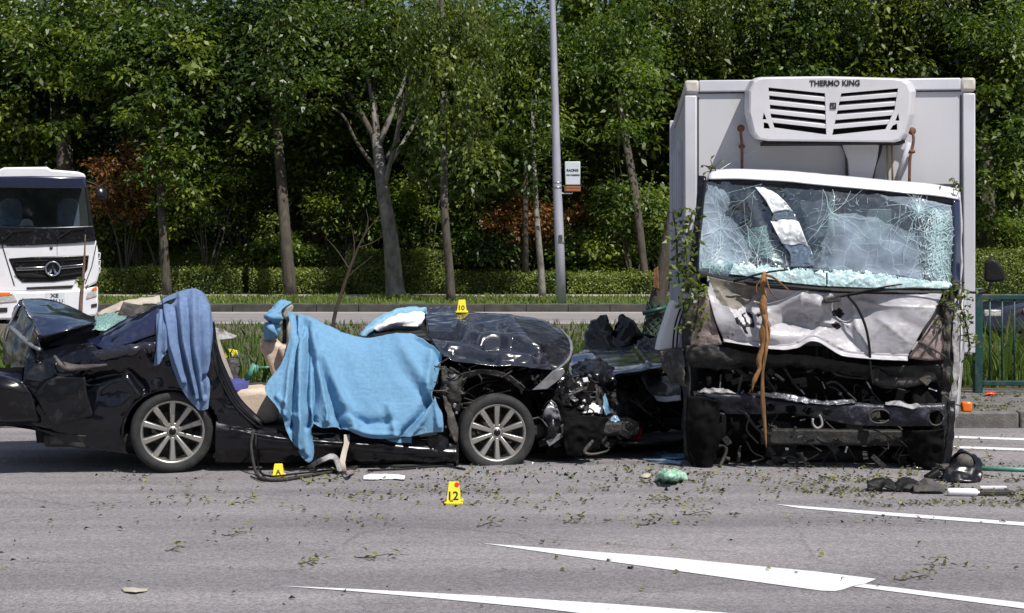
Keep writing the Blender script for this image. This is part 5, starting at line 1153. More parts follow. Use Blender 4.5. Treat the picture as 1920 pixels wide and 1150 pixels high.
patch('lamp_bracket', [cr_row([(118, 678, -.02), (150, 684, -.02), (200, 680, .02)]), cr_row([(124, 692, -.05), (156, 694, -.05), (198, 688, .0)])], 16, 5, M_grime, car, .006)
patch('torn_skin', [cr_row([(60, 742, -.01), (100, 708, -.02), (160, 706, .0)]), cr_row([(80, 770, -.03), (110, 750, -.03), (165, 744, -.01)]), cr_row([(102, 800, .0), (130, 792, -.02), (175, 780, .0)])], 20, 16, M_black_gloss, car, .008, crum=(.015, 5, 31))
g = Geo(); g.box(C(112, 823, .15), (.14, .12, .075), CU, CN); mk('exhaust_tip', g, M_grime, car, bevel=.02)
patch('lower_valance', [cr_row([(60, 798, .08), (110, 812, .06), (180, 818, .08), (236, 828, .1)]), cr_row([(100, 806, .12), (130, 834, .1), (185, 842, .1), (236, 846, .12)])], 24, 8, M_dark, car, .01, crum=(.03, 8, 5))
# wheel housings
for (px, py, R_) in ((321, 808, .40), (933, 806, .41)):
    c = C(px, py, .06); g = Geo()
    pts = [(math.cos(t), math.sin(t)) for t in np.linspace(-.2, math.pi + .2, 26)]
    vs = [c + CU * (x * R_) + UP * (z * R_) + CN * d for x, z in pts for d in (0, .5)]
    fs = [(2 * i, 2 * i + 1, 2 * i + 3, 2 * i + 2) for i in range(25)]
    g.add(vs, fs); g.add([c + CU * (x * R_) + UP * (z * R_) + CN * .34 for x, z in pts], [tuple(range(26))]); mk('wheel_housing', g, M_black, car, smooth=False)
g = Geo(); g.tube([C(321 + 91 * math.cos(t), 812 - 83 * math.sin(t), .0) for t in np.linspace(.9, math.pi + .1, 22)], .012, 6); mk('arch_lip', g, M_black_gloss, car, smooth=True)
# sill and door aperture
patch('sill', [cr_row([(404, 770, .12), (450, 790, .06), (520, 806, .04), (600, 812, .04), (700, 820, .04), (860, 832, .05)]), cr_row([(404, 800, .0), (450, 812, -.03), (520, 824, -.04), (600, 828, -.04), (700, 834, -.04), (860, 846, -.02)]), cr_row([(404, 838, -.01), (450, 842, -.03), (520, 846, -.04), (600, 848, -.04), (700, 852, -.03), (860, 858, -.01)]), cr_row([(404, 866, .05), (450, 868, .05), (520, 868, .05), (600, 868, .05), (700, 870, .05), (860, 872, .06)])], 120, 20, M_black_gloss, car, .01, crum=(.016, 5, 37, True, (.4, 1, 2.2)))
patch('sill_lip', [cr_row([(430, 800, .0), (520, 816, -.02), (640, 826, -.02), (780, 836, -.02)]), cr_row([(430, 806, -.03), (520, 822, -.06), (640, 832, -.06), (780, 842, -.04)]), cr_row([(430, 812, .0), (520, 828, -.02), (640, 838, -.02), (780, 848, -.02)])], 80, 6, M_black_gloss, car, .004, crum=(.008, 9, 3))
patch('pillar_post', [cr_row([(392, 600, .1), (396, 655, .05), (412, 705, .03), (438, 756, .02), (480, 800, .0)]), cr_row([(402, 605, .14), (410, 655, .1), (428, 703, .08), (452, 748, .06), (496, 792, .04)])], 40, 6, M_black_gloss, car, .03, crum=(.006, 9, 2))
for k in (0, 1):
    g = Geo(); g.tube([C(a + k * 10, b - k * 2, .0) for a, b in ((394, 640), (404, 690), (424, 735), (446, 768), (484, 803))], .008, 6, smooth=4); mk('door_seal', g, M_black, car, smooth=True)
patch('pillar_trim', [cr_row([(394, 632, .16), (400, 668, .14), (410, 700, .12)]), cr_row([(402, 640, .2), (409, 668, .2), (418, 698, .2)])], 12, 5, M_beige_trim, car, .01)
# rear window remains and bits of the cut roof behind
patch('rear_glass', [cr_row([(178, 600, 1.0), (205, 588, 1.2), (238, 594, 1.2)]), cr_row([(176, 612, .6), (205, 606, .7), (232, 606, .7)]), cr_row([(172, 622, .4), (200, 618, .5), (226, 610, .5)])], 16, 12, M_teal_glass, car, .008, crum=(.03, 8, 5))
patch('roof_remnant', [cr_row([(182, 590, 1.75), (225, 570, 1.75), (280, 557, 1.75), (300, 556, 1.7)]), cr_row([(190, 598, 1.6), (235, 580, 1.6), (282, 570, 1.6), (300, 570, 1.6)])], 24, 8, M_beige_trim, car, .02, crum=(.03, 6, 3))
patch('roof_remnant', [cr_row([(232, 566, 1.3), (262, 574, 1.3), (296, 582, 1.2)]), cr_row([(222, 590, 1.3), (256, 600, 1.2), (292, 600, 1.2)])], 16, 8, M_grime, car, .02, crum=(.03, 6, 4))
g = Geo(); g.tube([C(a, b, d) for a, b, d in ((164, 643, .3), (225, 607, .28), (292, 576, .28))], .014, 6); mk('window_trim', g, M_chrome if False else M_black_gloss, car, smooth=True)
# seats
def cushion(name, outline, d0, d1, m, bev=.05, par=car):
    g = Geo(); g.prism([C(a, b, d0) for a, b in outline], CN * (d1 - d0)); o = mk(name, g, m, par, bevel=bev, seg=4); fix(o); return o
cushion('rear_seat', [(436, 742), (452, 732), (490, 728), (515, 735), (525, 790), (495, 798), (470, 785), (450, 768)], .32, .95, M_beige)
cushion('rear_seat', [(330, 620), (372, 610), (400, 640), (436, 742), (450, 790), (380, 790)], .38, 1.5, M_beige_trim)
fs_ = root('front_seat_frame', C(540, 800, .6), 'x', 'x'); 
for k in ('label', 'category'): del fs_[k]
fs_.name = 'front_seat'; fs_.parent = car; fs_.location = WP[fs_] - WP[car]
cushion('seat_back', [(484, 646), (492, 637), (512, 633), (528, 646), (548, 652), (580, 760), (560, 790), (530, 770), (505, 690)], .55, 1.0, M_beige, .045, fs_)
cushion('seat_bolster', [(520, 652), (536, 646), (552, 655), (560, 700), (546, 700), (528, 672)], .46, .6, M_beige, .03, fs_)
cushion('seat_base', [(540, 770), (690, 745), (700, 790), (560, 815)], .3, .95, M_beige, .04, fs_)
g = Geo(); g.loft([C(a, b, .72) for a, b in ((526, 584), (548, 570), (551, 575), (546, 592), (534, 600))], [C(a, b, .95) for a, b in ((526, 584), (548, 570), (551, 575), (546, 592), (534, 600))]); o = mk('headrest', g, M_headrest, fs_, bevel=.015); fix(o)
for x in (0, 9):
    g = Geo(); g.tube([C(532 + x, 590, .8), C(533 + x, 625, .8), C(531 + x, 660, .8)], .022 if x else .015, 8); mk('headrest_post', g, M_headrest if x else M_black, fs_, smooth=True)
cushion('seat_core', [(530, 600), (548, 600), (552, 650), (530, 652)], .86, .98, M_black, .02, fs_)
# dashboard, steering column and door remains under the towel
cushion('dashboard', [(690, 640), (730, 628), (800, 622), (826, 660), (815, 790), (740, 810), (700, 760)], .42, 1.6, M_black, .04)
patch('dash_top', [cr_row([(692, 612, 1.4), (740, 606, 1.4), (800, 598, 1.4)]), cr_row([(700, 622, .9), (740, 618, .85), (800, 616, .9)]), cr_row([(700, 634, .45), (740, 628, .42), (810, 640, .4)])], 20, 10, M_black, car, .02, crum=(.02, 5, 4))
cushion('steering_column', [(640, 670), (700, 660), (700, 690), (645, 700)], .5, .62, M_black, .02)
g = grid_pts([cr_row([(700, 618, .8), (722, 602, .9), (752, 590, 1.0), (786, 586, 1.05), (796, 590, 1.0)]), cr_row([(706, 620, .68), (730, 606, .62), (760, 596, .68), (788, 594, .8), (794, 600, .8)]), cr_row([(728, 618, .72), (742, 614, .66), (764, 612, .66), (780, 613, .7), (786, 608, .8)])], 40, 20)
mk_grid('airbag', crumple(g, .028, 7, 5), M_airbag, car, .01)
# bonnet
def nose(x, y):  # area painted black for the dark reflection on the bonnet's front
    pts = [(965, 597), (1015, 602), (1066, 634), (1072, 656), (1050, 682), (1034, 692), (1022, 664), (985, 625)]
    ins = False
    for k in range(len(pts)):
        (x0, y0), (x1, y1) = pts[k], pts[k - 1]
        if (y0 > y) != (y1 > y) and x < (x1 - x0) * (y - y0) / (y1 - y0) + x0: ins = not ins
    return 1 if ins else 0
bonnet_rows = [cr_row([(796, 588, 1.35), (850, 586, 1.4), (905, 589, 1.4), (960, 592, 1.35), (1012, 601, 1.25), (1045, 616, 1.05), (1066, 636, .8)]),
               cr_row([(800, 606, 1.0), (850, 602, 1.0), (905, 602, .98), (960, 603, .95), (1008, 612, .9), (1046, 630, .75), (1069, 652, .6)]),
               cr_row([(806, 630, .6), (855, 628, .6), (905, 626, .58), (960, 628, .55), (1006, 634, .52), (1042, 648, .48), (1066, 668, .38)]),
               cr_row([(818, 652, .32), (862, 658, .28), (908, 660, .24), (960, 660, .24), (1004, 664, .26), (1030, 676, .26), (1050, 686, .24)]),
               cr_row([(832, 668, .14), (878, 682, .04), (925, 688, .02), (965, 688, .04), (1002, 692, .10), (1024, 694, .16), (1038, 696, .2)])]
bg_ = fold(grid_pts(bonnet_rows, 130, 80), [([(800, 626), (860, 632), (900, 618)], 7, -.07, -.05), ([(860, 615), (905, 640), (935, 645)], 9, .06, .05), ([(880, 620), (872, 645)], 5, .05, .03), ([(905, 648), (960, 636), (1010, 655)], 8, .05, .04), ([(910, 655), (960, 648), (1000, 668)], 7, -.06, -.05), ([(940, 615), (965, 630)], 6, -.04, -.04), ([(840, 655), (920, 668), (1010, 676)], 7, .05, .04), ([(850, 668), (930, 680)], 5, -.04, -.04), ([(880, 597), (960, 600)], 6, .03, .02)])
bg_ = crumple(bg_, .016, 5.0, 43, True, (.45, 1, 1.7)); bg_ = crumple(bg_, .007, 14, 47, True, (.4, 1, 2.0))
mk_grid('bonnet', bg_, [M_paint_scuff, M_black_gloss], car, .006, region=nose)
g = Geo(); g.tube([C(a, b, d) for a, b, d in ((1050, 616, 1.0), (1067, 636, .78), (1071, 654, .55), (1064, 676, .34), (1040, 697, .17))], [.008, .014, .016, .016, .010], 7, smooth=5); mk('bonnet_trim', g, M_silver_plastic, car, smooth=True)
patch('wiper_cowl', [cr_row([(780, 586, 1.5), (830, 578, 1.55), (880, 586, 1.5)]), cr_row([(790, 600, 1.3), (830, 592, 1.35), (880, 596, 1.3)])], 30, 8, M_paint_scuff, car, .01, crum=(.03, 9, 4))
quad_plate('lamp_trim', [C(a, b, .05) for a, b in ((998, 732), (1010, 722), (1038, 695), (1056, 690), (1060, 698), (1050, 712), (1026, 730))], M_silver_plastic, car, CN * .03, .006)
# crushed wing, engine bay and nose
patch('inner_wing', [cr_row([(818, 640, .62), (900, 640, .66), (980, 645, .66), (1045, 665, .62)]), cr_row([(822, 690, .40), (900, 694, .36), (980, 696, .40), (1050, 705, .5)]), cr_row([(820, 740, .4), (900, 735, .36), (980, 735, .4), (1060, 735, .5)]), cr_row([(820, 850, .36), (900, 850, .36), (980, 850, .4), (1080, 850, .5)])], 40, 20, M_black, car, .02, crum=(.06, 6, 51), hole=None)
patch('wing_scrap', [cr_row([(845, 708, .1), (880, 694, .08), (925, 692, .06), (965, 708, .08), (985, 728, .1)]), cr_row([(842, 722, .15), (880, 706, .1), (925, 702, .08), (962, 718, .1), (978, 740, .12)])], 40, 8, M_grime, car, .008, crum=(.04, 10, 53))
patch('wing_scrap', [cr_row([(830, 690, .12), (850, 700, .1), (870, 712, .12)]), cr_row([(828, 720, .1), (846, 730, .06), (862, 738, .1)]), cr_row([(832, 760, .12), (846, 765, .1), (858, 772, .12)])], 16, 14, M_dark, car, .008, crum=(.06, 9, 55))
patch('wing_scrap', [cr_row([(800, 820, .0), (822, 815, -.02), (838, 822, .02)]), cr_row([(806, 860, .02), (826, 862, -.02), (846, 864, .02)])], 14, 10, M_black_gloss, car, .01, crum=(.03, 8, 57))
patch('hinge_bracket', [cr_row([(829, 742, .05), (836, 770, .02), (840, 800, .0), (850, 830, .02)]), cr_row([(838, 742, .08), (848, 772, .05), (858, 800, .03), (856, 832, .05)])], 18, 6, M_grime, car, .006, crum=(.025, 12, 58))
quad_plate('bracket', [C(a, b, .06) for a, b in ((846, 742), (866, 733), (869, 737), (850, 747))], M_silver_plastic, car, CN * .01)
rg = random.Random(21)
def tangle(name, n, xr, yr, dr, m, rad, par=car, fn=C, ymax=862, seg=3, sx=24, sy=16):
    g = Geo()
    for k in range(n):
        x, y, d = rg.uniform(*xr), rg.uniform(*yr), rg.uniform(*dr); pts = [fn(x, min(y, ymax), d)]
        for s in range(seg): x += rg.uniform(-sx, sx); y += rg.uniform(-sy, sy); pts.append(fn(x, min(y, ymax), d + rg.uniform(-.08, .08)))
        g.tube(pts, rg.uniform(*rad), 5, smooth=3)
    return mk(name, g, m, par, kind='stuff')
def plates(name, n, xr, yr, dr, m, size, par=car, fn=C, bev=.004):
    g = Geo()
    for k in range(n):
        c = fn(rg.uniform(*xr), rg.uniform(*yr), rg.uniform(*dr))
        u = V((rg.uniform(-1, 1), rg.uniform(-.6, .6), rg.uniform(-1, 1))).normalized(); w = u.cross(V((rg.uniform(-.4, .4), -1, rg.uniform(-.4, .8)))).normalized()
        g.box(c, (rg.uniform(*size), rg.uniform(*size) * .6, rg.uniform(.006, .03)), u, w)
    return mk(name, g, m, par, bevel=bev, kind='stuff')
tangle('loose_wiring', 26, (832, 870), (680, 770), (.0, .3), M_grime, (.003, .007))
tangle('loose_wiring', 40, (1000, 1120), (700, 840), (.05, .8), M_grime, (.003, .008))
tangle('loose_wiring', 26, (830, 1040), (692, 735), (.05, .3), M_dark, (.004, .010))
plates('broken_bracket', 30, (1010, 1120), (705, 830), (.1, .9), M_dark, (.05, .16))
plates('broken_bracket', 10, (1040, 1110), (700, 760), (.1, .6), M_silver_plastic, (.03, .09))
plates('broken_bracket', 14, (832, 862), (690, 790), (.05, .3), M_dark, (.03, .09))
plates('broken_bracket', 7, (836, 860), (700, 840), (.0, .1), M_silver_plastic, (.02, .06))
g = Geo()
for k in range(12): g.box(C(rg.uniform(990, 1120), rg.uniform(725, 830), rg.uniform(.55, 1.4)), (rg.uniform(.1, .3), rg.uniform(.1, .3), rg.uniform(.08, .22)), CU, CN)
mk('engine_block', g, M_dark, car, bevel=.015, kind='stuff')
# radiator frame with three openings
g = Geo()
for (a, b, c_, d_) in ((1068, 726, 1106, 731), (1068, 744, 1104, 748), (1104, 724, 1107, 756), (1117, 724, 1121, 756), (1104, 722, 1121, 727), (1104, 734, 1121, 737), (1104, 744, 1121, 747), (1104, 752, 1121, 756)):
    g.prism([C(a, b, .3), C(c_, b, .3), C(c_, d_, .3), C(a, d_, .3)], CN * .05)
o = mk('radiator_frame', g, M_grime, car, bevel=.004)
patch('lamp_housing', [cr_row([(1034, 750, .14), (1042, 756, .10)]), cr_row([(1020, 772, .10), (1050, 780, .08)]), cr_row([(1016, 788, .14), (1052, 786, .12)])], 10, 16, M_silver_plastic, car, .008, crum=(.035, 14, 91))
patch('crushed_wing', [cr_row([(1012, 735, .22), (1050, 740, .2), (1090, 748, .25)]), cr_row([(1020, 790, .2), (1055, 795, .16), (1090, 800, .2)]), cr_row([(1024, 856, .2), (1060, 858, .16), (1100, 854, .2)])], 26, 26, M_void, car, .01, crum=(.05, 8, 99))
patch('fog_lamp', [cr_row([(1020, 788, .1), (1036, 786, .04), (1050, 790, .1)]), cr_row([(1022, 806, .06), (1036, 806, .0), (1050, 808, .08)]), cr_row([(1026, 826, .1), (1038, 828, .06), (1048, 822, .1)])], 18, 18, M_black_gloss, car, .008, crum=(.03, 11, 93))
patch('crushed_wing', [cr_row([(1040, 702, .25), (1075, 706, .3), (1110, 716, .4)]), cr_row([(1044, 730, .2), (1078, 735, .25), (1112, 745, .35)]), cr_row([(1052, 760, .2), (1082, 768, .22), (1120, 776, .3)])], 26, 22, M_black_gloss, car, .01, crum=(.05, 8, 95))
patch('crushed_wing', [cr_row([(1112, 700, .7), (1150, 715, .8), (1180, 722, .8)]), cr_row([(1118, 745, .5), (1150, 755, .55), (1176, 760, .6)]), cr_row([(1130, 800, .45), (1150, 810, .5), (1172, 815, .55)])], 26, 26, M_black, car, .01, crum=(.06, 7, 97))
quad_plate('bracket', [C(a, b, .03) for a, b in ((1024, 828), (1052, 812), (1058, 818), (1030, 838))], M_silver_plastic, car, CN * .02, .004)
patch('bumper_liner', [cr_row([(1058, 784, .02), (1098, 779, .0), (1140, 784, .04)]), cr_row([(1056, 815, .0), (1098, 815, -.02), (1130, 812, .0)]), cr_row([(1062, 854, .02), (1090, 856, .0), (1122, 842, .02)])], 30, 24, M_void, car, .012, crum=(.03, 9, 61))
g = Geo(); g.tube([C(a, b, -.08) for a, b in ((1112, 826), (1102, 838), (1096, 848), (1110, 852), (1138, 846), (1142, 838))], [.012, .018, .016, .010, .008, .006], 6, smooth=3); mk('bent_stay', g, M_grime, car, smooth=True)
patch('nose_scrap', [cr_row([(1086, 760, .3), (1112, 758, .3), (1130, 762, .3)]), cr_row([(1090, 778, .25), (1115, 776, .25), (1128, 778, .25)])], 12, 8, M_paper, car, .006, crum=(.05, 12, 63), label='pale torn plastic scrap in the nose')
patch('nose_scrap', [cr_row([(1132, 740, .3), (1140, 760, .25), (1148, 772, .25)]), cr_row([(1128, 745, .25), (1130, 770, .2), (1134, 780, .2)])], 10, 8, M_blue_glass, car, .006, crum=(.03, 12, 64))
patch('nose_scrap', [cr_row([(1146, 784, .2), (1154, 780, .2), (1162, 792, .2)]), cr_row([(1142, 792, .18), (1154, 794, .15), (1164, 796, .18)])], 10, 6, M_blue_glass, car, .006, crum=(.02, 12, 65))
tangle('loose_wiring', 18, (1120, 1165), (780, 830), (.1, .6), M_dark, (.004, .012))
plates('broken_bracket', 16, (1120, 1175), (795, 832), (.1, .6), M_dark, (.04, .13))

# ================================================================== TOWELS (they lie on the wreck: things of their own)
def towel(name, grids, m, label, th=.004, base=None):
    geo = Geo()
    for g in grids:
        nv, nu = g.shape[:2]; n = grid_normals(g); flip = (np.cross(g[0, 1] - g[0, 0], g[1, 0] - g[0, 0]) @ n[0, 0]) < 0
        fs = [(i * nu + j, i * nu + j + 1, (i + 1) * nu + j + 1, (i + 1) * nu + j) for i in range(nv - 1) for j in range(nu - 1)]
        geo.add([V(p) for p in g.reshape(-1, 3)], [f[::-1] for f in fs] if flip else fs)
    o = mk(name, geo, m, None, smooth=True, solid=th)
    return tag(o, label, 'towel', 'towels spread over the wreck')
big = [cr_row([(538, 584, .70), (556, 588, .60), (575, 593, .55), (590, 598, .52), (604, 606, .5), (625, 615, .5), (650, 626, .5), (690, 634, .45), (735, 627, .4), (785, 629, .36), (829, 664, .2)]),
       cr_row([(545, 620, .44), (558, 624, .38), (573, 628, .34), (588, 633, .31), (604, 640, .3), (625, 646, .3), (650, 654, .3), (692, 660, .28), (738, 658, .24), (786, 662, .2), (825, 688, .12)]),
       cr_row([(529, 679, .28), (545, 684, .22), (562, 688, .18), (580, 691, .16), (599, 694, .15), (622, 698, .15), (650, 702, .15), (694, 706, .14), (740, 704, .12), (786, 706, .09), (818, 715, .06)]),
       cr_row([(497, 728, .14), (518, 738, .08), (540, 744, .05), (562, 746, .04), (585, 747, .03), (613, 748, .03), (645, 750, .03), (694, 755, .03), (740, 752, .02), (784, 748, .01), (811, 746, .01)]),
       cr_row([(522, 768, .0), (538, 785, -.03), (556, 798, -.05), (574, 795, -.05), (585, 772, -.05), (610, 782, -.05), (640, 785, -.05), (694, 795, -.06), (745, 793, -.07), (788, 785, -.07), (829, 775, -.07)]),
       cr_row([(540, 815, -.07), (562, 852, -.07), (580, 868, -.07), (589, 846, -.07), (582, 795, -.07), (605, 803, -.07), (637, 802, -.07), (695, 822, -.08), (768, 819, -.08), (803, 812, -.08), (831, 810, -.08)])]
gb = fold(grid_pts(big, 190, 120), [(q, w, a * 1.7, b * 1.7) for q, w, a, b in [
    ([(569, 602), (555, 655), (548, 720), (545, 800)], 5.5, -.03, -.06), ([(561, 620), (545, 700), (535, 780)], 6, .02, .045), ([(577, 606), (576, 700), (575, 800)], 5, -.03, -.065),
    ([(566, 640), (562, 720), (562, 840)], 6, .03, .06), ([(583, 650), (592, 720), (590, 790)], 5.5, -.02, -.06), ([(587, 630), (600, 710), (612, 790)], 6, .02, .05),
    ([(597, 680), (619, 730), (640, 798)], 7, -.02, -.07), ([(605, 660), (632, 730), (665, 800)], 9, .015, .045), ([(630, 660), (660, 740), (690, 800)], 16, -.008, -.02),
    ([(748, 825), (770, 800), (806, 752)], 7, -.05, -.07), ([(730, 765), (742, 818)], 7, .02, .05), ([(765, 818), (795, 780), (815, 752)], 7, .03, .05), ([(783, 633), (808, 650), (824, 672)], 5, -.03, -.035),
    ([(806, 752), (822, 700)], 7, -.035, -.01), ([(660, 806), (700, 814), (745, 814)], 5, .025, .02), ([(812, 650), (803, 700), (800, 740)], 8, .02, .04), ([(640, 770), (690, 790), (735, 790)], 8, -.03, -.03),
    ([(720, 640), (760, 700), (800, 745)], 12, -.0, -.025), ([(745, 635), (785, 700), (806, 742)], 10, .01, .03), ([(815, 755), (822, 800)], 5, .02, .035), ([(552, 590), (556, 640)], 4, -.03, -.02), ([(520, 745), (560, 790), (575, 850)], 5, .02, .02)]])
gb = crumple(crumple(gb, .008, 7, 3, False), 0.0048, 22, 8, True)
tri = fold(grid_pts([cr_row([(722, 822, .0), (748, 822, .0), (772, 818, .0)]), cr_row([(736, 834, .0), (756, 838, .0), (772, 834, .0)]), cr_row([(768, 845, .0), (771, 845, .0), (773, 845, .0)])], 16, 14), [([(735, 825), (768, 843)], 5, .015, .01)])
towel('towel', [gb, tri], M_towel, 'large sky blue towel spread over the front seat and door opening of the car')
gg = fold(grid_pts([cr_row([(304, 560, .45), (334, 547, .5), (355, 542, .5), (370, 542, .5), (386, 554, .5), (393, 574, .45)]), cr_row([(307, 584, .06), (332, 574, .03), (352, 570, .02), (370, 572, .02), (388, 582, .05), (399, 604, .08)]),
      cr_row([(312, 645, -.06), (332, 645, -.09), (350, 645, -.10), (368, 645, -.10), (384, 645, -.08), (397, 650, -.02)]), cr_row([(328, 704, -.06), (342, 702, -.09), (356, 702, -.10), (370, 700, -.10), (380, 696, -.08), (388, 688, -.05)]),
      cr_row([(349, 743, -.06), (360, 742, -.08), (370, 740, -.09), (380, 738, -.09), (388, 732, -.08), (394, 724, -.06)]), cr_row([(372, 769, -.07), (376, 770, -.07), (381, 770, -.07), (385, 769, -.07), (389, 768, -.07), (391, 766, -.06)])], 80, 110),
    [([(325, 575), (335, 640), (362, 740)], 4, -.03, -.05), ([(338, 555), (345, 640), (370, 745)], 5, .025, .05), ([(350, 560), (356, 650), (376, 750)], 4, -.02, -.05), ([(362, 550), (366, 650), (380, 750)], 5, .02, .045), ([(375, 560), (378, 640), (384, 740)], 4, -.02, -.045),
     ([(388, 575), (390, 640), (386, 700)], 5, .02, .03), ([(312, 590), (322, 650), (345, 715)], 4, .02, .04), ([(392, 700), (380, 715)], 4, -.03, -.03), ([(318, 566), (345, 560)], 4, -.02, -.01)])
gf = fold(grid_pts([cr_row([(295, 568, .4), (303, 566, .4), (312, 566, .4)]), cr_row([(293, 600, .0), (303, 600, -.02), (314, 600, .0)]), cr_row([(292, 645, -.05), (303, 645, -.08), (316, 645, -.06)]), cr_row([(288, 687, -.06), (298, 683, -.07), (309, 664, -.07)])], 22, 50), [([(302, 585), (298, 685)], 4, .02, .04), ([(309, 590), (306, 665)], 3, -.02, -.04)])
towel('towel', [crumple(gg, .006, 10, 5, False), gf], M_towel_grey, 'slate blue towel hanging over the rear door and wheel of the car')
gh = fold(grid_pts([cr_row([(511, 576, .85), (522, 566, .8), (534, 562, .8), (547, 568, .8)]), cr_row([(500, 592, .6), (508, 590, .52), (517, 588, .52), (527, 583, .6)]), cr_row([(494, 612, .56), (506, 612, .48), (516, 612, .48), (527, 606, .56)]), cr_row([(495, 634, .56), (504, 637, .5), (512, 637, .5), (522, 636, .56)])], 40, 40), [([(498, 602), (524, 608)], 4, -.05, -.04), ([(502, 596), (522, 598)], 4, .04, .04), ([(515, 580), (530, 570)], 3.5, -.05, -.03), ([(508, 615), (516, 630)], 4, .04, .03), ([(518, 612), (520, 632)], 3, -.04, -.04)])
towel('towel', [crumple(gh, .012, 12, 7, True)], M_towel, 'small blue towel bundled over the headrest above the beige seat')
gs = fold(grid_pts([cr_row([(672, 630, .8), (690, 610, .9), (710, 594, 1.0), (745, 580, 1.1), (780, 576, 1.15), (800, 585, 1.15)]), cr_row([(680, 632, .72), (698, 614, .8), (718, 599, .9), (748, 587, 1.0), (782, 581, 1.05), (801, 590, 1.1)]), cr_row([(692, 630, .78), (706, 616, .9), (724, 604, 1.0), (752, 593, 1.05), (780, 588, 1.1), (798, 594, 1.15)])], 60, 14), [([(680, 628), (745, 585), (795, 583)], 3, .02, .03)])
towel('towel', [crumple(gs, .01, 10, 9, True)], M_towel_pale, 'pale blue towel strip lying round the white airbag at the windscreen base')

# ================================================================== WHITE TRUCK ON THE FAR CARRIAGEWAY
TY = 36.0
wt = root('parked_truck', P(86, 606, TY), 'white heavy truck with black windscreen band parked across the far road', 'truck')
WP[wt].z = 0; wt.location.z = 0
TN = V(((86 - 960) / F, 1, 0)).normalized(); TR = V((TN.y, -TN.x, 0))
def Q(a, b, y): return on_plane(a, b, P(86, 467, TY) + TN * (y - TY), TN)
def q_(pts, y=TY): return [Q(a, b, y) for a, b in pts]
def tplate(name, pts, y, depth, m, bev=.01, par=wt): return quad_plate(name, q_(pts, y), m, par, TN * depth, bev)
tplate('cab_roof', [(-12, 334), (-4, 319), (8, 314), (88, 313), (96, 318), (146, 322), (158, 326), (162, 334)], TY + .02, 2.0, M_white, .04)
tplate('sun_visor', [(-13, 352), (-9, 331), (60, 330), (158, 332), (163, 353), (70, 353)], TY - .12, .16, M_paint_blue_sheen, .04)
tplate('pillar', [(159, 350), (164, 350), (179, 452), (170, 452)], TY - .05, .14, M_black, .02)
tplate('pillar', [(-18, 350), (-8, 350), (-8, 452), (-18, 452)], TY - .05, .14, M_black, .02)
tplate('cab_back', [(-14, 335), (160, 335), (178, 452), (-14, 452)], TY + 1.9, .1, M_interior, .01)
tplate('windscreen', [(-6, 353), (161, 353), (171, 424), (-6, 426)], TY - .03, .012, M_glass_dark, 0)
tplate('cowl', [(-16, 424), (80, 426), (176, 423), (180, 452), (60, 458), (-16, 458)], TY - .09, .25, M_black_gloss, .03)
tplate('dashboard', [(-12, 424), (170, 424), (172, 440), (-12, 440)], TY + .06, .6, M_interior, .02)
for a in (20, 128):
    tplate('seat', [(a - 22, 430), (a - 20, 380), (a - 8, 372), (a + 10, 372), (a + 20, 380), (a + 22, 430)], TY + 1.2, .25, M_liner, .05)
tplate('front_panel', [(-16, 456), (60, 459), (140, 455), (180, 449), (184, 470), (186, 512), (182, 530), (150, 546), (30, 548), (-16, 548)], TY - .02, 2.0, M_white, .05)
for pts in ([(3, 457), (16, 500), (27, 536)], [(182, 452), (172, 500), (160, 532)]):
    g = Geo(); g.tube(q_(pts, TY - .025), .012, 5); mk('panel_gap', g, M_black, wt)
g = Geo(); g.tube(q_([(107, 455), (107, 479)], TY - .022), .006, 4); mk('panel_gap', g, M_grime, wt)
gr = tplate('grille', [(16, 485), (60, 482), (167, 479), (164, 505), (154, 522), (100, 529), (42, 530), (31, 520)], TY - .045, .05, M_black_gloss, .02)
for pts in ([(29, 502), (84, 500), (84, 506), (31, 508)], [(113, 499), (158, 495), (156, 501), (113, 505)]):
    tplate('grille_bar', pts, TY - .08, .04, M_chrome, .012, gr)
for pts in ([(27, 514), (60, 513), (88, 518), (88, 521), (40, 520)], [(112, 516), (158, 509), (155, 514), (112, 520)], [(26, 490), (90, 488), (90, 490), (27, 492)], [(110, 488), (164, 485), (164, 487), (110, 490)]):
    tplate('grille_bar', pts, TY - .07, .03, M_black, .008, gr)
e = Q(99, 504, TY - .10); g = Geo(); g.lathe([(.165 + .02 * math.cos(t), .02 * math.sin(t)) for t in np.linspace(0, 2 * math.pi, 9)[:-1]], e, -TN, 30, closed=True)
em = mk('emblem', g, M_chrome, gr, smooth=True)
g = Geo(); Yv = -TN * .03
for tri_ in ([(0, .16), (-.035, -.02), (.035, -.02)], [(-.045, -.01), (-.11, -.125), (-.03, -.06)], [(.045, -.01), (.11, -.125), (.03, -.06)]):
    g.loft([e + TR * x + UP * z for x, z in tri_], [e + Yv + TR * (x * .4) + UP * (z * .9) for x, z in tri_])
o = mk('emblem_blade', g, M_chrome, gr, kind='stuff'); fix(o)
g = Geo(); g.lathe([(0, 0), (.15, 0), (.15, .03), (0, .03)], e, TN, 24); mk('emblem_back', g, M_black_gloss, gr)
g = Geo(); g.lathe([(0, .02), (.03, .015), (.04, 0)], Q(96, 465, TY - .03), -TN, 14); mk('lock_boss', g, M_grime, wt, smooth=True)
tplate('intake_slot', [(50, 539), (138, 535), (134, 541), (50, 544)], TY - .04, .05, M_slot, .0)
tplate('bumper', [(-18, 546), (60, 547), (150, 543), (184, 537), (184, 575), (182, 592), (150, 596), (60, 599), (-18, 600)], TY - .10, .5, M_white, .05)
def lamp(outl, amber):
    h = tplate('headlight', outl, TY - .125, .06, M_lamp, .02)
    tplate('indicator', amber, TY - .135, .05, M_orange, .01, h)
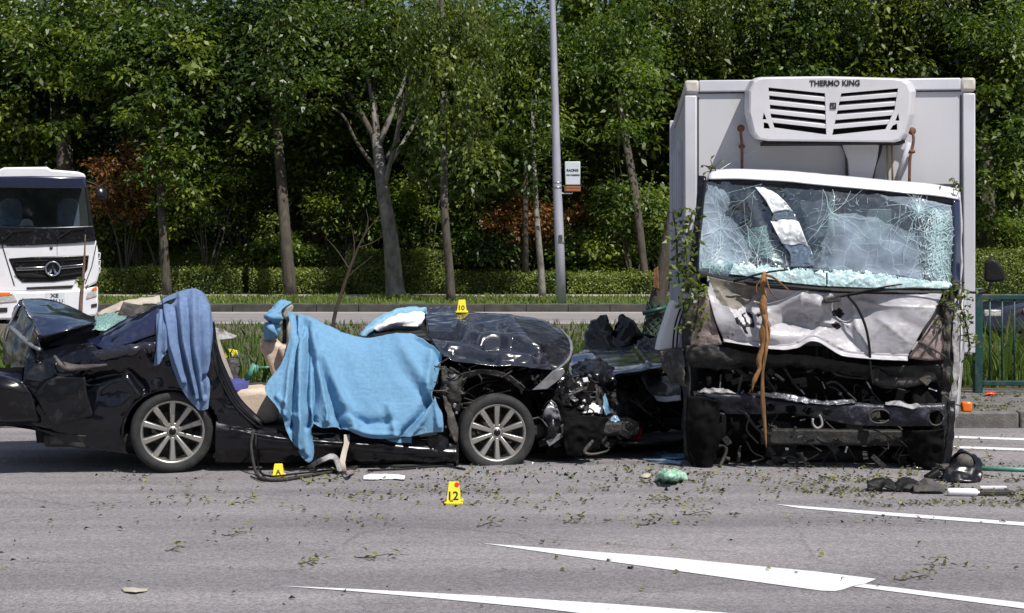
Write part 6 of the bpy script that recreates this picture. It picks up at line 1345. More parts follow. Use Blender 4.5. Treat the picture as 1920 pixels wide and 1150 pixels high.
lamp([(-12, 550), (24, 549), (33, 566), (-12, 570)], [(-12, 549), (18, 548), (23, 554), (-12, 557)])
lamp([(164, 549), (180, 541), (182, 556), (161, 562)], [(172, 542), (181, 537), (182, 544), (173, 546)])
tplate('fog_lamp', [(171, 571), (182, 569), (182, 575), (171, 577)], TY - .125, .05, M_slot, .01)
tplate('fog_lamp', [(-12, 578), (14, 577), (14, 585), (-12, 587)], TY - .125, .05, M_slot, .01)
pl = tplate('number_plate', [(86, 549), (122, 548), (122, 572), (86, 573)], TY - .118, .02, M_sign, .004)
text_part('plate_lettering', 'XE', M_ink, pl, Q(102, 554.5, TY - .123), TR, UP, .19, .09, .004, .02)
text_part('plate_lettering', '2906 U', M_ink, pl, Q(103, 565, TY - .123), TR, UP, .36, .10, .004, .02)
text_part('lettering', 'BEIBEN 2527', M_ink, wt, Q(30, 460.5, TY - .026), TR, UP, .42, .05, .004, .02)
g = Geo(); g.tube(q_([(5, 452), (25, 434)], TY - .12), .02, 6); g.tube(q_([(12, 436), (60, 431)], TY - .12), .012, 5); mk('wiper', g, M_black, wt, kind='stuff')
g = Geo(); g.tube(q_([(108, 448), (132, 432)], TY - .12), .02, 6); g.tube(q_([(112, 434), (160, 428)], TY - .12), .012, 5); mk('wiper', g, M_black, wt, kind='stuff')
g = Geo(); c = Q(191, 363, TY - .1); ax = V((.55, -1, .25)).normalized(); g.lathe([(0, .03), (.12, .02), (.155, -.01), (.14, -.05), (0, -.06)], c, ax, 24); mk('mirror', g, M_black_gloss, wt, smooth=True)
g = Geo(); g.tube(q_([(162, 340), (176, 345), (188, 352)], TY), .02, 6); mk('mirror_arm', g, M_black, wt)
g = Geo()
for b in (474, 488, 500): g.tube(q_([(178, b), (188, b + 1), (187, b + 11), (179, b + 12)], TY + .15), .016, 6)
mk('step', g, M_white, wt, kind='stuff')
for a in (2, 166):
    g = Geo(); c = Q(a, 565, TY + .9); c.z = .5; g.lathe([(.28, -.13), (.42, -.15), (.5, -.11), (.5, .11), (.42, .15), (.28, .13), (.2, .02), (0, .02)], c, TR, 30); mk('wheel', g, M_rubber, wt, smooth=True)
g = Geo(); g.box(V((WP[wt].x, TY, .75)) + TN * 2.4, (1.6, 3.2, .35), TR, TN); mk('chassis', g, M_dark, wt, bevel=.03)
g = Geo(); g.box(V((WP[wt].x, TY, 1.75)) + TN * 4.4, (2.2, 4.2, 1.3), TR, TN); mk('load_body', g, M_grime, wt, bevel=.05)
hm = Geo(); c = Q(50, 424, TY + .22); hm.lathe([(.19, 0), (.165, .015), (.155, .07), (.12, .13), (.06, .165), (0, .172)], c, UP, 20); tag(mk('hard_hat', hm, M_helmet, smooth=True), 'white hard hat on the dashboard of the parked white truck', 'helmet')
o = patch('document_folder', [[Q(2, 412, TY + .3), Q(20, 408, TY + .35), Q(36, 412, TY + .3)], [Q(0, 426, TY + .1), Q(18, 424, TY + .1), Q(34, 428, TY + .1)]], 12, 8, M_blue_glass, None, .01, crum=(.04, 6, 2)); tag(o, 'pale blue papers heaped on the dashboard left of the hard hat', 'papers')

# ================================================================== LAMP POST, RAILING, CAR BEHIND IT
lp = root('lamp_post', (X(1053, 43.6), 43.6, .21), 'tall grey lamp post with a white sign on the far verge', 'lamp post')
LY = 43.6
g = Geo(); g.tube([P(1053, 573, LY), P(1048.5, 440, LY), P(1044.5, 345, LY), P(1041, 200, LY), P(1035.5, 0, LY), P(1030, -170, LY)], [.142, .138, .128, .108, .088, .07], 20); mk('pole', g, M_pole, lp, smooth=True)
for px, b, r in ((1045, 352, .14), (1044.5, 343, .135), (1050, 455, .146)):
    g = Geo(); g.lathe([(r - .01, -.025), (r, -.02), (r, .02), (r - .01, .025)], P(px, b, LY), UP, 24); mk('clamp_band', g, M_steel, lp, smooth=True)
g = Geo(); g.box(P(1051, 448, LY - .145), (.11, .03, .22)); mk('access_plate', g, M_grime, lp, bevel=.01)
g = Geo(); g.tube([P(1030, -170, LY), P(1026, -240, LY - .6), P(1024, -250, LY - 1.6)], [.06, .05, .04], 8, smooth=3); mk('bracket_arm', g, M_pole, lp, smooth=True)
g = Geo(); g.tube([P(1050, 363, LY - .05), P(1073, 363, LY - .05), P(1074, 358, LY - .05)], .022, 6); mk('sign_bracket', g, M_pole, lp)
sg = quad_plate('sign_board', [P(a, b, LY - .12) for a, b in ((1059, 303), (1088, 303), (1088, 347), (1060, 347))], M_sign, lp, V((0, .05, 0)), .02)
text_part('sign_lettering', 'RACING', M_ink, sg, P(1073.5, 319.5, LY - .125), V((1, 0, 0)), UP, .34, .075, .004, .03)
text_part('sign_lettering', 'NO PARKING', M_ink, sg, P(1074.5, 328.5, LY - .125), V((1, 0, 0)), UP, .38, .048, .004, .03)
so = quad_plate('lower_board', [P(a, b, LY - .10) for a, b in ((1058, 348.5), (1089, 348.5), (1089, 359.5), (1058, 359.5))], M_rust, lp, V((0, .05, 0)), .01)
for b in (351, 356.5): quad_plate('board_stripe', [P(a, c_, LY - .106) for a, c_ in ((1062, b - 1), (1087, b - 1), (1087, b + 1), (1062, b + 1))], M_sign_or, so, V((0, .02, 0)))

FY = 17.2
def fenc(px, y, w=.09, z1=1.28): pass
rl = root('railing', (X(1833, FY), FY, .145), 'dark green metal railing on the median right of the lorry', 'railing')
x0 = X(1833, FY)
for k, x in enumerate((x0, x0 + 2.4)):
    g = Geo(); g.box((x, FY, .145 + .585), (.095, .095, 1.17)); mk('post', g, M_green_fence, rl, bevel=.008)
    g = Geo(); g.box((x, FY, 1.335), (.105, .105, .03)); mk('post_cap', g, M_green_fence, rl, bevel=.01)
for z in (1.32 - .075, .255):
    g = Geo(); g.box((x0 + 1.2, FY, z), (2.3, .05, .055)); mk('rail', g, M_green_fence, rl, bevel=.006)
bar0 = None
for k in range(1, 17):
    x = x0 + .141 * k
    if bar0 is None:
        g = Geo(); g.tube([(x, FY, .27), (x, FY, 1.22)], .0115, 8); bar0 = mk('bar', g, M_green_fence, rl, smooth=True)
    else:
        c = bar0.copy(); COL.objects.link(c); c.parent = rl; c.location = bar0.location + V((.141 * (k - 1), 0, 0))

BY = 26.0
pc = root('parked_car', (X(1838, BY) + 2.2, BY + .85, .15), 'dark blue car half hidden behind the green railing and tall grass', 'car')
bx0 = X(1838, BY)
def prof(pts, y): return [V((bx0 + a, y, b)) for a, b in pts]
lower = [(0, .42), (.02, .62), (.12, .74), (1.15, .93), (3.5, .98), (4.25, .92), (4.38, .7), (4.36, .38), (3.9, .34), (.5, .34)]
g = Geo(); g.prism(prof(lower, BY), V((0, 1.7, 0))); o = mk('body', g, M_paint_blue_sheen, pc, bevel=.07, seg=4); fix(o)
up_ = [(1.15, .94), (1.95, 1.46), (2.4, 1.52), (3.2, 1.48), (3.95, .98)]
g = Geo(); a_ = prof(up_, BY + .08); b_ = prof(up_, BY + 1.62)
g.loft(a_, b_); o = mk('cabin', g, M_glass_dark, pc, bevel=.04); fix(o)
g = Geo(); g.prism(prof([(1.9, 1.46), (2.4, 1.54), (3.25, 1.49), (2.4, 1.50)], BY + .1), V((0, 1.5, 0))); o = mk('roof', g, M_paint_blue_sheen, pc, bevel=.01); fix(o)
for a in (.78, 3.45):
    for y in (BY + .1, BY + 1.6):
        g = Geo(); g.lathe([(.2, -.1), (.29, -.11), (.32, -.08), (.32, .08), (.29, .11), (.2, .1), (.16, .02), (0, .02)], V((bx0 + a, y, .47)), V((0, -1, 0)), 28); mk('wheel', g, M_rubber, pc, smooth=True)
g = Geo(); g.box((bx0 + .82, BY - .01, .72), (.16, .05, .08)); mk('indicator', g, M_orange, pc, bevel=.015)
g = Geo(); g.box((bx0 + .22, BY + .02, .68), (.3, .06, .12)); mk('headlight', g, M_lamp, pc, bevel=.02)

# ================================================================== EVIDENCE MARKERS
def marker(base, w, h, txt, label, rz=0, tilt=0):
    r = root('evidence_marker', base, label, 'marker', 'yellow numbered evidence markers')
    M3 = Matrix.Rotation(rz, 3, 'Z') @ Matrix.Rotation(tilt, 3, 'Y')
    def L(x, y, z): return V(base) + M3 @ V((x, y, z))
    a, b, d = w / 2, w * .27, h * .34
    for s, nm in ((-1, 'front_face'), (1, 'back_face')):
        g = Geo(); g.prism([L(-a * .8, s * d, .012), L(a * .8, s * d, .012), L(b, s * .012, h), L(-b, s * .012, h)], M3 @ V((0, s * .004, 0))); o = mk(nm, g, M_yellow, r, bevel=.003); fix(o)
    g = Geo(); g.box(L(0, 0, h - .004), (b * 2, .028, .012), M3 @ V((1, 0, 0)), M3 @ V((0, 1, 0))); mk('ridge', g, M_yellow, r, bevel=.004)
    for s in (-1, 1):
        g = Geo(); g.box(L(0, s * (d + .008), .010), (w, .035, .018), M3 @ V((1, 0, 0)), M3 @ V((0, 1, 0))); mk('foot', g, M_yellow, r, bevel=.004)
    up = (L(0, -.012, h) - L(0, -d, .012)).normalized(); c = L(0, -d * .6 - .006, h * .40)
    text_part('number', txt, M_ink, r, c + M3 @ V((0, -.004, 0)), M3 @ V((1, 0, 0)), up, None, h * .42, .002, .025)
    return r, L
r, L = marker(G(851, 944), .130, .150, '12', 'yellow evidence marker with number 12 standing alone on the road')
g = Geo(); g.lathe([(0, .004), (.017, .004), (.017, 0)], L(.022, -.020, .136), V((0, -1, .3)), 14); mk('red_dot', g, M_red, r)
marker(G(522, 894), .115, .10, 'A', 'small yellow marker with letter A beside the rubber door seal', .1)
b10 = C(866, 587, 1.3); marker(b10, .112, .118, '10', 'yellow marker with number 10 standing on the crumpled bonnet', 0)
marker((-3.98, 21.0, .15), .24, .24, '11', 'yellow marker leaning in the median grass behind the car', .5, .25)

# ================================================================== DEBRIS
def thing(o, label, cat, group=None): return tag(o, label, cat, group)
# loose rubber door seal lying in a loop
ps = [C(476, 806, -.04), C(471, 832, -.08), C(474, 862, -.14)] + [G(a, b, .015) for a, b in ((481, 888), (495, 899), (530, 900), (580, 892), (630, 884), (658, 880), (680, 873), (740, 874), (800, 872), (856, 868))]
g = Geo(); g.tube(ps, .013, 7, smooth=5); thing(mk('door_seal', g, M_rubber, smooth=True), 'long black rubber door seal looped on the road beside the sill', 'rubber strip')
ps = [C(480, 812, -.03), C(480, 840, -.1), G(486, 880, .02)] + [G(a, b, .02) for a, b in ((505, 893), (560, 888), (640, 879), (700, 868), (780, 866), (850, 872))]
g = Geo(); g.tube(ps, .008, 6, smooth=5); thing(mk('door_seal', g, M_black, smooth=True), 'thin black trim strip lying inside the looped door seal', 'rubber strip')
for i, (pts, r_, lab) in enumerate((([(855, 866), (880, 868), (905, 872)], .007, 'short black rod lying left of the front wheel'), ([(690, 882), (760, 879), (830, 874), (872, 880)], .009, 'black plastic strip in front of the car sill'), ([(470, 893), (486, 900), (498, 903)], .006, 'short black wire left of the letter A marker'))):
    g = Geo(); g.tube([G(a, b, .012) for a, b in pts], r_, 6, smooth=4); thing(mk('strip_scrap', g, M_black, smooth=True), lab, 'scrap', 'black strips lying by the car')
pp = patch('trim_scrap', [[G(573, 876, .01), C(600, 860, -.25), C(622, 851, -.25), C(634, 858, -.22), G(642, 884, .02)], [G(580, 880, .0), C(604, 868, -.28), C(622, 861, -.3), C(628, 868, -.28), G(634, 886, .02)]], 40, 6, M_dirty_white, None, .006, crum=(.008, 14, 3)); thing(pp, 'arched white plastic trim lying by the tip of the blue towel', 'trim scrap')
pp = patch('belt_webbing', [[C(645, 815, -.06), C(644, 838, -.12), C(636, 862, -.2), G(638, 884, .02)], [C(656, 815, -.06), C(654, 838, -.12), C(647, 862, -.2), G(650, 884, .02)]], 5, 30, M_beige_trim, None, .004, crum=(.008, 9, 4)); thing(pp, 'beige belt strap hanging from the car sill to the road', 'strap')
pp = patch('trim_scrap', [[G(640, 884, .02), G(652, 882, .06), G(664, 882, .02)], [G(642, 890, .0), G(654, 890, .05), G(664, 888, .0)]], 12, 8, M_pink, None, .006, crum=(.01, 14, 6)); thing(pp, 'brownish plastic end piece on the looped door seal', 'trim scrap')
pp = patch('plastic_scrap', [[G(682, 892, .02), G(700, 889, .03), G(725, 890, .02), G(759, 892, .03)], [G(681, 900, .005), G(700, 899, .012), G(725, 899, .004), G(758, 899, .015)]], 30, 10, M_paper, None, .004, crum=(.010, 10, 8)); thing(pp, 'flat white plastic sheet scrap lying in front of the car', 'plastic scrap')
# cloth on the rear seat
pp = patch('cloth', [[C(424, 712, .9), C(440, 716, .85), C(466, 718, .9)], [C(428, 722, .6), C(446, 718, .55), C(466, 722, .6)], [C(432, 734, .4), C(448, 736, .38), C(464, 733, .42)]], 24, 18, M_purple, None, .01, crum=(.05, 8, 6)); thing(pp, 'crumpled purple blue cloth on the beige rear seat', 'cloth')
pp = patch('far_door_top', [[C(396, 612, 1.65), C(415, 618, 1.65), C(444, 630, 1.65)], [C(396, 642, 1.62), C(420, 638, 1.6), C(440, 634, 1.62)]], 16, 10, M_dirty_white, car, .02, crum=(.02, 10, 6))
patch('far_door_skin', [[C(396, 642, 1.66), C(410, 655, 1.66)], [C(400, 780, 1.66), C(414, 780, 1.66)]], 6, 10, M_paint, car, .02)
# broken railing pieces in the grass behind the car
for i, (pts, r_, lab) in enumerate((([(466, 712), (480, 684)], .05, 'broad pale green broken post stub leaning in the grass'), ([(480, 690), (516, 689)], .016, 'pale green rail lying level from the broken stub'), ([(486, 694), (508, 712)], .014, 'pale green bar fallen slanting under the level rail'), ([(455, 712), (512, 713)], .014, 'pale green bar lying flat on the dirt behind the seat'), ([(505, 688), (524, 706)], .012, 'pale green bar end poking out beside the beige headrest'))):
    g = Geo(); y_ = 17.6 + .1 * i; g.tube([P(a, b, y_) for a, b in pts], r_, 8); thing(mk('railing_scrap', g, M_green_frag, smooth=True), lab, 'railing scrap', 'broken railing pieces behind the car')
pp = patch('metal_scrap', [[P(415, 688, 17.8), P(430, 676, 17.8), P(458, 668, 17.9)], [P(424, 700, 17.6), P(440, 694, 17.6), P(452, 690, 17.7)]], 14, 10, M_grime, None, .01, crum=(.07, 8, 3)); thing(pp, 'bent grey sheet metal lying in the grass behind the car', 'metal scrap')
pp = patch('wreck_scrap', [[P(416, 690, 17.5), P(430, 684, 17.5), P(446, 694, 17.5)], [P(414, 716, 17.3), P(432, 720, 17.3), P(448, 716, 17.3)]], 14, 10, M_dark, None, .02, crum=(.08, 7, 5)); thing(pp, 'dark crumpled wreckage in the grass beside the rear pillar', 'wreckage')
# torn off bonnet between car and lorry
wr = root('wreck_section', G(1165, 822), 'torn dark blue bonnet and wing lying between car and lorry', 'wreckage')
patch('bonnet_skin', [[P(1070, 668, 14.6), P(1105, 655, 14.9), P(1150, 652, 15.0), P(1200, 650, 15.0), P(1236, 652, 14.8)], [P(1066, 680, 14.0), P(1105, 672, 14.2), P(1150, 668, 14.2), P(1200, 668, 14.2), P(1242, 668, 14.0)], [P(1068, 700, 13.4), P(1100, 700, 13.4), P(1150, 694, 13.4), P(1200, 686, 13.4), P(1244, 680, 13.4)], [P(1084, 712, 13.2), P(1112, 716, 13.1), P(1150, 704, 13.2), P(1200, 695, 13.2), P(1242, 690, 13.2)]], 60, 30, M_paint_blue_sheen, wr, .01, crum=(.012, 3.2, 71), folds=[([(1075, 676), (1110, 668)], 5, .05, .03), ([(1190, 655), (1215, 685)], 5, .05, .03)])
patch('bonnet_edge', [[P(1084, 713, 13.25), P(1112, 717, 13.15), P(1150, 705, 13.25), P(1200, 696, 13.25), P(1242, 691, 13.25)], [P(1100, 735, 13.5), P(1130, 722, 13.6), P(1160, 712, 13.7), P(1200, 704, 13.8), P(1242, 700, 13.8)]], 40, 8, M_black_gloss, wr, .01, crum=(.03, 8, 73))
patch('torn_wing', [[P(1104, 722, 13.5), P(1120, 712, 13.4), P(1150, 712, 13.4)], [P(1112, 750, 13.5), P(1126, 738, 13.4), P(1140, 726, 13.4)], [P(1118, 775, 13.5), P(1128, 762, 13.4), P(1134, 748, 13.4)]], 16, 14, M_paint_blue_sheen, wr, .01, crum=(.04, 7, 75))
patch('inner_panel', [[P(1120, 712, 14.3), P(1180, 704, 14.4), P(1285, 698, 14.4)], [P(1130, 770, 14.3), P(1190, 765, 14.4), P(1288, 760, 14.4)], [P(1120, 822, 14.4), P(1200, 812, 14.6), P(1290, 800, 14.8)]], 24, 16, M_black, wr, .02, crum=(.06, 5, 77))
patch('lamp_shell', [[P(1200, 706, 13.9), P(1232, 710, 13.8), P(1272, 704, 13.8)], [P(1214, 730, 13.7), P(1244, 732, 13.6), P(1276, 730, 13.6)], [P(1232, 752, 13.6), P(1254, 754, 13.55), P(1276, 750, 13.55)]], 20, 16, M_silver_plastic, wr, .01, crum=(.04, 8, 79))
patch('lamp_lip', [[P(1226, 742, 13.55), P(1250, 744, 13.5), P(1276, 742, 13.5)], [P(1232, 752, 13.5), P(1252, 754, 13.45), P(1277, 751, 13.45)]], 14, 5, M_white, wr, .006, crum=(.015, 10, 80))
tangle('loose_wiring', 26, (1120, 1285), (700, 800), (13.4, 14.2), M_grime, (.003, .008), wr, P, 806)
plates('broken_bracket', 16, (1110, 1285), (735, 800), (13.6, 14.3), M_dark, (.06, .2), wr, P)
patch('torn_panel', [[P(1072, 690, 13.6), P(1110, 676, 13.5), P(1150, 690, 13.5)], [P(1080, 715, 13.2), P(1118, 705, 13.1), P(1152, 716, 13.2)], [P(1096, 748, 13.3), P(1124, 744, 13.2), P(1146, 750, 13.3)]], 30, 24, M_black_gloss, wr, .008, crum=(.05, 9, 111))
patch('torn_panel', [[P(1196, 640, 15.0), P(1225, 634, 15.0), P(1250, 640, 14.8)], [P(1192, 662, 14.6), P(1222, 660, 14.6), P(1252, 660, 14.4)]], 20, 14, M_black_gloss, wr, .008, crum=(.06, 9, 113))
g = Geo(); g.tube([P(1168, 740, 13.4), P(1200, 762, 13.4), P(1222, 782, 13.5)], .012, 6); mk('bent_rod', g, M_grime, wr, smooth=True)
pp = patch('bumper_strip', [[G(1160, 826, .16), G(1200, 826, .15), G(1250, 824, .15), G(1300, 820, .16)], [G(1158, 832, .12), G(1200, 833, .13), G(1250, 832, .12), G(1300, 828, .12)], [G(1150, 838, .0), G(1200, 838, .0), G(1250, 838, .0), G(1300, 834, .0)]], 40, 8, M_black, None, .02, crum=(.012, 6, 81)); thing(pp, 'long black bumper strip lying on the road left of the lorry wheel', 'bumper')
# black plastic heap
a = np.zeros((26, 40, 3)); cc_ = P(1150, 640, 15.9); cc_.z = .15
for i, v_ in enumerate(np.linspace(0, 1, 26)):
    for j, t in enumerate(np.linspace(0, 2 * math.pi, 40)):
        r_ = math.cos(v_ * 1.5) ** .6; a[i, j] = tuple(cc_ + V((math.cos(t) * .34 * r_, math.sin(t) * .3 * r_, .82 * math.sin(v_ * math.pi / 2) * (1 + .12 * math.cos(t * 2)))))
o = mk_grid('plastic_heap', crumple(a, .07, 8, 83), M_bin, None, 0); thing(o, 'heap of crumpled black plastic behind the torn bonnet', 'plastic heap')
g = Geo(); g.tube([P(1195, 628, 15.7), P(1232, 636, 15.8)], .03, 6); thing(mk('bar_scrap', g, M_black, smooth=True), 'black bar sticking out of the black plastic heap', 'bar')
g = Geo(); c = G(1195, 822, .02); c = P(1196, 804, 13.95); g.lathe([(0, -.07), (.02, -.065), (.036, -.05), (.03, .02), (.034, .05), (.015, .07), (0, .07)], c, V((.25, -.1, 1)), 14); 
c0 = min(v.z for v in g.v)
for v in g.v: v.z -= c0
o = mk('lens_scrap', g, M_red, smooth=True); thing(o, 'bright red broken lamp lens standing on the road beside the lorry', 'lens')
pp = patch('lens_scrap', [[P(1848, 737, 16.9), P(1856, 735.5, 16.9), P(1866, 737, 16.9)], [P(1848, 740, 16.75), P(1856, 739, 16.75), P(1866, 740, 16.75)]], 10, 6, M_red, None, .02, crum=(.02, 9, 2)); thing(pp, 'red lens pieces on the median at the foot of the railing', 'lens')
for k, (pts, lab) in enumerate((([(1240, 853), (1275, 850), (1292, 853), (1240, 860), (1268, 861), (1290, 860)], 'upper blue plastic scrap beside the lorry front wheel'), ([(1205, 860), (1245, 862), (1280, 866), (1212, 864), (1248, 868), (1274, 872)], 'lower long blue plastic scrap in the lorry shadow'), ([(1228, 846), (1240, 845), (1250, 848), (1230, 851), (1240, 852), (1248, 852)], 'small pale scrap behind the blue plastic pieces'))):
    pp = patch('plastic_scrap', [[G(a, b, .03) for a, b in pts[:3]], [G(a, b, .008) for a, b in pts[3:]]], 18, 8, M_blue_glass, None, .006, crum=(.012, 9, 90 + k)); thing(pp, lab, 'plastic scrap')
pp = patch('plastic_bag', [[G(1236, 886, .06), G(1252, 882, .09), G(1270, 884, .07), G(1284, 890, .02)], [G(1232, 896, .03), G(1252, 893, .09), G(1270, 893, .07), G(1286, 897, .015)], [G(1240, 902, .0), G(1256, 903, .01), G(1270, 902, .01), G(1280, 900, .0)]], 30, 20, M_green_bag, None, .002, crum=(.03, 16, 95)); thing(pp, 'small crumpled green and white plastic bag on the road', 'plastic bag')
pp = patch('card_scrap', [[G(1200, 890, .02), G(1210, 887, .03), G(1220, 890, .01)], [G(1200, 896, .0), G(1210, 897, .01), G(1220, 895, .0)]], 10, 6, M_beige_trim, None, .003, crum=(.012, 12, 97)); thing(pp, 'tan scrap left of the green bag', 'scrap')
# lamp wreck, canister and bits at the lorry's right corner
def GU(a, b, h): return G(a, b) + UP * h
hl = root('lamp_wreck', G(1795, 902), 'black headlamp unit torn off at the right corner of the lorry', 'headlamp')
g = Geo(); c = GU(1806, 900, .125); g.lathe([(.09, .02), (.10, .0), (.085, -.05), (.05, -.11), (0, -.12)], c, V((.1, -1, .5)), 24); mk('reflector', g, M_black_gloss, hl, smooth=True)
g = Geo(); g.lathe([(0, .03), (.055, .02), (.07, -.01), (.06, -.04), (0, -.05)], c + V((.01, -.02, .02)), V((.1, -1, .5)), 18); mk('lamp_cap', g, M_grime, hl, smooth=True)
patch('lamp_body', [[GU(1776, 898, .13), GU(1800, 895, .20), GU(1826, 896, .17), GU(1838, 897, .11)], [GU(1770, 902, .07), GU(1798, 902, .11), GU(1826, 902, .09), GU(1838, 902, .05)], [GU(1765, 904, .0), GU(1796, 906, .0), GU(1822, 906, .0), GU(1834, 904, .0)]], 24, 18, M_black_gloss, hl, .02, crum=(.035, 7, 99))
for q in ((1748, 903, .05), (1776, 900, .10), (1762, 896, .08)):
    g = Geo(); c = GU(*q); g.box(c, (.12, .07, .05), V((1, .3, R0.uniform(-.6, .6))), V((-.3, 1, 0))); mk('broken_bracket', g, M_black if q[0] != 1776 else M_grime, hl, bevel=.012)
tangle('loose_wiring', 12, (1740, 1800), (880, 905), (.02, .1), M_black, (.004, .009), hl, lambda x, y, d: GU(x, 902, .02 + max(0, 905 - y) / 260), 912, 3, 18, 8)
g = Geo(); c = G(1806, 923, .028); g.lathe([(0, -.115), (.024, -.112), (.028, -.10), (.028, .085), (.022, .10), (.010, .105), (.010, .115), (0, .115)], c, V((1, -.12, 0)), 22); o = mk('canister', g, M_paper, smooth=True); thing(o, 'small white canister lying on the road right of the lorry', 'canister')
g = Geo(); g.box(G(1866, 924, .02), (.28, .05, .03), V((1, .05, 0)), V((0, 1, 0))); thing(mk('bar_scrap', g, M_grime, bevel=.006), 'flat grey bar lying right of the white canister', 'bar')
g = Geo(); g.box(G(1862, 914, .02), (.2, .02, .02), V((1, .02, 0)), V((0, 1, 0))); thing(mk('bar_scrap', g, M_paper, bevel=.004), 'thin white strip behind the grey bar beside the canister', 'bar')
g = Geo(); g.tube([G(1838, 878, .02), G(1960, 882, .02)], .017, 10); thing(mk('green_pole', g, M_green_frag, smooth=True), 'pale green pole lying on the road at the right edge', 'pole')
for k, (a, b, lab) in enumerate(((1708, 917, 'black plastic shards in front of the lorry right wheel'), (1742, 920, 'grey black scrap pile left of the white canister'), (1655, 916, 'small dark ring scrap before the lorry'))):
    g = Geo(); c = G(a, b, .02)
    pp = patch('plastic_scrap', [[c + V((-.1, .06, .03)), c + V((0, .08, .06)), c + V((.12, .05, .02))], [c + V((-.12, -.03, -.02)), c + V((0, -.05, .0)), c + V((.1, -.04, -.02))]], 16, 10, M_black if k != 1 else M_grime, None, .008, crum=(.04, 10, 101 + k)); thing(pp, lab, 'plastic scrap')

# ================================================================== BRANCHES, TRUNKS AND LEAVES AMONG THE WRECKS
sp = root('splintered_branch', T(1432, 838, -.14), 'torn orange brown branch hanging down over the lorry front', 'branch')
g = Geo(); g.tube([T(a, b, l) for a, b, l in ((1434, 512, -.06), (1430, 530, -.10), (1433, 550, -.10), (1431, 575, -.13), (1435, 600, -.13), (1431, 625, -.14), (1430, 650, -.14), (1423, 675, -.15), (1424, 692, -.15), (1414, 712, -.16), (1410, 736, -.16))], [.018, .024, .020, .034, .026, .034, .020, .026, .016, .016, .003], 7, smooth=3)
mk('stem', g, M_wood, sp, smooth=True)
for pts, r_ in (([(1433, 590), (1438, 640), (1430, 700), (1431, 760), (1434, 800), (1437, 840)], [.02, .018, .014, .022, .016, .004]), ([(1436, 516), (1452, 522), (1480, 545)], [.012, .010, .004]), ([(1436, 520), (1444, 545), (1458, 562)], [.008, .007, .003]), ([(1430, 520), (1418, 538), (1420, 552)], [.008, .006, .003]), ([(1437, 600), (1443, 620), (1440, 648)], [.012, .010, .003]), ([(1427, 690), (1418, 712), (1404, 738)], [.01, .008, .004])):
    g = Geo(); g.tube([T(a, b, -.15) for a, b in pts], r_, 5, smooth=4); mk('splinter', g, M_wood, sp, smooth=True)
def clump(name, pts, n, L, label, fn, seed, m=L_hedge, spread=.05, stem=.008):
    rng = np.random.default_rng(seed); r = root(name, fn(*pts[-1]), label, 'branch', 'torn branches caught on the lorry')
    w3 = [fn(*p) for p in pts]; g = Geo(); g.tube(w3, stem, 5, smooth=4)
    w = crw(len(w3), np.linspace(0, 1, 60)) @ np.array([tuple(p) for p in w3])
    c = w[rng.integers(0, 60, n)] + rng.normal(size=(n, 3)) * spread
    for k in range(0, n, max(1, n // 14)): g.tube([V(w[np.argmin(((w - c[k]) ** 2).sum(1))]), V(c[k])], stem * .45, 4)
    mk('stem', g, M_twig, r, smooth=True)
    v, f = leaves(c, rng.normal(size=(n, 3)) * .7 + np.array([0, -.6, .5]), rng.normal(size=(n, 3)) + np.array([0, 0, -.5]), L * (.6 + .8 * rng.random(n)), L * .26)
    mk_np('foliage', v, f, m, r, rng.random(n) * .8 + .1, kind='stuff')
clump('torn_branch', [(1298, 395, .1), (1290, 440, .0), (1284, 490, -.04), (1292, 545, -.05)], 130, .06, 'leafy torn branch hanging along the left windscreen pillar', T, 1)
clump('torn_branch', [(1272, 500, .0), (1290, 530, -.08), (1310, 560, -.08), (1300, 620, -.05)], 150, .06, 'leafy twigs tangled at the left headlamp corner of the lorry', T, 2, spread=.06)
clump('torn_branch', [(1262, 400, .4), (1268, 440, .4), (1270, 500, .4)], 50, .07, 'sparse leafy twig left of the lorry box corner', T, 3)
clump('torn_branch', [(1806, 540, .05), (1800, 570, .0), (1812, 610, .1), (1818, 650, .2)], 110, .05, 'drooping leafy twigs at the right corner of the lorry cab', T, 4)
clump('torn_branch', [(1790, 530, -.02), (1775, 560, -.05), (1770, 600, -.05)], 50, .05, 'leaves stuck beside the right end of the front panel', T, 5)
clump('torn_branch', [(1332, 322, .3), (1336, 314, .3), (1342, 318, .3)], 10, .05, 'few leaves on the left corner of the cab roof', T, 6)
clump('torn_branch', [(1785, 350, .35), (1796, 345, .35), (1800, 352, .35)], 10, .05, 'few leaves on the right corner of the cab roof', T, 7)
# bent trunk in green netting
nt = root('broken_tree', P(1222, 660, 24), 'leaning broken tree trunk wrapped in green netting left of the lorry', 'tree')
WP[nt].z = .15; nt.location.z = .15
bt = P(1219, 650, 24); bt.z = .15
g = Geo(); g.tube([bt, P(1232, 570, 24), P(1242, 520, 24), P(1252, 450, 24), P(1262, 380, 24)], [.15, .14, .12, .10, .05], 10, smooth=4); mk('trunk', g, M_bark, nt, smooth=True)
g = Geo()
for k in range(9):
    t0 = k / 9 * 6.28
    pts = []
    for s in np.linspace(0, 1, 12):
        c = bt.lerp(P(1233, 566, 24), s); pts.append(c + V((math.cos(t0 + s * 5) * .165, math.sin(t0 + s * 5) * .165, 0)))
    g.tube(pts, .007, 4); pts2 = [bt.lerp(P(1233, 566, 24), s) + V((math.cos(t0 - s * 5) * .165, math.sin(t0 - s * 5) * .165, 0)) for s in np.linspace(0, 1, 12)]; g.tube(pts2, .007, 4)
mk('netting', g, M_net, nt, kind='stuff')
patch('torn_bark', [[P(1226, 505, 23.86), P(1234, 500, 23.84)], [P(1224, 540, 23.85), P(1236, 545, 23.84)]], 6, 12, M_wood, nt, .01, crum=(.02, 8, 3))
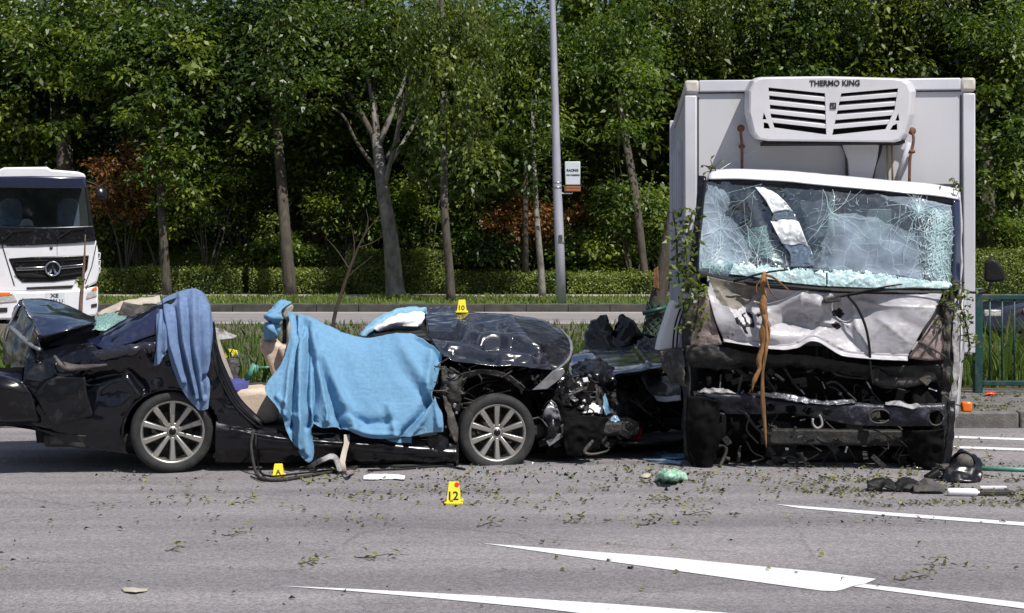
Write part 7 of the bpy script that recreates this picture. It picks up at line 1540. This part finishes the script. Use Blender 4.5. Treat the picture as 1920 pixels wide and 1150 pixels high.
g = Geo(); g.tube([P(1205, 588, 23.8), P(1252, 576, 23.8)], .035, 8); thing(mk('stake_rail', g, M_green_fence, smooth=True), 'dark green rail tied across the netted leaning trunk', 'rail')
# bare sapling and thin stake
sa = root('bare_sapling', (X(624, 21), 21, .15), 'thin dark bare sapling leaning behind the blue towel', 'sapling')
g = Geo(); g.tube([V((X(617, 21), 21, .1)), P(626, 600, 21), P(642, 545, 21), P(662, 488, 21), P(684, 440, 21), P(712, 405, 21)], [.035, .030, .026, .02, .012, .004], 6, smooth=4); mk('stem', g, M_twig, sa, smooth=True)
for pts in ([(655, 505), (632, 470), (610, 445)], [(662, 488), (664, 455), (658, 420)], [(672, 465), (700, 455), (722, 440)], [(684, 440), (690, 415), (686, 392)], [(648, 525), (668, 505), (700, 480)]):
    g = Geo(); g.tube([P(a, b, 21) for a, b in pts], [.012, .008, .003], 4, smooth=3); mk('twig', g, M_twig, sa)
sk = root('young_tree', (X(150, 20), 20, .15), 'thin brown stemmed young tree in front of the white truck', 'sapling')
g = Geo(); g.tube([V((X(149, 20), 20, .1)), P(151, 580, 20), P(155, 530, 20), P(158, 490, 20), P(160, 440, 20)], [.03, .028, .022, .016, .006], 6, smooth=4); mk('stem', g, M_stake, sk, smooth=True)
rng = np.random.default_rng(3); n = 12; c = np.array([tuple(P(R0.uniform(146, 166), R0.uniform(522, 535), 20)) for k in range(n)])
v, f = leaves(c, rng.normal(size=(n, 3)) + np.array([0, -1, 0]), rng.normal(size=(n, 3)), np.full(n, .09), np.full(n, .03)); mk_np('leaf_tuft', v, f, L_lime, sk, rng.random(n), kind='stuff')
# fallen twigs one can tell apart
def twig(a, b, ln, rz, label, seed, nl=9):
    rng = np.random.default_rng(seed); o = G(a, b, .008); r = root('fallen_twig', o, label, 'twig', 'fallen leafy twigs on the road')
    d = V((math.cos(rz), math.sin(rz), 0)); pts = [o + d * (s * ln) + V((0, 0, .006 + .012 * math.sin(s * 5))) + V((-d.y, d.x, 0)) * (rng.normal() * .012) for s in np.linspace(-.5, .5, 6)]
    g = Geo(); g.tube(pts, [.003, .0035, .003, .0025, .002, .0015], 5); mk('stem', g, M_twig, r)
    c = np.array([tuple(pts[rng.integers(2, 6)] + V((rng.normal() * .03, rng.normal() * .03, .012 + abs(rng.normal()) * .008))) for k in range(nl)])
    v, f = leaves(c, rng.normal(size=(nl, 3)) * .35 + np.array([0, 0, 1]), rng.normal(size=(nl, 3)), .034 + .024 * rng.random(nl), np.full(nl, .010)); mk_np('leaf', v, f, L_litter, r, rng.random(nl) * .7 + .3, kind='stuff')
for k, a in enumerate(((704, 1045, .26, -.12, 'leafy twig lying between the two lower white lines left part'), (1213, 982, .14, .6, 'leaf clump on the road right of marker 12'), (440, 1002, .16, .2, 'twig on the road below the letter A marker'), (325, 1031, .1, .1, 'small twig on the road below the rear wheel'), (912, 985, .12, .1, 'yellowish twig just below and right of marker 12'), (578, 1056, .12, -.1, 'twig left of the larger leafy twig'), (1305, 964, .18, .1, 'flat twig pile between green bag and upper white line'), (1710, 1085, .2, .1, 'leafy twig beside the stepped end of the wide white marking'), (1748, 1060, .08, .9, 'tiny upright twig above the wide white marking'), (460, 940, .16, .3, 'twig on the road right below the looped seal end'), (1070, 978, .1, .2, 'small dark twig on the road midway between marker 12 and lorry'), (1225, 935, .12, .3, 'curled twig on the road below the green bag'))):
    twig(*a[:4], a[4], 200 + k)
pp = patch('dry_leaf', [[G(228, 1103, .01), G(250, 1102, .02), G(278, 1105, .006)], [G(232, 1110, .004), G(252, 1111, .012), G(276, 1109, .004)]], 10, 6, M_beige_trim, None, .002, crum=(.006, 14, 2)); thing(pp, 'large pale dry leaf on the road at the lower left', 'leaf')
# leaf litter
rng = np.random.default_rng(99); pts = []
def scatter(n, xr, yr, z=.006, pw=1.0, thr=-.1):
    k = 0
    while k < n:
        a = rng.uniform(*xr); b = yr[0] + (yr[1] - yr[0]) * rng.random() ** pw; q = G(a, b, z)
        if mnoise.noise(V((q.x * 1.5, q.y * 2.8, 3))) + .6 * mnoise.noise(V((q.x * 5, q.y * 9, 1))) + rng.normal() * .10 > thr + .24: pts.append(tuple(q)); k += 1
scatter(620, (180, 1950), (872, 985), pw=1.4)
scatter(130, (-60, 1980), (940, 1140), pw=1.8)
scatter(330, (560, 1300), (872, 950), pw=1.2)
scatter(700, (1560, 1960), (815, 950), pw=1.0)
scatter(380, (1290, 1800), (885, 925), thr=-.3)
scatter(420, (1795, 1960), (738, 772), .15, thr=-.2)
scatter(420, (1120, 1300), (772, 800), .15, thr=-.3)
scatter(160, (400, 560), (722, 760), .15)
p = np.array(pts); n = len(p); p[:, 2] += rng.random(n) * .012
v, f = leaves(p, rng.normal(size=(n, 3)) * .35 + np.array([0, -.05, 1]), rng.normal(size=(n, 3)) * np.array([1.2, 1, .1]), .022 + .045 * rng.random(n) ** 2, .006 + .010 * rng.random(n), .2)
mk_np('leaf_litter', v, f, L_litter, None, rng.random(n) ** 1.3, kind='stuff')
# unseen wood added behind the camera to darken reflections and the low front sky
rng = np.random.default_rng(7)
v, f, ti, cc = crown(rng, (0, -34, 5), (48, 3, 7.0), 900, 45, .7, clr=1.3, shell=.1)
mk_np('unseen_wood', v, f, L_dark, None, ti, kind='stuff')
rng = np.random.default_rng(41)
n = 900; px_ = np.where(rng.random(n) < .5, rng.normal(1000, 170, n), rng.normal(1560, 190, n)); py_ = 868 + np.abs(rng.normal(0, 26, n))
p = np.array([tuple(G(a, b, .006)) for a, b in zip(px_, py_)])
v, f = leaves(p, rng.normal(size=(n, 3)) * .6 + np.array([0, -.2, 1]), rng.normal(size=(n, 3)), .006 + .014 * rng.random(n) ** 3, .004 + .006 * rng.random(n) ** 2, .3)
mk_np('glass_crumbs', v, f, M_teal_glass, None, None, kind='stuff')
n = 260; px_ = rng.uniform(560, 1900, n); py_ = 866 + np.abs(rng.normal(0, 30, n))
p = np.array([tuple(G(a, b, .008)) for a, b in zip(px_, py_)])
v, f = leaves(p, rng.normal(size=(n, 3)) * .8 + np.array([0, -.2, 1]), rng.normal(size=(n, 3)), .015 + .05 * rng.random(n) ** 3, .006 + .012 * rng.random(n), .4)
mk_np('plastic_crumbs', v, f, M_black, None, None, kind='stuff')
